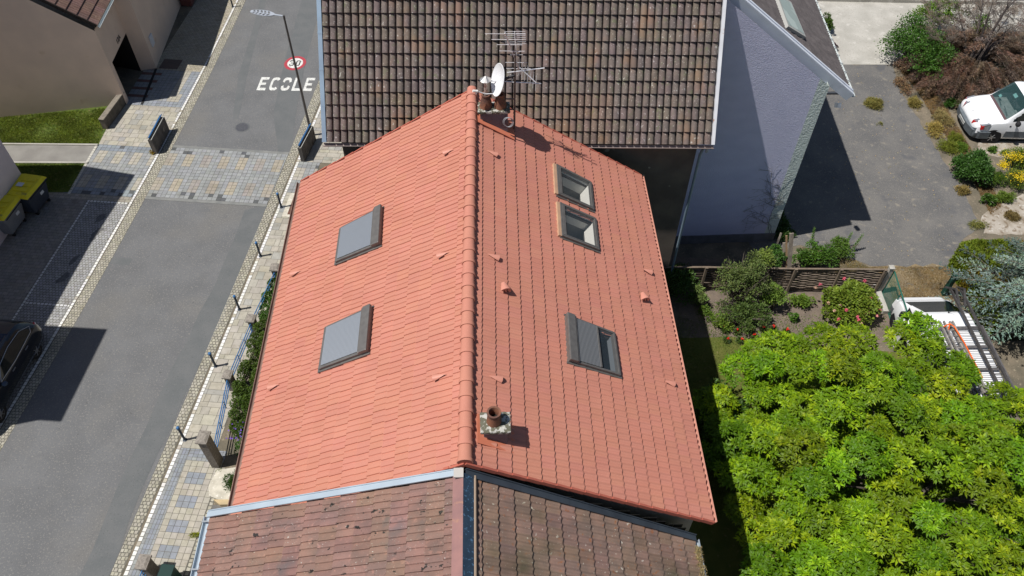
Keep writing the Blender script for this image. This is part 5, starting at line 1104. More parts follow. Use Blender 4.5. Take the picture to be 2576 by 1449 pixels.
for k in range(8): b.box((-.154, -.20 + k * .057, .44), (.006, .022 + .012 * r_.random(), .065), (A3(1, 0, -.1), A3(0, 1, 0), A3(.1, 0, 1)))
b.build('plate_characters', mat('black_ink', (.03, .03, .035)), pl)
b = MB()
def dia(r, z): return [(.10, 0, z)] 
for a, c in (((-.07, 0), (0, .045)), ((0, .045), (.07, 0)), ((.07, 0), (0, -.045)), ((0, -.045), (-.07, 0))): b.beam((.11 + a[0] * .5, a[1] * 1.1, .845 + a[0] * .4), (.11 + c[0] * .5, c[1] * 1.1, .845 + c[0] * .4), .014, .012)
b.build('diamond_badge', mat('badge_grey', (.12, .12, .13), None, 1, .3, metal=.6), van)
b = MB(); b.beam((.015, -.40, .70), (.015, .40, .70), .03, .03); b.build('grille', m_bumper, van)
for s in (-1, 1):
    b = MB(); b.ball((1.42, s * 1.0, 1.10), .10, 8, sz=1.15); b.beam((1.45, s * .86, 1.06), (1.43, s * .96, 1.08), .04, .05); b.build('wing_mirror', mat('black_plastic', (.02, .02, .022)), van, smooth=True)
b = MB()
for s in (-1, 1): b.path([(1.75, s * .64, 1.775), (2.3, s * .66, 1.85), (3.9, s * .66, 1.84)], .014, 6)
b.build('roof_rail', m_bumper, van)
b = MB(); b.box((1.50, .05, 1.61), (.12, .22, .004), (unit(A3(1, 0, .98)), A3(0, 1, 0), unit(A3(-.98, 0, 1)))); b.box((1.70, -.42, 1.66), (.07, .10, .004), (unit(A3(1, 0, .98)), A3(0, 1, 0), unit(A3(-.98, 0, 1)))); b.box((1.25, .50, 1.24), (.10, .14, .004), (unit(A3(1, 0, .98)), A3(0, 1, 0), unit(A3(-.98, 0, 1)))); b.build('windscreen_sticker', mat('teal_sticker', (.25, .55, .52)), van)
b = MB(); b.box((1.38, 0, .98), (.62, 1.40, .10)); b.box((1.66, -.35, 1.02), (.10, .42, .16)); b.build('dashboard', mat('pale_dashboard', (.30, .34, .33), (.2, .24, .23), 6, .7), van, bevel=.03)
for y0 in (-.36, .36): b = MB(); b.box((2.15, y0, .85), (.5, .5, .25)); b.box((2.42, y0, 1.15), (.14, .48, .75), (A3(1, 0, .2), A3(0, 1, 0), A3(-.2, 0, 1))); b.build('seat', mat('seat_dark', (.04, .045, .05)), van, bevel=.04)
b = MB(); b.path([(1.74 + .05 * math.cos(a), .36 + .17 * math.sin(a), 1.16 + .15 * math.cos(a)) for a in np.linspace(0, 2 * math.pi, 20)], .014, 5, cap=False); b.build('steering_wheel', mat('seat_dark', (.04, .045, .05)), van)
b = MB(); b.box((2.3, 0, .55), (3.0, 1.5, .1)); b.build('cabin_floor', mat('seat_dark', (.04, .045, .05)), van)
b = MB()
for y0 in (-.3, .3): b.beam((1.16, y0 - .25, 1.125), (1.22, y0 + .25, 1.19), .015, .015)
b.build('wiper', mat('black_plastic', (.02, .02, .022)), van)
b = MB(); b.box((2.62, -.875, .93), (.14, .02, .05)); b.box((1.28, -.872, .88), (.06, .015, .05)); b.build('door_handle', mat('black_plastic', (.02, .02, .022)), van)
# --- large white van with roof rack, nose towards +y
v2 = thing('ladder_van', 'large white van with roof rack and ladders half hidden by the leafy tree', 'van', (15.12, 18.95, 0), rz=math.radians(-90 + 2), local=True)
st2 = [(-.02, .35, .70, .74, .70, .68, .60), (.08, .25, .85, .92, .88, .86, .74), (.30, .25, .98, 1.04, .95, .93, .80), (.40, .25, 1.08, 1.13, .96, .95, .83), (.50, .25, 1.12, 1.19, .965, .955, .84), (.92, .25, 1.15, 1.45, .97, .96, .82), (1.32, .25, 1.16, 1.72, .97, .96, .79), (1.58, .25, 1.16, 1.88, .97, .96, .78), (1.8, .25, 1.16, 1.95, .97, .96, .79), (3.0, .25, 1.16, 1.98, .97, .96, .80), (4.9, .25, 1.16, 1.96, .97, .96, .80), (5.05, .3, 1.16, 1.9, .95, .94, .78)]
car_shell(st2, v2, m_carwhite, [
    ('windscreen', m_cglass, lambda x, y, z, j, s: .52 < x < 1.50 and z > 1.15 + (x - .52) * .63 - .03 and abs(y) < .80 - (x - .5) * .09 and j >= 9),
    ('side_window', m_cglass, lambda x, y, z, j, s: .95 < x < 2.1 and 5 <= j <= 10 and z > 1.22 and z < 1.16 + (x - .85) * .62 and z < 1.75),
    ('bumper', m_bumper, lambda x, y, z, j, s: x < .40 and z < .62 - x * .2)])
for x, s in ((.85, -1), (.85, 1), (4.0, -1), (4.0, 1)): wheel(v2, x, s * .86, .33, s)
for s in (-1, 1): b = MB(); b.lathe([(.001, 0), (.40, 0)], (.85, s * .972, .33), 24, ax=(A3(1, 0, 0), A3(0, 0, 1), A3(0, s, 0)), cap=False); b.build('wheel_arch', mat('arch_black', (.012, .012, .014)), v2)
for s in (-1, 1):
    b = MB(); b.hexa([(.05, s * .55, .76), (.34, s * .93, .80), (.55, s * .94, .86), (.20, s * .60, .80)], [(.07, s * .55, .88), (.34, s * .91, .98), (.60, s * .92, 1.06), (.24, s * .60, .97)]); b.build('headlight', mat('headlight_dark', (.05, .055, .065), None, 1, .1), v2)
    b = MB(); b.box((1.12, s * 1.12, 1.24), (.12, .20, .26)); b.beam((1.15, s * .95, 1.2), (1.13, s * 1.05, 1.22), .06, .06); b.build('wing_mirror', mat('black_plastic', (.02, .02, .022)), v2, bevel=.03)
# open driver's door on the left of the photo (van's right when nose points away -> y<0 after rotation)
sd_ = -1
b = MB(); hx, hy = 1.05, sd_ * .97
dd = unit(A3(.90, sd_ * .42, 0)); nn_ = A3(-dd[1], dd[0], 0)
b.beam((hx, hy, .75), A3(hx, hy, .75) + dd * .95, .06, .85); b.beam(A3(hx, hy, 1.22), A3(hx, hy, 1.70) + dd * .55, .05, .05); b.beam(A3(hx, hy, 1.70) + dd * .55, A3(hx, hy, 1.68) + dd * .98, .05, .05); b.beam(A3(hx, hy, 1.68) + dd * .98, A3(hx, hy, 1.18) + dd * .95, .05, .05); dr_ = b.build('door', m_carwhite, v2, bevel=.015); dr_['label'] = 'white driver door standing open'
b = MB(); b.hexa([A3(hx, hy, 1.22), A3(hx, hy, 1.18) + dd * .93, A3(hx, hy, 1.18) + dd * .93 + nn_ * .01, A3(hx, hy, 1.22) + nn_ * .01], [A3(hx, hy, 1.68) + dd * .52, A3(hx, hy, 1.66) + dd * .95, A3(hx, hy, 1.66) + dd * .95 + nn_ * .01, A3(hx, hy, 1.68) + dd * .52 + nn_ * .01]); b.build('window', m_cglass, dr_)
b = MB(); b.box((1.55, -.972, .95), (1.0, .008, 1.2)); b.build('door_opening', mat('arch_black', (.012, .012, .014)), v2)
b = MB(); b.path([(1.62, .05, 1.93), (1.75, .08, 2.25)], .006, 5); b.ball((1.62, .05, 1.955), .03, 6); b.build('aerial', mat('black_plastic', (.02, .02, .022)), v2)
m_rack = mat('rack_grey', (.12, .115, .12), (.17, .16, .16), 9, .5, metal=.3)
b = MB()
for x in (2.4, 3.2, 4.1, 4.9): b.beam((x, -.86, 2.10), (x, .86, 2.10), .10, .035)
for x in (2.4, 4.9):
    for s in (-1, 1): b.beam((x, s * .80, 1.92), (x, s * .80, 2.1), .04, .04, up=(1, 0, 0))
for s in (-1, 1): b.beam((2.35, s * .84, 2.14), (5.0, s * .84, 2.14), .04, .04)
b.build('roof_rack', m_rack, v2)
for k in range(17): b = MB(); b.tube((2.5 + k * .15, -.8, 2.125), (2.5 + k * .15, .8, 2.125), .012, n=5); b.build('rack_bar', m_rack, v2)
def ladder(name, label, a, c, wv, mt, n, rail=.035, grp='ladders on the van roof'):
    t = thing(name, label, 'ladder', a, grp); a, c, wv = A3(*a), A3(*c), A3(*wv); L_ = np.linalg.norm(c - a)
    for s in (-.5, .5): b = MB(); b.beam(a + wv * s, c + wv * s, rail, rail * 1.8); b.build('rail', mt, t, bevel=.004)
    for k in range(n): b = MB(); p = a + (c - a) * ((k + .5) / n); b.tube(p - wv * .5, p + wv * .5, .014, n=6); b.build('rung', mt, t)
    return t
def V2(x, y, z): a = math.radians(-88); return A3(15.12 + x * math.cos(a) - y * math.sin(a), 18.95 + x * math.sin(a) + y * math.cos(a), z)
m_oldalu = mat('weathered_aluminium', (.36, .34, .32), (.20, .185, .17), 7, .6, metal=.2, spots=[(12, .62, .06, (.5, .48, .45))])
wv = V2(0, 1, 0) - V2(0, 0, 0)
ladder('ladder', 'grey weathered wooden looking ladder on the rack tied by orange strap', V2(2.2, -.42, 2.19), V2(5.6, -.42, 2.19), wv * .34, m_oldalu, 14, .05)
ladder('ladder', 'second weathered ladder stacked beneath the orange strap', V2(2.25, -.36, 2.28), V2(5.5, -.36, 2.28), wv * .30, m_oldalu, 13, .045)
ladder('ladder', 'long black ladder running from the van roof up over the hedge', V2(.75, .50, 2.22), V2(5.5, .50, 2.22), wv * .36, mat('black_ladder', (.045, .042, .042), (.07, .065, .065), 8, .5), 15, .055)
b = MB(); b.path([V2(2.5, -.62, 2.30), V2(2.42, -.40, 2.37), V2(2.55, -.30, 2.37), V2(3.2, -.22, 2.36), V2(4.6, -.18, 2.36)], .022, 6); b.path([V2(2.42, -.40, 2.37), V2(2.65, -.52, 2.34)], .02, 6)
setp(b.build('ratchet_strap', mat('orange_webbing', (.85, .16, .01), (.7, .10, .01), 9, .6)), 'bright orange strap along the ladders on the van roof', 'strap')
b = MB()
for s in (0, 1): b.beam(V2(.55, .30 + .42 * s, 2.05), V2(.95, .36 + .30 * s, 2.42), .07, .05); b.beam(V2(.95, .36 + .30 * s, 2.42), V2(1.5, .40 + .2 * s, 2.12), .07, .05)
setp(b.build('ladder_hook', mat('black_ladder', (.045, .042, .042))), 'black hooked end of the long ladder above the van windscreen', 'ladder hook')
# --- dark car at the left edge: tail towards +y
pt = G(91, 856); v3 = thing('parked_car', 'very dark estate car parked in the shade at the left edge', 'car', (-18.05, 13.0, 0), rz=math.radians(90 - 4), local=True)
st3 = [(4.30 - x if False else x, *r) for x, *r in [(-.02, .35, .62, .68, .62, .60, .52), (.15, .22, .74, .80, .84, .82, .66), (.7, .2, .86, .92, .89, .88, .70), (1.15, .2, .92, 1.0, .90, .885, .70), (1.55, .2, .94, 1.22, .90, .885, .66), (1.95, .2, .95, 1.44, .90, .885, .60), (2.5, .2, .96, 1.50, .90, .885, .60), (3.3, .2, .97, 1.50, .90, .885, .59), (3.75, .2, .98, 1.42, .90, .885, .56), (4.05, .22, .97, 1.22, .88, .86, .54), (4.22, .26, .88, 1.0, .82, .80, .55), (4.30, .32, .76, .82, .72, .70, .5)]]
m_dcar = mat('black_blue_paint', (.012, .014, .02), None, 1, .18, coat=1.0)
car_shell(st3, v3, m_dcar, [
    ('rear_window', m_cglass, lambda x, y, z, j, s: 3.62 < x < 4.03 and z > 1.05 and j >= 12),
    ('windscreen', m_cglass, lambda x, y, z, j, s: 1.2 < x < 1.95 and z > .98 + (x - 1.2) * .6 and j >= 10),
    ('side_window', m_cglass, lambda x, y, z, j, s: 1.55 < x < 3.95 and 5 <= j <= 10 and z > 1.0 and z < .98 + (x - 1.3) * .8 and z < 1.38 and z < 1.42 - max(0, x - 3.4) * .7),
    ('sunroof', mat('sunroof_blue', (.015, .03, .06), None, 1, .08), lambda x, y, z, j, s: 2.0 < x < 3.3 and abs(y) < .48 and z > 1.4)])
for x, s in ((.85, -1), (.85, 1), (3.45, -1), (3.45, 1)): wheel(v3, x, s * .80, .32, s)
b = MB(); ys = 1
for s in (-1, 1): b.path([(1.65, s * .865, 1.02), (2.1, s * .73, 1.33), (2.8, s * .69, 1.41), (3.5, s * .71, 1.37), (3.9, s * .80, 1.16), (3.75, s * .86, 1.03), (2.6, s * .885, .985), (1.65, s * .865, 1.02)], .010, 5)
b.build('window_trim', mat('chrome_trim', (.55, .56, .57), None, 1, .25, metal=.8), v3)
for s in (-1, 1):
    b = MB(); b.box((4.12, s * .72, .90), (.18, .16, .17), (unit(A3(1, -s * .5, 0)), unit(A3(s * .5, 1, 0)), A3(0, 0, 1))); o = b.build('tail_light', mat('tail_red', (.40, .02, .035), None, 1, .15), v3, bevel=.03)
    b = MB(); b.box((4.17, s * .745, .93), (.14, .09, .07), (unit(A3(1, -s * .5, 0)), unit(A3(s * .5, 1, 0)), A3(0, 0, 1))); b.build('reverse_lens', mat('clear_lens', (.6, .55, .56), None, 1, .15), o, bevel=.02)
    b = MB(); b.ball((1.62, s * .98, .98), .10, 8, sz=.8); b.build('wing_mirror', mat('mirror_blue', (.03, .05, .09), None, 1, .2), v3, smooth=True)
for x in (2.3, 3.2):
    b = MB(); 
    for s in (-1, 1): b.box((x, s * .90, .84), (.18, .025, .03))
    b.build('door_handle', m_rim, v3)

# ---------------------------------------------------------------- woven wooden fence
fz = lambda x, y: ((2600 + x * .36879) / 1.5528, (850 + y * .36879) / 1.5528)
FH = 1.35; fpost = [(300 - 90, 530), (430, 525), (920, 535), (1375, 542), (1855, 545), (2325, 550)]
tp = [G(*fz(*p), FH) for p in fpost]; tp[0] = tp[0] - A3(1.2, 0, 0)
m_wov = mat('weathered_lath', (.13, .10, .075), (.075, .06, .048), 6, .9, .4, 40, attr=True, stretch=(.4, 1, 4), spots=[(5, .62, .08, (.24, .20, .15))])
for i in range(len(tp) - 1):
    a, c = tp[i], tp[i + 1]; L_ = np.linalg.norm((c - a)[:2]); d = unit((c - a) * A3(1, 1, 0)); s = A3(-d[1], d[0], 0)
    t = thing('woven_fence', ['woven dark lath fence panel at the left end, in house shade', 'woven lath fence panel behind the big loose shrub', 'woven lath fence panel below the broken boards', 'woven lath fence panel between broken boards and pink flowers', 'woven lath fence panel at the right end beside the concrete post'][i], 'fence panel', (a + c) / 2 * A3(1, 1, 0), 'woven lath fence panels')
    V = []; F_ = []; cs = []; n = 18; ns = 24
    for k in range(n):
        z0 = .06 + k * (FH - .08) / n; hh = .045; q_ = rnd.uniform(.6, 1.35)
        for j in range(ns + 1):
            f = j / ns; wv_ = .014 * math.sin(math.pi * 5 * f + (k % 2) * math.pi); sag = rnd.uniform(-.004, .004); p = A3(a[0], a[1], 0) + d * L_ * f + s * wv_
            V += [p + A3(0, 0, z0 + sag), p + A3(0, 0, z0 + hh + sag), p + s * .009 + A3(0, 0, z0 + sag), p + s * .009 + A3(0, 0, z0 + hh + sag)]
        o_ = len(V) - 4 * (ns + 1)
        for j in range(ns):
            q4 = o_ + 4 * j; F_ += [(q4, q4 + 4, q4 + 5, q4 + 1), (q4 + 2, q4 + 3, q4 + 7, q4 + 6), (q4 + 1, q4 + 5, q4 + 7, q4 + 3)]; cs += [(q_, q_ * .97, q_ * .93)] * 3
    npmesh('lath_panel', np.array(V), F_, m_wov, t, np.array(cs))
    b = MB(); b.beam(A3(a[0], a[1], FH), A3(c[0], c[1], FH), .075, .03); b.build('top_rail', mat('grey_rail', (.20, .155, .115), (.14, .11, .085), 7, .9), t)
for i, p in enumerate(tp[1:]):
    s = A3(0, -1, 0); t = thing('fence_post', ['fence post at the left, next to the small shrub', 'fence post hidden in the loose shrub', 'fence post below the broken boards', 'fence post above the pink flowers', 'last wooden fence post beside the concrete post'][i], 'fence post', p * A3(1, 1, 0), 'posts of the woven fence')
    b = MB(); b.box(A3(p[0], p[1] - .07, FH / 2 + .02), (.09, .09, FH + .06)); b.build('post', mat('grey_rail', (.2, .155, .115)), t, bevel=.008)
    b = MB(); b.box(A3(p[0], p[1] - .07, FH + .06), (.11, .11, .02)); b.build('cap', mat('grey_rail', (.2, .155, .115)), t)
pcn = tp[-1] + A3(.22, .02, 0); t = thing('concrete_post', 'square pale concrete post at the end of the woven fence', 'post', pcn * A3(1, 1, 0)); b = MB(); b.box(A3(pcn[0], pcn[1], .72), (.16, .16, 1.44)); b.build('shaft', m_conc, t, bevel=.012); b = MB(); b.box(A3(pcn[0], pcn[1], 1.46), (.2, .2, .05)); b.build('cap', m_conc, t, bevel=.01)
pst = G(*fz(2255, 850)); b = MB(); b.prism([(pst[0] - .1, pst[1] + .55, 0), (pst[0] + .1, pst[1] + .5, 0), (pst[0] + .1, pst[1] - .8, 0), (pst[0] - .1, pst[1] - .8, 0)], (0, 0, .18)); setp(b.build('concrete_kerb', m_conc), 'short concrete kerb below the concrete post', 'kerb')
# green mesh fence
m_gm = mat('green_metal', (.02, .13, .095), (.018, .11, .08), 4, .5)
ga, gc = A3(pcn[0] + .14, pcn[1] - .05, 0), G(2238, 850); gc = A3(pcn[0] + .05 + (gc[0] - pcn[0]) * 0 - .05, gc[1], 0); GH = 1.30
t = thing('mesh_fence', 'green wire mesh fence panel beside the ladder van', 'fence', (ga + gc) / 2)
b = MB(); b.tube(ga + A3(0, 0, GH), gc + A3(0, 0, GH), .026, n=8); b.tube(ga + A3(0, 0, .05), gc + A3(0, 0, .05), .02, n=8); b.tube(ga, ga + A3(0, 0, GH), .026, n=8); b.tube(gc, gc + A3(0, 0, GH), .026, n=8); b.tube((ga + gc) / 2 + A3(0, 0, 0), (ga + gc) / 2 + A3(0, 0, GH), .02, n=8); b.build('frame', m_gm, t)
b = MB(); d = gc - ga; Lg = np.linalg.norm(d); n = int(Lg / .05)
for k in range(n): 
    for sg in (1, -1):
        f0 = k / n; f1 = f0 + sg * GH / Lg; z1 = GH
        if f1 > 1: z1 = GH * (1 - f0) / (f1 - f0); f1 = 1
        if f1 < 0: z1 = GH * (f0) / (f0 - f1); f1 = 0
        b.tube(ga + d * f0, ga + d * f1 + A3(0, 0, z1), .0028, n=3, cap=False)
b.build('wire_mesh', m_gm, t)
# broken boards
m_bd = mat('grey_board', (.34, .29, .24), (.22, .185, .15), 8, .9, .4, 40, stretch=(1, 1, .3)); m_bd2 = mat('tan_board', (.40, .26, .14), (.30, .2, .12), 8, .9, .4, 40, stretch=(1, 1, .3))
bb = [((1350, 530), (1335, 165), .16, m_bd, 'tall pale grey board, largest of the broken boards'), ((1335, 525), (1280, 190), .07, m_bd2, 'thin tan batten beside the tall grey board'), ((1310, 510), (1258, 265), .13, m_bd, 'leaning grey brown board third from the right'), ((1290, 420), (1215, 335), .14, m_bd2, 'short tan board leaning at the left of the broken boards'), ((1180, 280), (1225, 160), .09, m_bd, 'lone dark post stub left of the broken boards')]
for lo_, hi_, w_, mt_, lb_ in bb:
    P1 = G(*fz(*lo_), .9 if lo_[1] > 400 else .3); P2 = VW(*fz(*hi_), P1[1] + .35); P1 = A3(P1[0], P1[1], max(.05, P1[2] - .7)) if lo_[1] > 400 else P1
    t = MB(); t.beam(P1, P2, w_, .03, up=(0, 1, .2)); setp(t.build('loose_board', mt_, bevel=.004), lb_, 'board', 'broken boards behind the woven fence')
p = G(*fz(1258, 450), .9); b = MB(); b.box(p, (.42, .03, .30), (A3(1, 0, -.08), A3(0, 1, .25), A3(.08, -.25, 1))); setp(b.build('loose_board', mat('dark_board', (.09, .075, .06), (.14, .115, .09), 7, .9)), 'dark square board resting against the broken boards', 'board', 'broken boards behind the woven fence')
# green barrier beam by the hedge
a, c = G(2372, 737, .15), G(2402, 690, 1.0); t = thing('gate_post', 'dark green steel gate post standing against the clipped hedge', 'post', a * A3(1, 1, 0))
gpx = G(2402, 690, 1.35); gpx0 = A3(gpx[0], gpx[1], 0)
b = MB(); dgt = unit(A3(-.62, -.78, 0)); gb_ = G(2372, 741); gh_ = HT(gb_, 2402, 690); b.box(gb_ + A3(0, 0, gh_ / 2), (.14, .20, gh_)); b.build('post', m_gm if False else mat('dark_green_paint', (.008, .05, .038), None, 1, .45), t, bevel=.01)
b = MB(); b.box(gb_ + A3(0, 0, gh_ + .015), (.16, .22, .03)); b.build('cap', mat('dark_green_paint', (.008, .05, .038)), t)
# top fence with railings behind the concrete yard
fa, fb = G(2052, 1), G(2700, 14); t = thing('railing_fence', 'dark wire railing fence along the top edge of the photo', 'fence', (fa + fb) / 2); d = fb - fa; L_ = np.linalg.norm(d)
b = MB(); b.beam(fa + A3(0, .0, .10), fb + A3(0, 0, .10), .22, .2); b.build('kerb_wall', m_conc, t)
b = MB(); n = int(L_ / .10)
for k in range(n): p = fa + d * k / n; b.tube(p + A3(0, .05, .15), p + A3(0, .05, 1.15), .007, n=4, cap=False)
for z_ in (.25, .7, 1.15): b.tube(fa + A3(0, .05, z_), fb + A3(0, .05, z_), .014, n=5)
b.build('wire_panel', mat('grey_wire', (.22, .23, .24)), t)
for f in np.arange(.03, 1, .155):
    p = fa + d * f; b = MB(); b.box(p + A3(0, .05, .65), (.07, .07, 1.3)); b.build('post', mat('dark_red_brown', (.07, .035, .03)), t)
b = MB(); b.prism([tuple(G(*q)) for q in ((2052, -6), (2900, 6), (2900, -60), (2052, -60))], (0, 0, .02)); setp(b.build('far_pavement', mat('far_paving', (.22, .22, .21), (.30, .29, .27), 2, .9, .3, 60)), kind='structure')
b = MB(); p = G(2075, 244); b.beam(G(2030, 237) + A3(0, 0, .05), G(2140, 236) + A3(0, 0, .05), .14, .1); setp(b.build('threshold_strip', mat('dark_metal_strip', (.05, .055, .065))), 'dark metal strip on the driveway under the white verge corner', 'strip')
# ---------------------------------------------------------------- plants
L_TREE = mat('magnolia_leaf', (.128, .205, .005), attr=True, rough=.5, spec=.22, transl=.12)
L_DARK = mat('shrub_leaf', (.055, .115, .016), attr=True, rough=.5, spec=.35, transl=.2)
L_PALE = mat('pale_leaf', (.15, .20, .055), attr=True, rough=.55, transl=.22)
L_HED = mat('hedge_leaf', (.125, .17, .012), attr=True, rough=.6, transl=.15)
L_CED = mat('cedar_needle', (.16, .235, .205), attr=True, rough=.6, transl=.08)
L_DEAD = mat('dead_needle', (.205, .125, .085), (.19, .145, .11), 1.1, attr=True, rough=.8, transl=.1)
L_STRAW = mat('straw', (.38, .31, .13), attr=True, rough=.8, transl=.15)
L_YEL = mat('yellow_petal', (.70, .52, .012), attr=True, rough=.6)
L_GR = mat('grass_blade', (.12, .17, .025), attr=True, rough=.6, transl=.2)
BARK = mat('bark', (.12, .10, .08), (.06, .05, .04), 12, .95, .8, 40); TWIG = mat('grey_twig', (.17, .14, .12), (.09, .075, .065), 10, .9)
def trunkmesh(name, P, h, r, parent, n=6, spread=1.2, seed=1, mt=None, lean=(0, 0)):
    b = MB(); r_ = random.Random(seed); P = A3(*P); top = P + A3(lean[0], lean[1], h * .45)
    b.path([P, P + (top - P) * .5 + A3(r_.uniform(-.05, .05), 0, 0), top], [r, r * .8, r * .65], 9)
    for k in range(n):
        a = 2 * math.pi * k / n + r_.uniform(-.3, .3); e = top + A3(math.cos(a) * spread * r_.uniform(.6, 1), math.sin(a) * spread * r_.uniform(.6, 1), h * r_.uniform(.3, .5)); mid = (top + e) / 2 + A3(0, 0, h * .06)
        b.path([top - A3(0, 0, .05), mid, e], [r * .5, r * .32, r * .12], 6)
        for q in range(3): a2 = a + r_.uniform(-.9, .9); e2 = e + A3(math.cos(a2), math.sin(a2), r_.uniform(.1, .6)) * spread * .4; b.path([mid, (mid + e2) / 2, e2], [r * .25, r * .15, r * .05], 5)
    return b.build(name, mt or BARK, parent, smooth=True)
def clump_pts(c, rad, n, upper=.0):
    v = rdir(n, .35); m_ = v[:, 2] > upper - .55; v = v[m_]; rr = RS.rand(len(v), 1) ** .35
    return np.array(c)[None] + v * np.array(rad)[None] * (.55 + .45 * rr), v
def bush(name, label, cat, P, rad, nclump, nleaf, size, wid, mt, base=(1, 1, 1), group=None, var=.25, hue=.12, droop=.2, seed=0, crown='foliage', twigs=10, clr=.35, clump_var=.18, simple=True, hollow=.5, zc=None):
    RS.seed(seed + 17); P = A3(*P); rad = A3(*rad); t = thing(name, label, cat, P * A3(1, 1, 0) , group)
    cz = P[2] + rad[2] * .9 if zc is None else zc; P = ORI + (.85 * cz + .15 * P[2] - CAM_H) / (P[2] - CAM_H) * (P - ORI) * 1.0; P = A3(P[0], P[1], 0); size = size * 1.25; nleaf = int(nleaf * 1.3); C_ = A3(P[0], P[1], cz); Pts = []; Dir = []; Col = []
    for k in range(nclump):
        v = rdir(1, .35)[0]; v[2] = max(v[2], -.5); f = (hollow + (1 - hollow) * RS.rand() ** .5) * RS.uniform(.72, 1.22); c = C_ + v * rad * f * .9; rr = clr * rad.mean() * (.38 + 1.0 * RS.rand())
        p, d = clump_pts(c, (rr, rr, rr * .7), max(12, int(nleaf * min(1.3, (rr / (clr * rad.mean())) ** 1.6)))); p = p + RS.normal(size=p.shape) * rr * .18; Pts.append(p); Dir.append(d + rdir(len(d)) * .7 + A3(0, 0, .15)); Col.append(cvar(len(p), np.array(base) * (1 + (RS.rand() - .5) * 2 * clump_var), var, hue))
    Pts = np.concatenate(Pts); Dir = np.concatenate(Dir); Col = np.concatenate(Col); m_ = Pts[:, 2] > .03; Pts, Dir, Col = Pts[m_], Dir[m_], Col[m_]
    up_ = rdir(len(Pts), 1.6); leafmesh(crown, Pts, Dir, up_, size * (.6 + .7 * RS.rand(len(Pts))), wid, mt, Col, t, droop, simple=simple)
    b = MB(); r_ = random.Random(seed)
    for k in range(twigs):
        a = r_.uniform(0, 6.28); e = C_ + A3(math.cos(a) * rad[0] * .8, math.sin(a) * rad[1] * .8, rad[2] * r_.uniform(-.2, .85)); b.path([A3(P[0] + r_.uniform(-.08, .08), P[1] + r_.uniform(-.08, .08), 0), (A3(P[0], P[1], 0) + e) / 2 + A3(0, 0, .15), e], [.022, .014, .005], 5, cap=False)
    if twigs: b.build('stem', TWIG, t)
    return t
# big leafy tree, lower right: rosettes of large leaves on rounded clumps
RS.seed(5)
TC = A3(11.8, 10.3, 0)
t = thing('leafy_tree', 'large bright green broadleaved tree filling the lower right corner', 'tree', TC)
trunkmesh('trunk', TC, 3.6, .17, t, 8, 2.2, 4)
RX, RY, RZ = 5.75, 5.9, 2.1; zc_ = 2.0
Pts = []; Dr = []; Up = []; Sz = []; Cl = []
sil = [(1780, 985), (1800, 1100), (1840, 1200), (1865, 1330), (1900, 1449)]
cents = [G(x, y, z_) for x, y, z_ in ((2310, 835, 3), (2270, 860, 2.9), (2335, 880, 3.1), (2150, 862, 2.8), (2060, 862, 2.8), (1950, 880, 2.6), (1860, 935, 2.3), (2425, 945, 3), (2530, 1050, 3), (1812, 1010, 2), (1815, 1080, 2), (1850, 1190, 2.2), (1870, 1280, 2.2), (1905, 1350, 2.2), (1925, 1430, 2.3), (1960, 1500, 2.4), (1960, 1340, 2.6), (1790, 1020, 1.6), (1800, 1140, 1.6))]
for k in range(9000):
    v = rdir(1, .4)[0]; v[2] = max(v[2], -.25); an = math.atan2(v[1], v[0]); s = (.93 + .10 * math.sin(3 * an + 1) + .07 * math.sin(7 * an)) * (.80 + .26 * RS.rand())
    c = A3(TC[0], TC[1], zc_) + v * A3(RX, RY, RZ) * s + A3(0, 0, .35 * math.sin(v[0] * 6) * math.cos(v[1] * 7))
    if all(np.sum((c - o_) ** 2) > .90 ** 2 for o_ in cents): cents.append(c)
for k in range(45):
    v = rdir(1, .6)[0]; v[2] = abs(v[2]); cents.append(A3(TC[0], TC[1], 1.6) + v * A3(RX, RY, RZ) * RS.uniform(.45, .78))
for c in cents:
    rr = .40 + .26 * RS.rand(); nro = int(62 * rr / .5); ax = rdir(nro, .75); ax[:, 2] = np.where(ax[:, 2] < -.05, -ax[:, 2] * .5, ax[:, 2]); rc = c + ax * A3(rr, rr, rr * .8) * (.86 + .16 * RS.rand(nro, 1))
    kk = 1 + (RS.rand() - .5) * .5; hu = RS.rand()
    for q in range(nro):
        nl = RS.randint(7, 11); A_ = unit(ax[q] * .5 + A3(0, 0, .9) + RS.normal(size=3) * .22); X_ = unit(np.cross(A_, RS.normal(size=3))); Y_ = np.cross(A_, X_); ph = np.arange(nl) * 2 * math.pi / nl + RS.rand() * 6 + RS.normal(size=nl) * .2
        tl = RS.uniform(.10, .75, nl)[:, None]; d_ = (np.cos(ph)[:, None] * X_ + np.sin(ph)[:, None] * Y_) * (1 - tl * .4) + A_ * tl
        Pts.append(np.repeat(rc[q][None], nl, 0) + d_ * .02); Dr.append(d_); Up.append(np.repeat(A_[None], nl, 0) + d_ * -.2); Sz.append(RS.uniform(.13, .205, nl))
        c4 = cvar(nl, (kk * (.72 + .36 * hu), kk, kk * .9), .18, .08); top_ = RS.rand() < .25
        c4 *= np.array([1.7, 1.45, 1.3]) if top_ else .86  # random rosettes tinted yellow as painted sun highlights, the rest darkened for contrast
        Cl.append(c4)
Pts, Dr, Up, Sz, Cl = [np.concatenate(a) for a in (Pts, Dr, Up, Sz, Cl)]
leafmesh('crown', Pts, Dr, Up, Sz, .17, L_TREE, Cl, t, droop=.22, fold=.06)
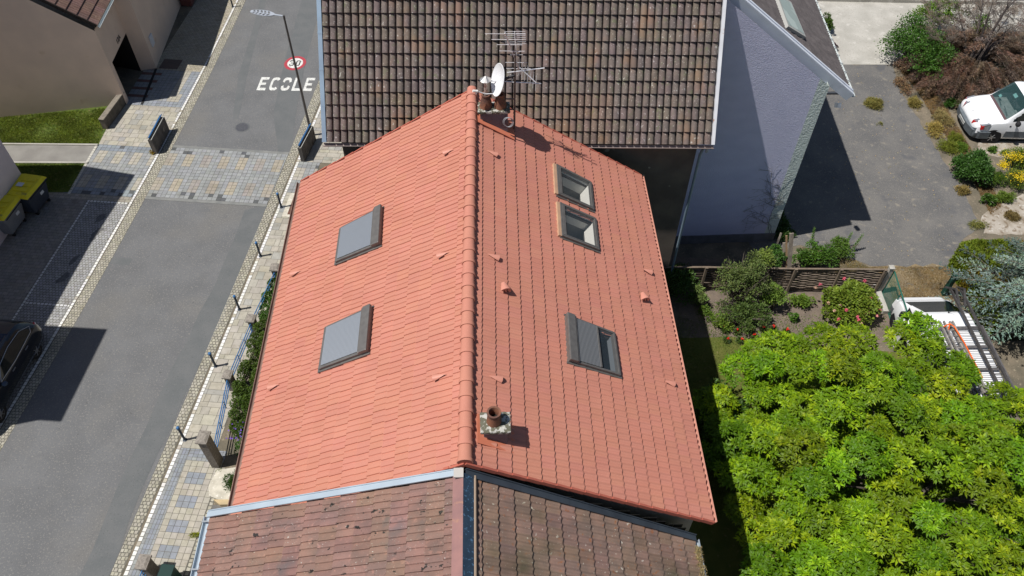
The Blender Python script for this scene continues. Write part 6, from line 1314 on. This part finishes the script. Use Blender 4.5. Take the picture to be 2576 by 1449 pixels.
# low dark undergrowth filler under the tree edge (in the shade of the house)
bush('shade_shrub', 'dark leafy shrub in deep shade under the red gutter, beside the big tree', 'shrub', G(1800, 1080) * A3(1, 1, 0), (.9, 1.9, .9), 26, 200, .13, .2, L_DARK, seed=2, group='shrubs in the shade strip', simple=False)
bush('shade_shrub', 'dark leafy shrub in the shade at the top of the garden strip', 'shrub', G(1700, 715), (.75, .9, .7), 26, 200, .07, .3, L_DARK, seed=3, group='shrubs in the shade strip')
# garden shrubs
gq = lambda x, y, z=0: G(*fz(x, y), z)
bush('loose_shrub', 'tall loose shrub with pale green leaves growing over the woven fence', 'shrub', gq(800, 700), (1.05, .85, .95), 46, 150, .055, .3, L_PALE, base=(.82, .84, .8), seed=4, twigs=60, clr=.24, zc=1.45, hollow=.25)
bush('loose_shrub', 'yellow green leafy shoot cluster standing above the woven fence', 'shrub', gq(1010, 520), (.42, .45, .6), 14, 150, .055, .3, L_PALE, base=(1.05, 1.1, .7), seed=5, twigs=16, clr=.35, zc=1.5)
bush('loose_shrub', 'dark green bush left of the broken boards', 'shrub', gq(1130, 480), (.42, .38, .5), 12, 170, .055, .3, L_DARK, base=(1.0, 1.1, 1.2), seed=6, zc=.95)
bush('loose_shrub', 'dull green low shrub with bare twigs in front of the woven fence', 'shrub', gq(840, 1040), (1.1, .75, .55), 36, 150, .055, .3, L_PALE, base=(.58, .68, .55), seed=7, twigs=60, clr=.26, hollow=.2)
bush('loose_shrub', 'bright green shrub arching right in front of the fence', 'shrub', gq(1150, 850), (.55, .5, .55), 20, 130, .06, .3, L_PALE, base=(.95, 1.15, .6), seed=8, twigs=36, clr=.28, zc=.75, hollow=.2)
bush('loose_shrub', 'small variegated pale shrub at the edge of the house shade', 'shrub', gq(365, 850), (.32, .35, .4), 14, 120, .07, .2, L_PALE, base=(1.1, 1.15, 1.1), seed=9, var=.4)
bush('loose_shrub', 'bushy green shrub behind the fence, right of the broken boards', 'shrub', gq(1560, 430), (.85, .40, .45), 34, 150, .06, .3, L_DARK, base=(1.15, 1.2, .9), seed=10, clr=.28, zc=.6)
bush('loose_shrub', 'sparse weedy shrub with tall shoots on the driveway edge', 'shrub', gq(1850, 340), (.85, .55, .35), 26, 90, .055, .3, L_DARK, base=(1.4, 1.25, 1.0), seed=11, clr=.26, hollow=.2)
for i, (x, y, hh, lb_) in enumerate(((1540, 300, .95, 'tall leafy shoot nearest the broken boards'), (1780, 330, .7, 'leafy shoot in the middle of the driveway edge'), (1880, 330, .85, 'upright leafy shoot right of the middle one'), (1960, 360, .9, 'leaning leafy shoot nearest the driveway asphalt'))):
    P = gq(x, y); t = thing('leafy_shoot', lb_, 'shoot', P, 'upright shoots at the driveway edge'); ln = A3(.12 * (i - 1), .1, 1); n = 46; f = np.linspace(.2, 1, n)[:, None]; pts = P + f * ln * hh; a = np.arange(n) * 2.4; D_ = np.stack([np.cos(a), np.sin(a), .35 + 0 * a], 1)
    leafmesh('leaf', pts, D_, np.tile(A3(0, 0, 1), (n, 1)), .10 * (1.15 - f[:, 0] * .5), .3, L_DARK, cvar(n, (1.5, 1.5, 1.1)), t, simple=True); b = MB(); b.path([P, P + ln * hh], [.010, .004], 4); b.build('stem', TWIG, t)
hyd = bush('flowering_shrub', 'round yellow green hydrangea shrub with pink flower heads', 'shrub', gq(1960, 930), (1.02, .80, .55), 70, 170, .085, .36, L_PALE, base=(1.05, 1.12, .42), seed=12, clr=.25, var=.3, crown='foliage', zc=.55)
bush('weed_clump', 'light green weed clump between the shrubs in front of the fence', 'weeds', gq(1440, 900), (.6, .3, .22), 16, 90, .06, .3, L_PALE, base=(.9, 1.1, .45), seed=13, twigs=6, hollow=.2)
bush('weed_clump', 'low yellow green weeds left of the red flower rows', 'weeds', gq(600, 1110), (.55, .35, .25), 16, 80, .06, .3, L_PALE, base=(.9, 1.05, .45), seed=14, twigs=6, hollow=.2)
bush('weed_clump', 'green weeds at the shade edge of the garden', 'weeds', gq(420, 1040), (.25, .5, .16), 12, 60, .06, .3, L_PALE, base=(.75, .95, .45), seed=15, twigs=4, hollow=.2)
bush('weed_clump', 'small dark green plant alone on the bare soil', 'weeds', gq(1360, 1060), (.2, .18, .22), 8, 70, .06, .3, L_DARK, base=(1.3, 1.4, 1), seed=16, twigs=4)
# pink flower heads
RS.seed(21)
fl = [(1890, 645, 'pink'), (1637, 708, 'pink'), (2108, 672, 'pink'), (2172, 855, 'pink'), (1915, 978, 'pink'), (1832, 1078, 'pink'), (2030, 1053, 'pink'), (2042, 1083, 'pink'), (2208, 915, 'pink'), (2265, 970, 'pink'), (2160, 955, 'pale pink'), (2120, 1030, 'pale pink'), (2240, 1042, 'pale pink'), (2150, 1010, 'pale pink'), (1785, 990, 'cream'), (2055, 830, 'cream'), (2105, 770, 'cream'), (1720, 905, 'cream'), (1855, 930, 'cream'), (2190, 1000, 'cream'), (1590, 745, 'cream'), (2075, 1130, 'cream')]
m_pk = mat('pink_petal', (.72, .13, .20), attr=True, rough=.6, transl=.2)
cols_ = {'pink': (1, 1, 1), 'pale pink': (1.0, 2.2, 1.3), 'cream': (.85, 3.0, 1.4)}
for i, (x, y, k) in enumerate(fl):
    zf = .95 if y < 900 else .75; P = gq(x, y, zf)
    n = 46; v = rdir(n, .8); o = leafmesh('flower_head', P + v * .045, rdir(n), v, .045, .5, m_pk, cvar(n, cols_[k], .15, .05), hyd, simple=True); o['label'] = k + ' flower head'
# red begonia plants in two rows
rp = [(625, 1210), (755, 1230), (880, 1210), (1035, 1200), (1140, 1205), (1270, 1225), (1500, 1215), (1620, 1195), (1735, 1215), (640, 1310), (780, 1315), (935, 1285), (1075, 1310), (1200, 1300), (1690, 1300)]
ORD_ = ['first', 'second', 'third', 'fourth', 'fifth', 'sixth', 'seventh', 'eighth', 'ninth']
m_rd = mat('red_petal', (.75, .03, .02), attr=True, rough=.5)
for i, (x, y) in enumerate(rp):
    RS.seed(40 + i); P = gq(x, y); t = thing('bedding_plant', 'dark leaved red flowered plant, ' + ORD_[i if i < 9 else i - 9] + ' from the left in the ' + ('row nearer the fence' if i < 9 else 'row nearer the big tree'), 'plant', P, 'red flowered bedding plants'); n = 60; a = RS.rand(n) * 6.28; el = RS.rand(n); D_ = np.stack([np.cos(a), np.sin(a), .3 + el], 1); pts = P + np.stack([np.cos(a) * .03, np.sin(a) * .03, el * .16], 1)
    leafmesh('foliage', pts, D_, np.tile(A3(0, 0, 1), (n, 1)) , .15, .16, L_DARK, cvar(n, (1.0, .75, .9), .35, .3), t, droop=.4)
    n = 14; v = rdir(n, 1); q_ = P + A3(RS.uniform(-.08, .08), RS.uniform(-.08, .08), .24); leafmesh('flower', q_ + v * .03, rdir(n), v, .05, .5, m_rd, cvar(n, v=.15), t, simple=True)
# garden hedge/bushes between blue fence and red house
def strip_bush(label, a, c, w_, h_, n, seed, mt, base, size=.06, nl=220):
    RS.seed(seed); t = thing('garden_bush', label, 'bush', (a + c) / 2 * A3(1, 1, 0), 'bushes behind the blue fence'); Pp, Dd, Cc = [], [], []
    for k in range(n):
        f = RS.rand(); p = a + (c - a) * f + RU * RS.uniform(0, w_) + A3(0, 0, h_ * (.35 + .75 * RS.rand())); q_, d_ = clump_pts(p, (.16, .16, .12), nl); Pp.append(q_); Dd.append(d_ + rdir(len(d_)) * .8); Cc.append(cvar(len(q_), np.array(base) * (1 + (RS.rand() - .5) * .4), .25, .15))
    Pp, Dd, Cc = map(np.concatenate, (Pp, Dd, Cc)); leafmesh('foliage', Pp, Dd, rdir(len(Pp), 1.5), size, .32, mt, Cc, t, simple=True)
    b = MB()
    for k in range(14): f = k / 14; p = a + (c - a) * f + RU * w_ * .5; b.path([p, p + A3(.03, .02, h_ * .8)], [.015, .005], 4)
    b.build('stem', TWIG, t)
strip_bush('bushy green hedge behind the nearest blue fence run', PA + RV * .9 + RU * .30, PB + RU * .25, 1.3, .60, 100, 3, L_DARK, (1.15, .95, .8))
strip_bush('bushy green hedge behind the middle blue fence run', PB + RV * .2 + RU * .25, PCp + RU * .2, 1.1, .62, 80, 4, L_DARK, (1.2, .95, .8))
strip_bush('fresh green bush behind the far blue fence run', PCp + RV * .3 - RU * .05, PD + RU * .0 - RV * .1, .7, .62, 55, 5, L_DARK, (1.0, 1.05, .9))
pfp = bush('purple_flower_plant', 'dark plant with purple flowers behind the big gate pillar', 'plant', PA + RV * .75 + RU * .75, (.4, .4, .4), 12, 100, .05, .3, L_DARK, base=(.8, .9, .9), seed=31)
RS.seed(9); n = 40; pp_ = PA + RV * .75 + RU * .75 + RS.uniform(-.4, .4, (n, 3)) * A3(1, 1, 0) + A3(0, 0, .85); setp(leafmesh('purple_flowers', pp_, rdir(n), rdir(n, 1), .06, .45, mat('purple_petal', (.16, .08, .42)), cvar(n), pfp, simple=True), kind='stuff')
bush('conifer_sprig', 'small dark conifer beside the pale concrete corner', 'conifer', G(592, 1215), (.22, .32, .35), 16, 120, .05, .14, L_DARK, base=(.7, .75, .7), seed=32)
bush('dry_grass_clump', 'straw coloured dry grass clump behind the farthest pillar', 'grass', PD + RV * .45 + RU * .1, (.28, .32, .3), 10, 120, .10, .06, L_STRAW, seed=33, twigs=0)
bush('pink_rose', 'few pale pink blossoms peeping out beside the red gutter', 'plant', PD + RV * 1.25 + RU * .3, (.12, .3, .3), 6, 50, .05, .5, m_pk, base=(1, 2.6, 1.6), seed=34, twigs=3)
# hedge (clipped) right
RS.seed(50); hc = [G(2405, 745, .6), G(2415, 640, 1.2), G(2440, 600, 1.3), G(2800, 596, 1.3)]
t = thing('clipped_hedge', 'large clipped yellow green hedge at the right edge', 'hedge', (20.5, 19.5, 0))
x0, x1, y0, y1, hh = 17.35, 24, 17.6, 21.75, 1.35
n = 62000; u, v_ = RS.rand(n), RS.rand(n); X_ = x0 + (x1 - x0) * u; Y_ = y0 + (y1 - y0) * v_
ex = np.minimum((X_ - x0 + .35 * np.clip((18.8 - Y_), 0, 2)), y1 - Y_); Zt = hh - .55 * np.clip(1 - ex / .5, 0, 1) ** 2 + .10 * np.sin(X_ * 2.1) * np.cos(Y_ * 1.7) + .05 * np.sin(X_ * 7 + Y_ * 5)
cor = ((X_ - x0) + (y1 - Y_)) > .45; keep_ = cor & (Zt > .2); P_ = np.stack([X_, Y_, Zt - RS.rand(n) ** 2 * .22], 1)[keep_]
m2 = 16000; P2 = np.stack([np.full(m2, x0) + RS.rand(m2) * .15 + .05, y0 + (y1 - y0 - .4) * RS.rand(m2), RS.rand(m2) * 1.1], 1); P_ = np.concatenate([P_, P2]); nP_ = len(P_)
patch = (np.sin(P_[:, 0] * 1.3 + P_[:, 1] * 2.1) > .78); cc = cvar(nP_, (1, 1, 1), .3, .12); cc *= (1 + .22 * np.sin(P_[:, 0:1] * 4) * np.sin(P_[:, 1:2] * 3.3)); cc[patch] *= np.array([1.3, .75, .8])
leafmesh('foliage', P_, rdir(nP_, .9), rdir(nP_, .6), .11, .22, L_HED, cc, t, simple=True)
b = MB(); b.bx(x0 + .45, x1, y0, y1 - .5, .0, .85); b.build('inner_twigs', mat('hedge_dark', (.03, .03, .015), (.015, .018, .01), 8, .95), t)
# blue cedar
RS.seed(60)
def sprays(name, parent, base_pts, dirs, lens, mt, base, n_per, nsz, tw, wid=.06, droop=.35, side=.38, seed=1, nd=5):
    """feathery branches: axis with side twigs covered in short needles"""
    Pp, Dd, Uu, Cc = [], [], [], []; b = MB()
    for p, d, L_ in zip(base_pts, dirs, lens):
        d = unit(d); s = unit(np.cross(d, A3(0, 0, 1))); npt = 7; ax = [p + d * L_ * f - A3(0, 0, 1) * droop * L_ * f * f for f in np.linspace(0, 1, npt)]
        b.path(ax, [tw * (1 - .75 * i / npt) for i in range(npt)], 4, cap=False); kk = (1 + (RS.rand() - .5) * 1.1) * np.array([1 + RS.uniform(-.08, .15), 1, 1 + RS.uniform(-.15, .08)])
        for j in range(n_per):
            f = .08 + .92 * (j + RS.rand()) / n_per; a0 = p + d * L_ * f - A3(0, 0, 1) * droop * L_ * f * f; sg = 1 if j % 2 else -1; sl = side * L_ * (1.05 - .8 * f) * RS.uniform(.6, 1.1); sd2 = unit(s * sg * .85 + d * .75 + A3(0, 0, RS.uniform(-.15, .25)))
            m_ = max(4, int(sl / nsz * nd)); ff = RS.rand(m_, 1); q_ = a0 + sd2 * sl * ff - A3(0, 0, 1) * .3 * sl * ff ** 2 + RS.normal(size=(m_, 3)) * nsz * .22; Pp.append(q_); Dd.append(np.repeat(sd2[None], m_, 0) + rdir(m_) * .55); Uu.append(rdir(m_, 1.2)); Cc.append(cvar(m_, np.array(base) * kk, .3, .10))
    Pp, Dd, Uu, Cc = map(np.concatenate, (Pp, Dd, Uu, Cc)); leafmesh(name, Pp, Dd, Uu, nsz * (.7 + .6 * RS.rand(len(Pp))), wid, mt, Cc, parent, simple=True)
    b.build('branch', TWIG, parent)
cp = A3(19.3, 18.1, 0); t = thing('blue_cedar', 'glaucous blue green cedar with feathery drooping branches at the right edge', 'tree', cp)
b = MB(); b.path([cp, cp + A3(0, 0, 2.5), cp + A3(.1, 0, 5.8)], [.2, .14, .03], 10); b.build('trunk', BARK, t, smooth=True)
bp, bd, bl2 = [], [], []
for k in range(270):
    h_ = RS.uniform(.7, 5.2); a = RS.uniform(0, 2 * math.pi); L_ = (6.1 - h_) * .66 * RS.uniform(.55, 1.25); sub = RS.rand() * .55
    d = A3(math.cos(a), math.sin(a), RS.uniform(.05, .35)); st_ = cp + A3(0, 0, h_) + d * L_ * sub; bp.append(st_); bd.append(d + A3(RS.uniform(-.5, .5), RS.uniform(-.5, .5), 0) * (sub > .2)); bl2.append(L_ * (1 - sub) * 1.0)
sprays('foliage', t, bp, bd, bl2, L_CED, (1, 1, 1), 20, .10, .02, .17, droop=.24, nd=6, side=.27)
# dead brown conifer, with green climber, top right
RS.seed(70); dp = A3(22.7, 34.1, 0); t = thing('dead_conifer', 'dead brown conifer with bare grey limbs behind the white van', 'tree', dp)
b = MB(); r_ = random.Random(8)
for k in range(9):
    a = r_.uniform(-.4, 3.4); sp = r_.uniform(.2, .9); e = dp + A3(math.cos(a) * 2.2 * sp, math.sin(a) * 1.6 * sp, r_.uniform(2.4, 4.2)); mid = (dp + e) / 2 + A3(0, 0, .4); b.path([dp + A3(r_.uniform(-.2, .2), r_.uniform(-.2, .2), 0), mid, e], [.09, .05, .012], 7)
    for q in range(9): f = r_.uniform(.3, .95); p0 = dp + (e - dp) * f + A3(0, 0, .3 * (1 - f)); p1 = p0 + A3(r_.uniform(-.8, .8), r_.uniform(-.6, .8), r_.uniform(.1, .9)); b.path([p0, (p0 + p1) / 2 + A3(0, 0, .06), p1], [.018, .011, .004], 4, cap=False)
b.build('trunk', mat('dark_bark', (.07, .055, .05), (.13, .11, .10), 10, .95), t, smooth=True)
bp, bd, bl2 = [], [], []
for k in range(560):
    a = RS.uniform(0, 2 * math.pi); rr = RS.rand() ** .55; z_ = .35 + 1.9 * (1.05 - rr) * RS.rand() + .5 * RS.rand()
    ctr = dp + A3(math.cos(a) * 2.9 * rr + .3, math.sin(a) * 2.1 * rr - .1, z_); bp.append(ctr); bd.append(A3(math.cos(a) + RS.uniform(-.25, .25), math.sin(a) - .15 + RS.uniform(-.25, .25), RS.uniform(-.05, .35))); bl2.append(RS.uniform(.6, 1.5))
sprays('foliage', t, bp, bd, bl2, L_DEAD, (1, 1, 1), 26, .13, .012, .035, droop=.28, nd=11, side=.20)
bp, bd, bl2 = [], [], []
for k in range(270):
    c_ = G(RS.uniform(2330, 2620), RS.uniform(-30, 110), RS.uniform(.6, 2.6)); bp.append(c_); bd.append(A3(RS.uniform(-1, 1), RS.uniform(-.3, 1), RS.uniform(.1, 1))); bl2.append(RS.uniform(.5, 1.1))
sprays('foliage', t, bp, bd, bl2, L_DEAD, (1.0, 1.2, 1.4), 14, .08, .010, .09, droop=.1, nd=5, side=.3)
bush('climber_bush', 'fresh green leafy climber on the left flank of the dead conifer', 'bush', G(2305, 130), (1.3, 2.2, 1.0), 110, 120, .075, .32, L_DARK, base=(1.0, 1.15, .9), seed=71, clr=.26, twigs=20, zc=1.1)
bush('climber_bush', 'yellow green foliage above the dead conifer near the railings', 'bush', G(2360, 40), (1.3, .8, .7), 46, 90, .075, .32, L_PALE, base=(.8, 1.05, .4), seed=72, clr=.3, zc=1.0)
bush('climber_bush', 'green ivy column among the dead limbs', 'bush', G(2455, 85), (.25, .6, .8), 18, 80, .07, .32, L_PALE, base=(.7, 1.0, .45), seed=73, clr=.4, zc=1.3)
bush('climber_bush', 'green shrub right of the dead conifer above the van', 'bush', G(2560, 170), (.8, .5, .6), 26, 90, .075, .32, L_PALE, base=(.65, .9, .4), seed=74, clr=.3)
bush('weed_clump', 'dark green weeds under the dead conifer by the driveway', 'weeds', G(2395, 262), (.45, .30, .2), 14, 80, .07, .3, L_DARK, base=(.9, 1.1, .9), seed=75, twigs=4)
bush('weed_clump', 'dry leafy weeds along the left foot of the dead conifer', 'weeds', G(2270, 215), (.3, .9, .15), 18, 50, .06, .3, L_STRAW, base=(.55, .42, .5), seed=76, twigs=4)
bush('straw_tuft', 'straw grass tuft in front of the white van bumper', 'grass', G(2375, 300), (.45, .55, .15), 26, 70, .11, .05, L_STRAW, seed=77, twigs=0, hollow=.1)
bush('straw_tuft', 'yellow green grass edge left of the white van', 'grass', G(2400, 350), (.30, .45, .12), 20, 60, .11, .06, L_GR, base=(1.6, 1.3, 1.2), seed=78, twigs=0, hollow=.1)
bush('grass_tuft', 'lone dry grass tuft growing through the driveway asphalt', 'grass', G(2198, 262), (.42, .36, .12), 34, 90, .12, .045, L_STRAW, base=(.80, .88, .6), seed=79, twigs=0, hollow=.05)
bush('grass_tuft', 'tiny dry tuft below the larger one on the driveway', 'grass', G(2214, 313), (.13, .12, .05), 6, 50, .07, .06, L_STRAW, base=(.7, .85, .6), seed=80, twigs=0)
bush('green_shrub', 'dense dark green shrub on the driveway edge below the white van', 'shrub', G(2450, 432), (.78, 1.05, .55), 60, 150, .07, .32, L_DARK, base=(.85, 1.0, 1.05), seed=81, clr=.26)
bush('green_shrub', 'small trailing green shrub at the tip of the driveway edge', 'shrub', G(2485, 508), (.3, .32, .2), 12, 100, .07, .3, L_DARK, base=(1.1, 1.1, .9), seed=82, clr=.4)
yb0 = bush('yellow_flower_bush', 'bush with masses of small yellow flowers, upper one', 'flowering bush', G(2556, 405), (.62, .45, .38), 26, 110, .06, .2, L_PALE, base=(.8, .9, .35), seed=83)
yb1 = bush('yellow_flower_bush', 'bush with masses of small yellow flowers, lower one', 'flowering bush', G(2560, 455), (.75, .45, .38), 26, 110, .06, .2, L_PALE, base=(.8, .9, .35), seed=84)
for i, (x, y, rx, ry) in enumerate(((2552, 393, .5, .3), (2572, 444, .55, .35), (2525, 415, .2, .2))):
    RS.seed(90 + i); n = 520; P_ = G(x, y, .72) + RS.normal(size=(n, 3)) * A3(rx * .5, ry * .5, .06); setp(leafmesh('yellow_flowers', P_, rdir(n), rdir(n, 1.5), .04, .45, L_YEL, cvar(n, v=.2), (yb0, yb1, yb0)[i], simple=True), kind='stuff')
bush('weed_clump', 'green weed right of the van wheel on dusty ground', 'weeds', G(2498, 378), (.14, .14, .12), 6, 50, .08, .2, L_DARK, base=(1.5, 1.5, 1), seed=85, twigs=2)
bush('weed_clump', 'pale weed clump on dusty ground under the van flank', 'weeds', G(2530, 386), (.25, .14, .08), 6, 50, .08, .1, L_GR, base=(1.2, 1.2, 1), seed=86, twigs=2)
bush('weed_clump', 'dry weeds on the driveway above the hedge', 'weeds', G(2462, 566), (.45, .2, .07), 14, 60, .08, .08, L_STRAW, base=(.6, .75, .5), seed=87, twigs=2, hollow=.1)
bush('planter_plant', 'dark and green plant hanging by the purple house gutter', 'plant', G(2078, 68), (.30, .5, .4), 20, 100, .09, .2, L_DARK, base=(1.1, 1.0, .9), seed=88)
bush('purple_leaf_plant', 'dark purple leaved plant at the corner of the concrete yard', 'plant', G(2092, 118), (.16, .3, .2), 10, 80, .05, .4, mat('purple_leaf', (.05, .02, .03), attr=True), seed=89)
bush('weed_clump', 'brown and green weeds under the white verge tip', 'weeds', G(2062, 222), (.3, .3, .1), 12, 60, .06, .1, L_STRAW, base=(.75, .75, .5), seed=91, twigs=2, hollow=.1)
bush('ivy_patch', 'dark ivy at the shaded foot of the lilac wall corner', 'ivy', G(1975, 575), (.35, .9, .18), 20, 120, .06, .35, L_DARK, base=(.8, .8, .9), seed=92)
bush('weed_clump', 'yellow weed growing between edge cobbles near the bottom pavement', 'weeds', G(492, 1346), (.13, .08, .05), 6, 40, .06, .1, L_GR, base=(2.4, 1.9, 1), seed=93, twigs=0)
bush('weed_clump', 'green weed at the foot of the big gate pillar', 'weeds', G(553, 1190), (.10, .12, .04), 6, 40, .05, .2, L_GR, seed=94, twigs=0)
bush('weed_clump', 'straw coloured weed at the foot of the left slab barrier', 'weeds', G(384, 384), (.13, .1, .06), 5, 40, .07, .1, L_STRAW, base=(1, .9, .4), seed=95, twigs=0)
for i, (x, y, rx, ry, rz, mt_, bs, lb_) in enumerate((
    (2300, 262, .35, .55, .12, L_STRAW, (.75, .75, .5), 'straw and green weeds left of the driveway bend under the dead conifer'),
    (2352, 330, .40, .60, .14, L_STRAW, (.95, .9, .6), 'broad straw coloured weeds on the driveway edge before the van'),
    (2385, 372, .38, .50, .16, L_GR, (1.6, 1.3, 1.1), 'yellow green weeds between the straw edge and the dark shrub'),
    (2418, 372, .30, .35, .14, L_PALE, (.8, 1.0, .4), 'light green weeds under the corner of the van bumper'),
    (2500, 452, .55, .60, .30, L_PALE, (.55, .75, .3), 'dull green undergrowth between dark shrub and yellow flowers'),
    (2530, 500, .50, .25, .15, L_GR, (1.1, 1.2, 1.0), 'grassy green fringe below the yellow flowers'),
    (2420, 480, .22, .35, .10, L_STRAW, (.7, .65, .5), 'dry brown weeds at the foot of the dark shrub'),
    (2545, 545, .45, .25, .06, L_STRAW, (.6, .55, .5), 'dry brown weeds on the dusty slab above the hedge'))):
    bush('edge_weeds', lb_, 'weeds', G(x, y), (rx, ry, rz), 24, 75, .085, .10, mt_, base=bs, seed=110 + i, twigs=0, hollow=.1)
# grass, dry litter (uncountable)
def scatter(name, label, poly_px, n, size, wid, mt, base, seed, z=.02, hgt=.06, var=.35, tilt=.8):
    RS.seed(seed); Q_ = [G(*p)[:2] for p in poly_px]; Q_ = np.array(Q_); lo, hi = Q_.min(0), Q_.max(0); P_ = lo + (hi - lo) * RS.rand(n * 3, 2); ins_ = np.zeros(len(P_), bool); j = len(Q_) - 1
    for i in range(len(Q_)):
        xi, yi = Q_[i]; xj, yj = Q_[j]; c_ = ((yi > P_[:, 1]) != (yj > P_[:, 1])) & (P_[:, 0] < (xj - xi) * (P_[:, 1] - yi) / (yj - yi + 1e-12) + xi); ins_ ^= c_; j = i
    P_ = P_[ins_][:n]; m_ = len(P_); den = np.sin(P_[:, 0] * 2.3 + 1) * np.sin(P_[:, 1] * 1.9) + RS.rand(m_) * 1.4 - .3; P_ = P_[den > -.15]; m_ = len(P_)
    cc = cvar(m_, base, var, .15) * (1 + .25 * np.sin(P_[:, :1] * 3.1) * np.sin(P_[:, 1:2] * 4.3)); P3 = np.concatenate([P_, np.full((m_, 1), z)], 1); D_ = rdir(m_, tilt); D_[:, 2] = np.abs(D_[:, 2])
    return setp(leafmesh(name, P3, D_, rdir(m_, .5), size, wid, mt, cc, simple=True), label, name.replace('_', ' '), kind='stuff')
scatter('grass', 'green grass on the lawn beside the beige wall', [(-150, 285), (0, 296), (262, 274), (290, 300), (262, 325), (247, 362), (0, 364), (-150, 362)], 42000, .075, .13, L_GR, (1.35, 1.2, .9), 1, var=.6)
scatter('grass', 'shaded grass strip beside the footpath', [(-50, 413), (212, 413), (180, 480), (-50, 486)], 16000, .065, .11, L_GR, (1.1, 1.05, .9), 2)
scatter('grass', 'back garden lawn under the tree', [(1700, 790), (1900, 880), (2000, 1100), (1900, 1300), (1700, 1300)], 26000, .05, .11, L_GR, (1.0, .95, .9), 3)
scatter('dry_litter', 'dry brown grass and litter on the driveway end', [(2185, 672), (2385, 672), (2430, 752), (2250, 765), (2230, 700)], 14000, .05, .10, L_STRAW, (.62, .52, .5), 4, tilt=.2)
scatter('dry_litter', 'brown litter under shrubs along the driveway', [(2240, 150), (2300, 220), (2370, 330), (2440, 440), (2490, 540), (2520, 520), (2450, 390), (2380, 270), (2320, 200)], 17000, .07, .16, L_STRAW, (.6, .48, .48), 5, tilt=.1)
scatter('dry_litter', 'brown grass fringe by the weedy shrub', [(2010, 620), (2150, 655), (2200, 680), (2060, 690)], 5000, .05, .12, L_STRAW, (.65, .6, .5), 6, tilt=.3)
scatter('garden_weeds', 'low green weeds over the garden soil', [(1740, 770), (1790, 880), (2000, 850), (2240, 830), (2240, 770), (1990, 800), (1800, 760)], 2600, .06, .25, L_PALE, (.7, .85, .4), 7, tilt=.4)
scatter('fallen_leaves', 'scattered pale dry leaves on the driveway asphalt', [(2110, 165), (2240, 165), (2420, 600), (2380, 670), (2160, 650), (2070, 400)], 260, .06, .3, L_STRAW, (1.2, 1.1, 1.3), 8, tilt=.0)
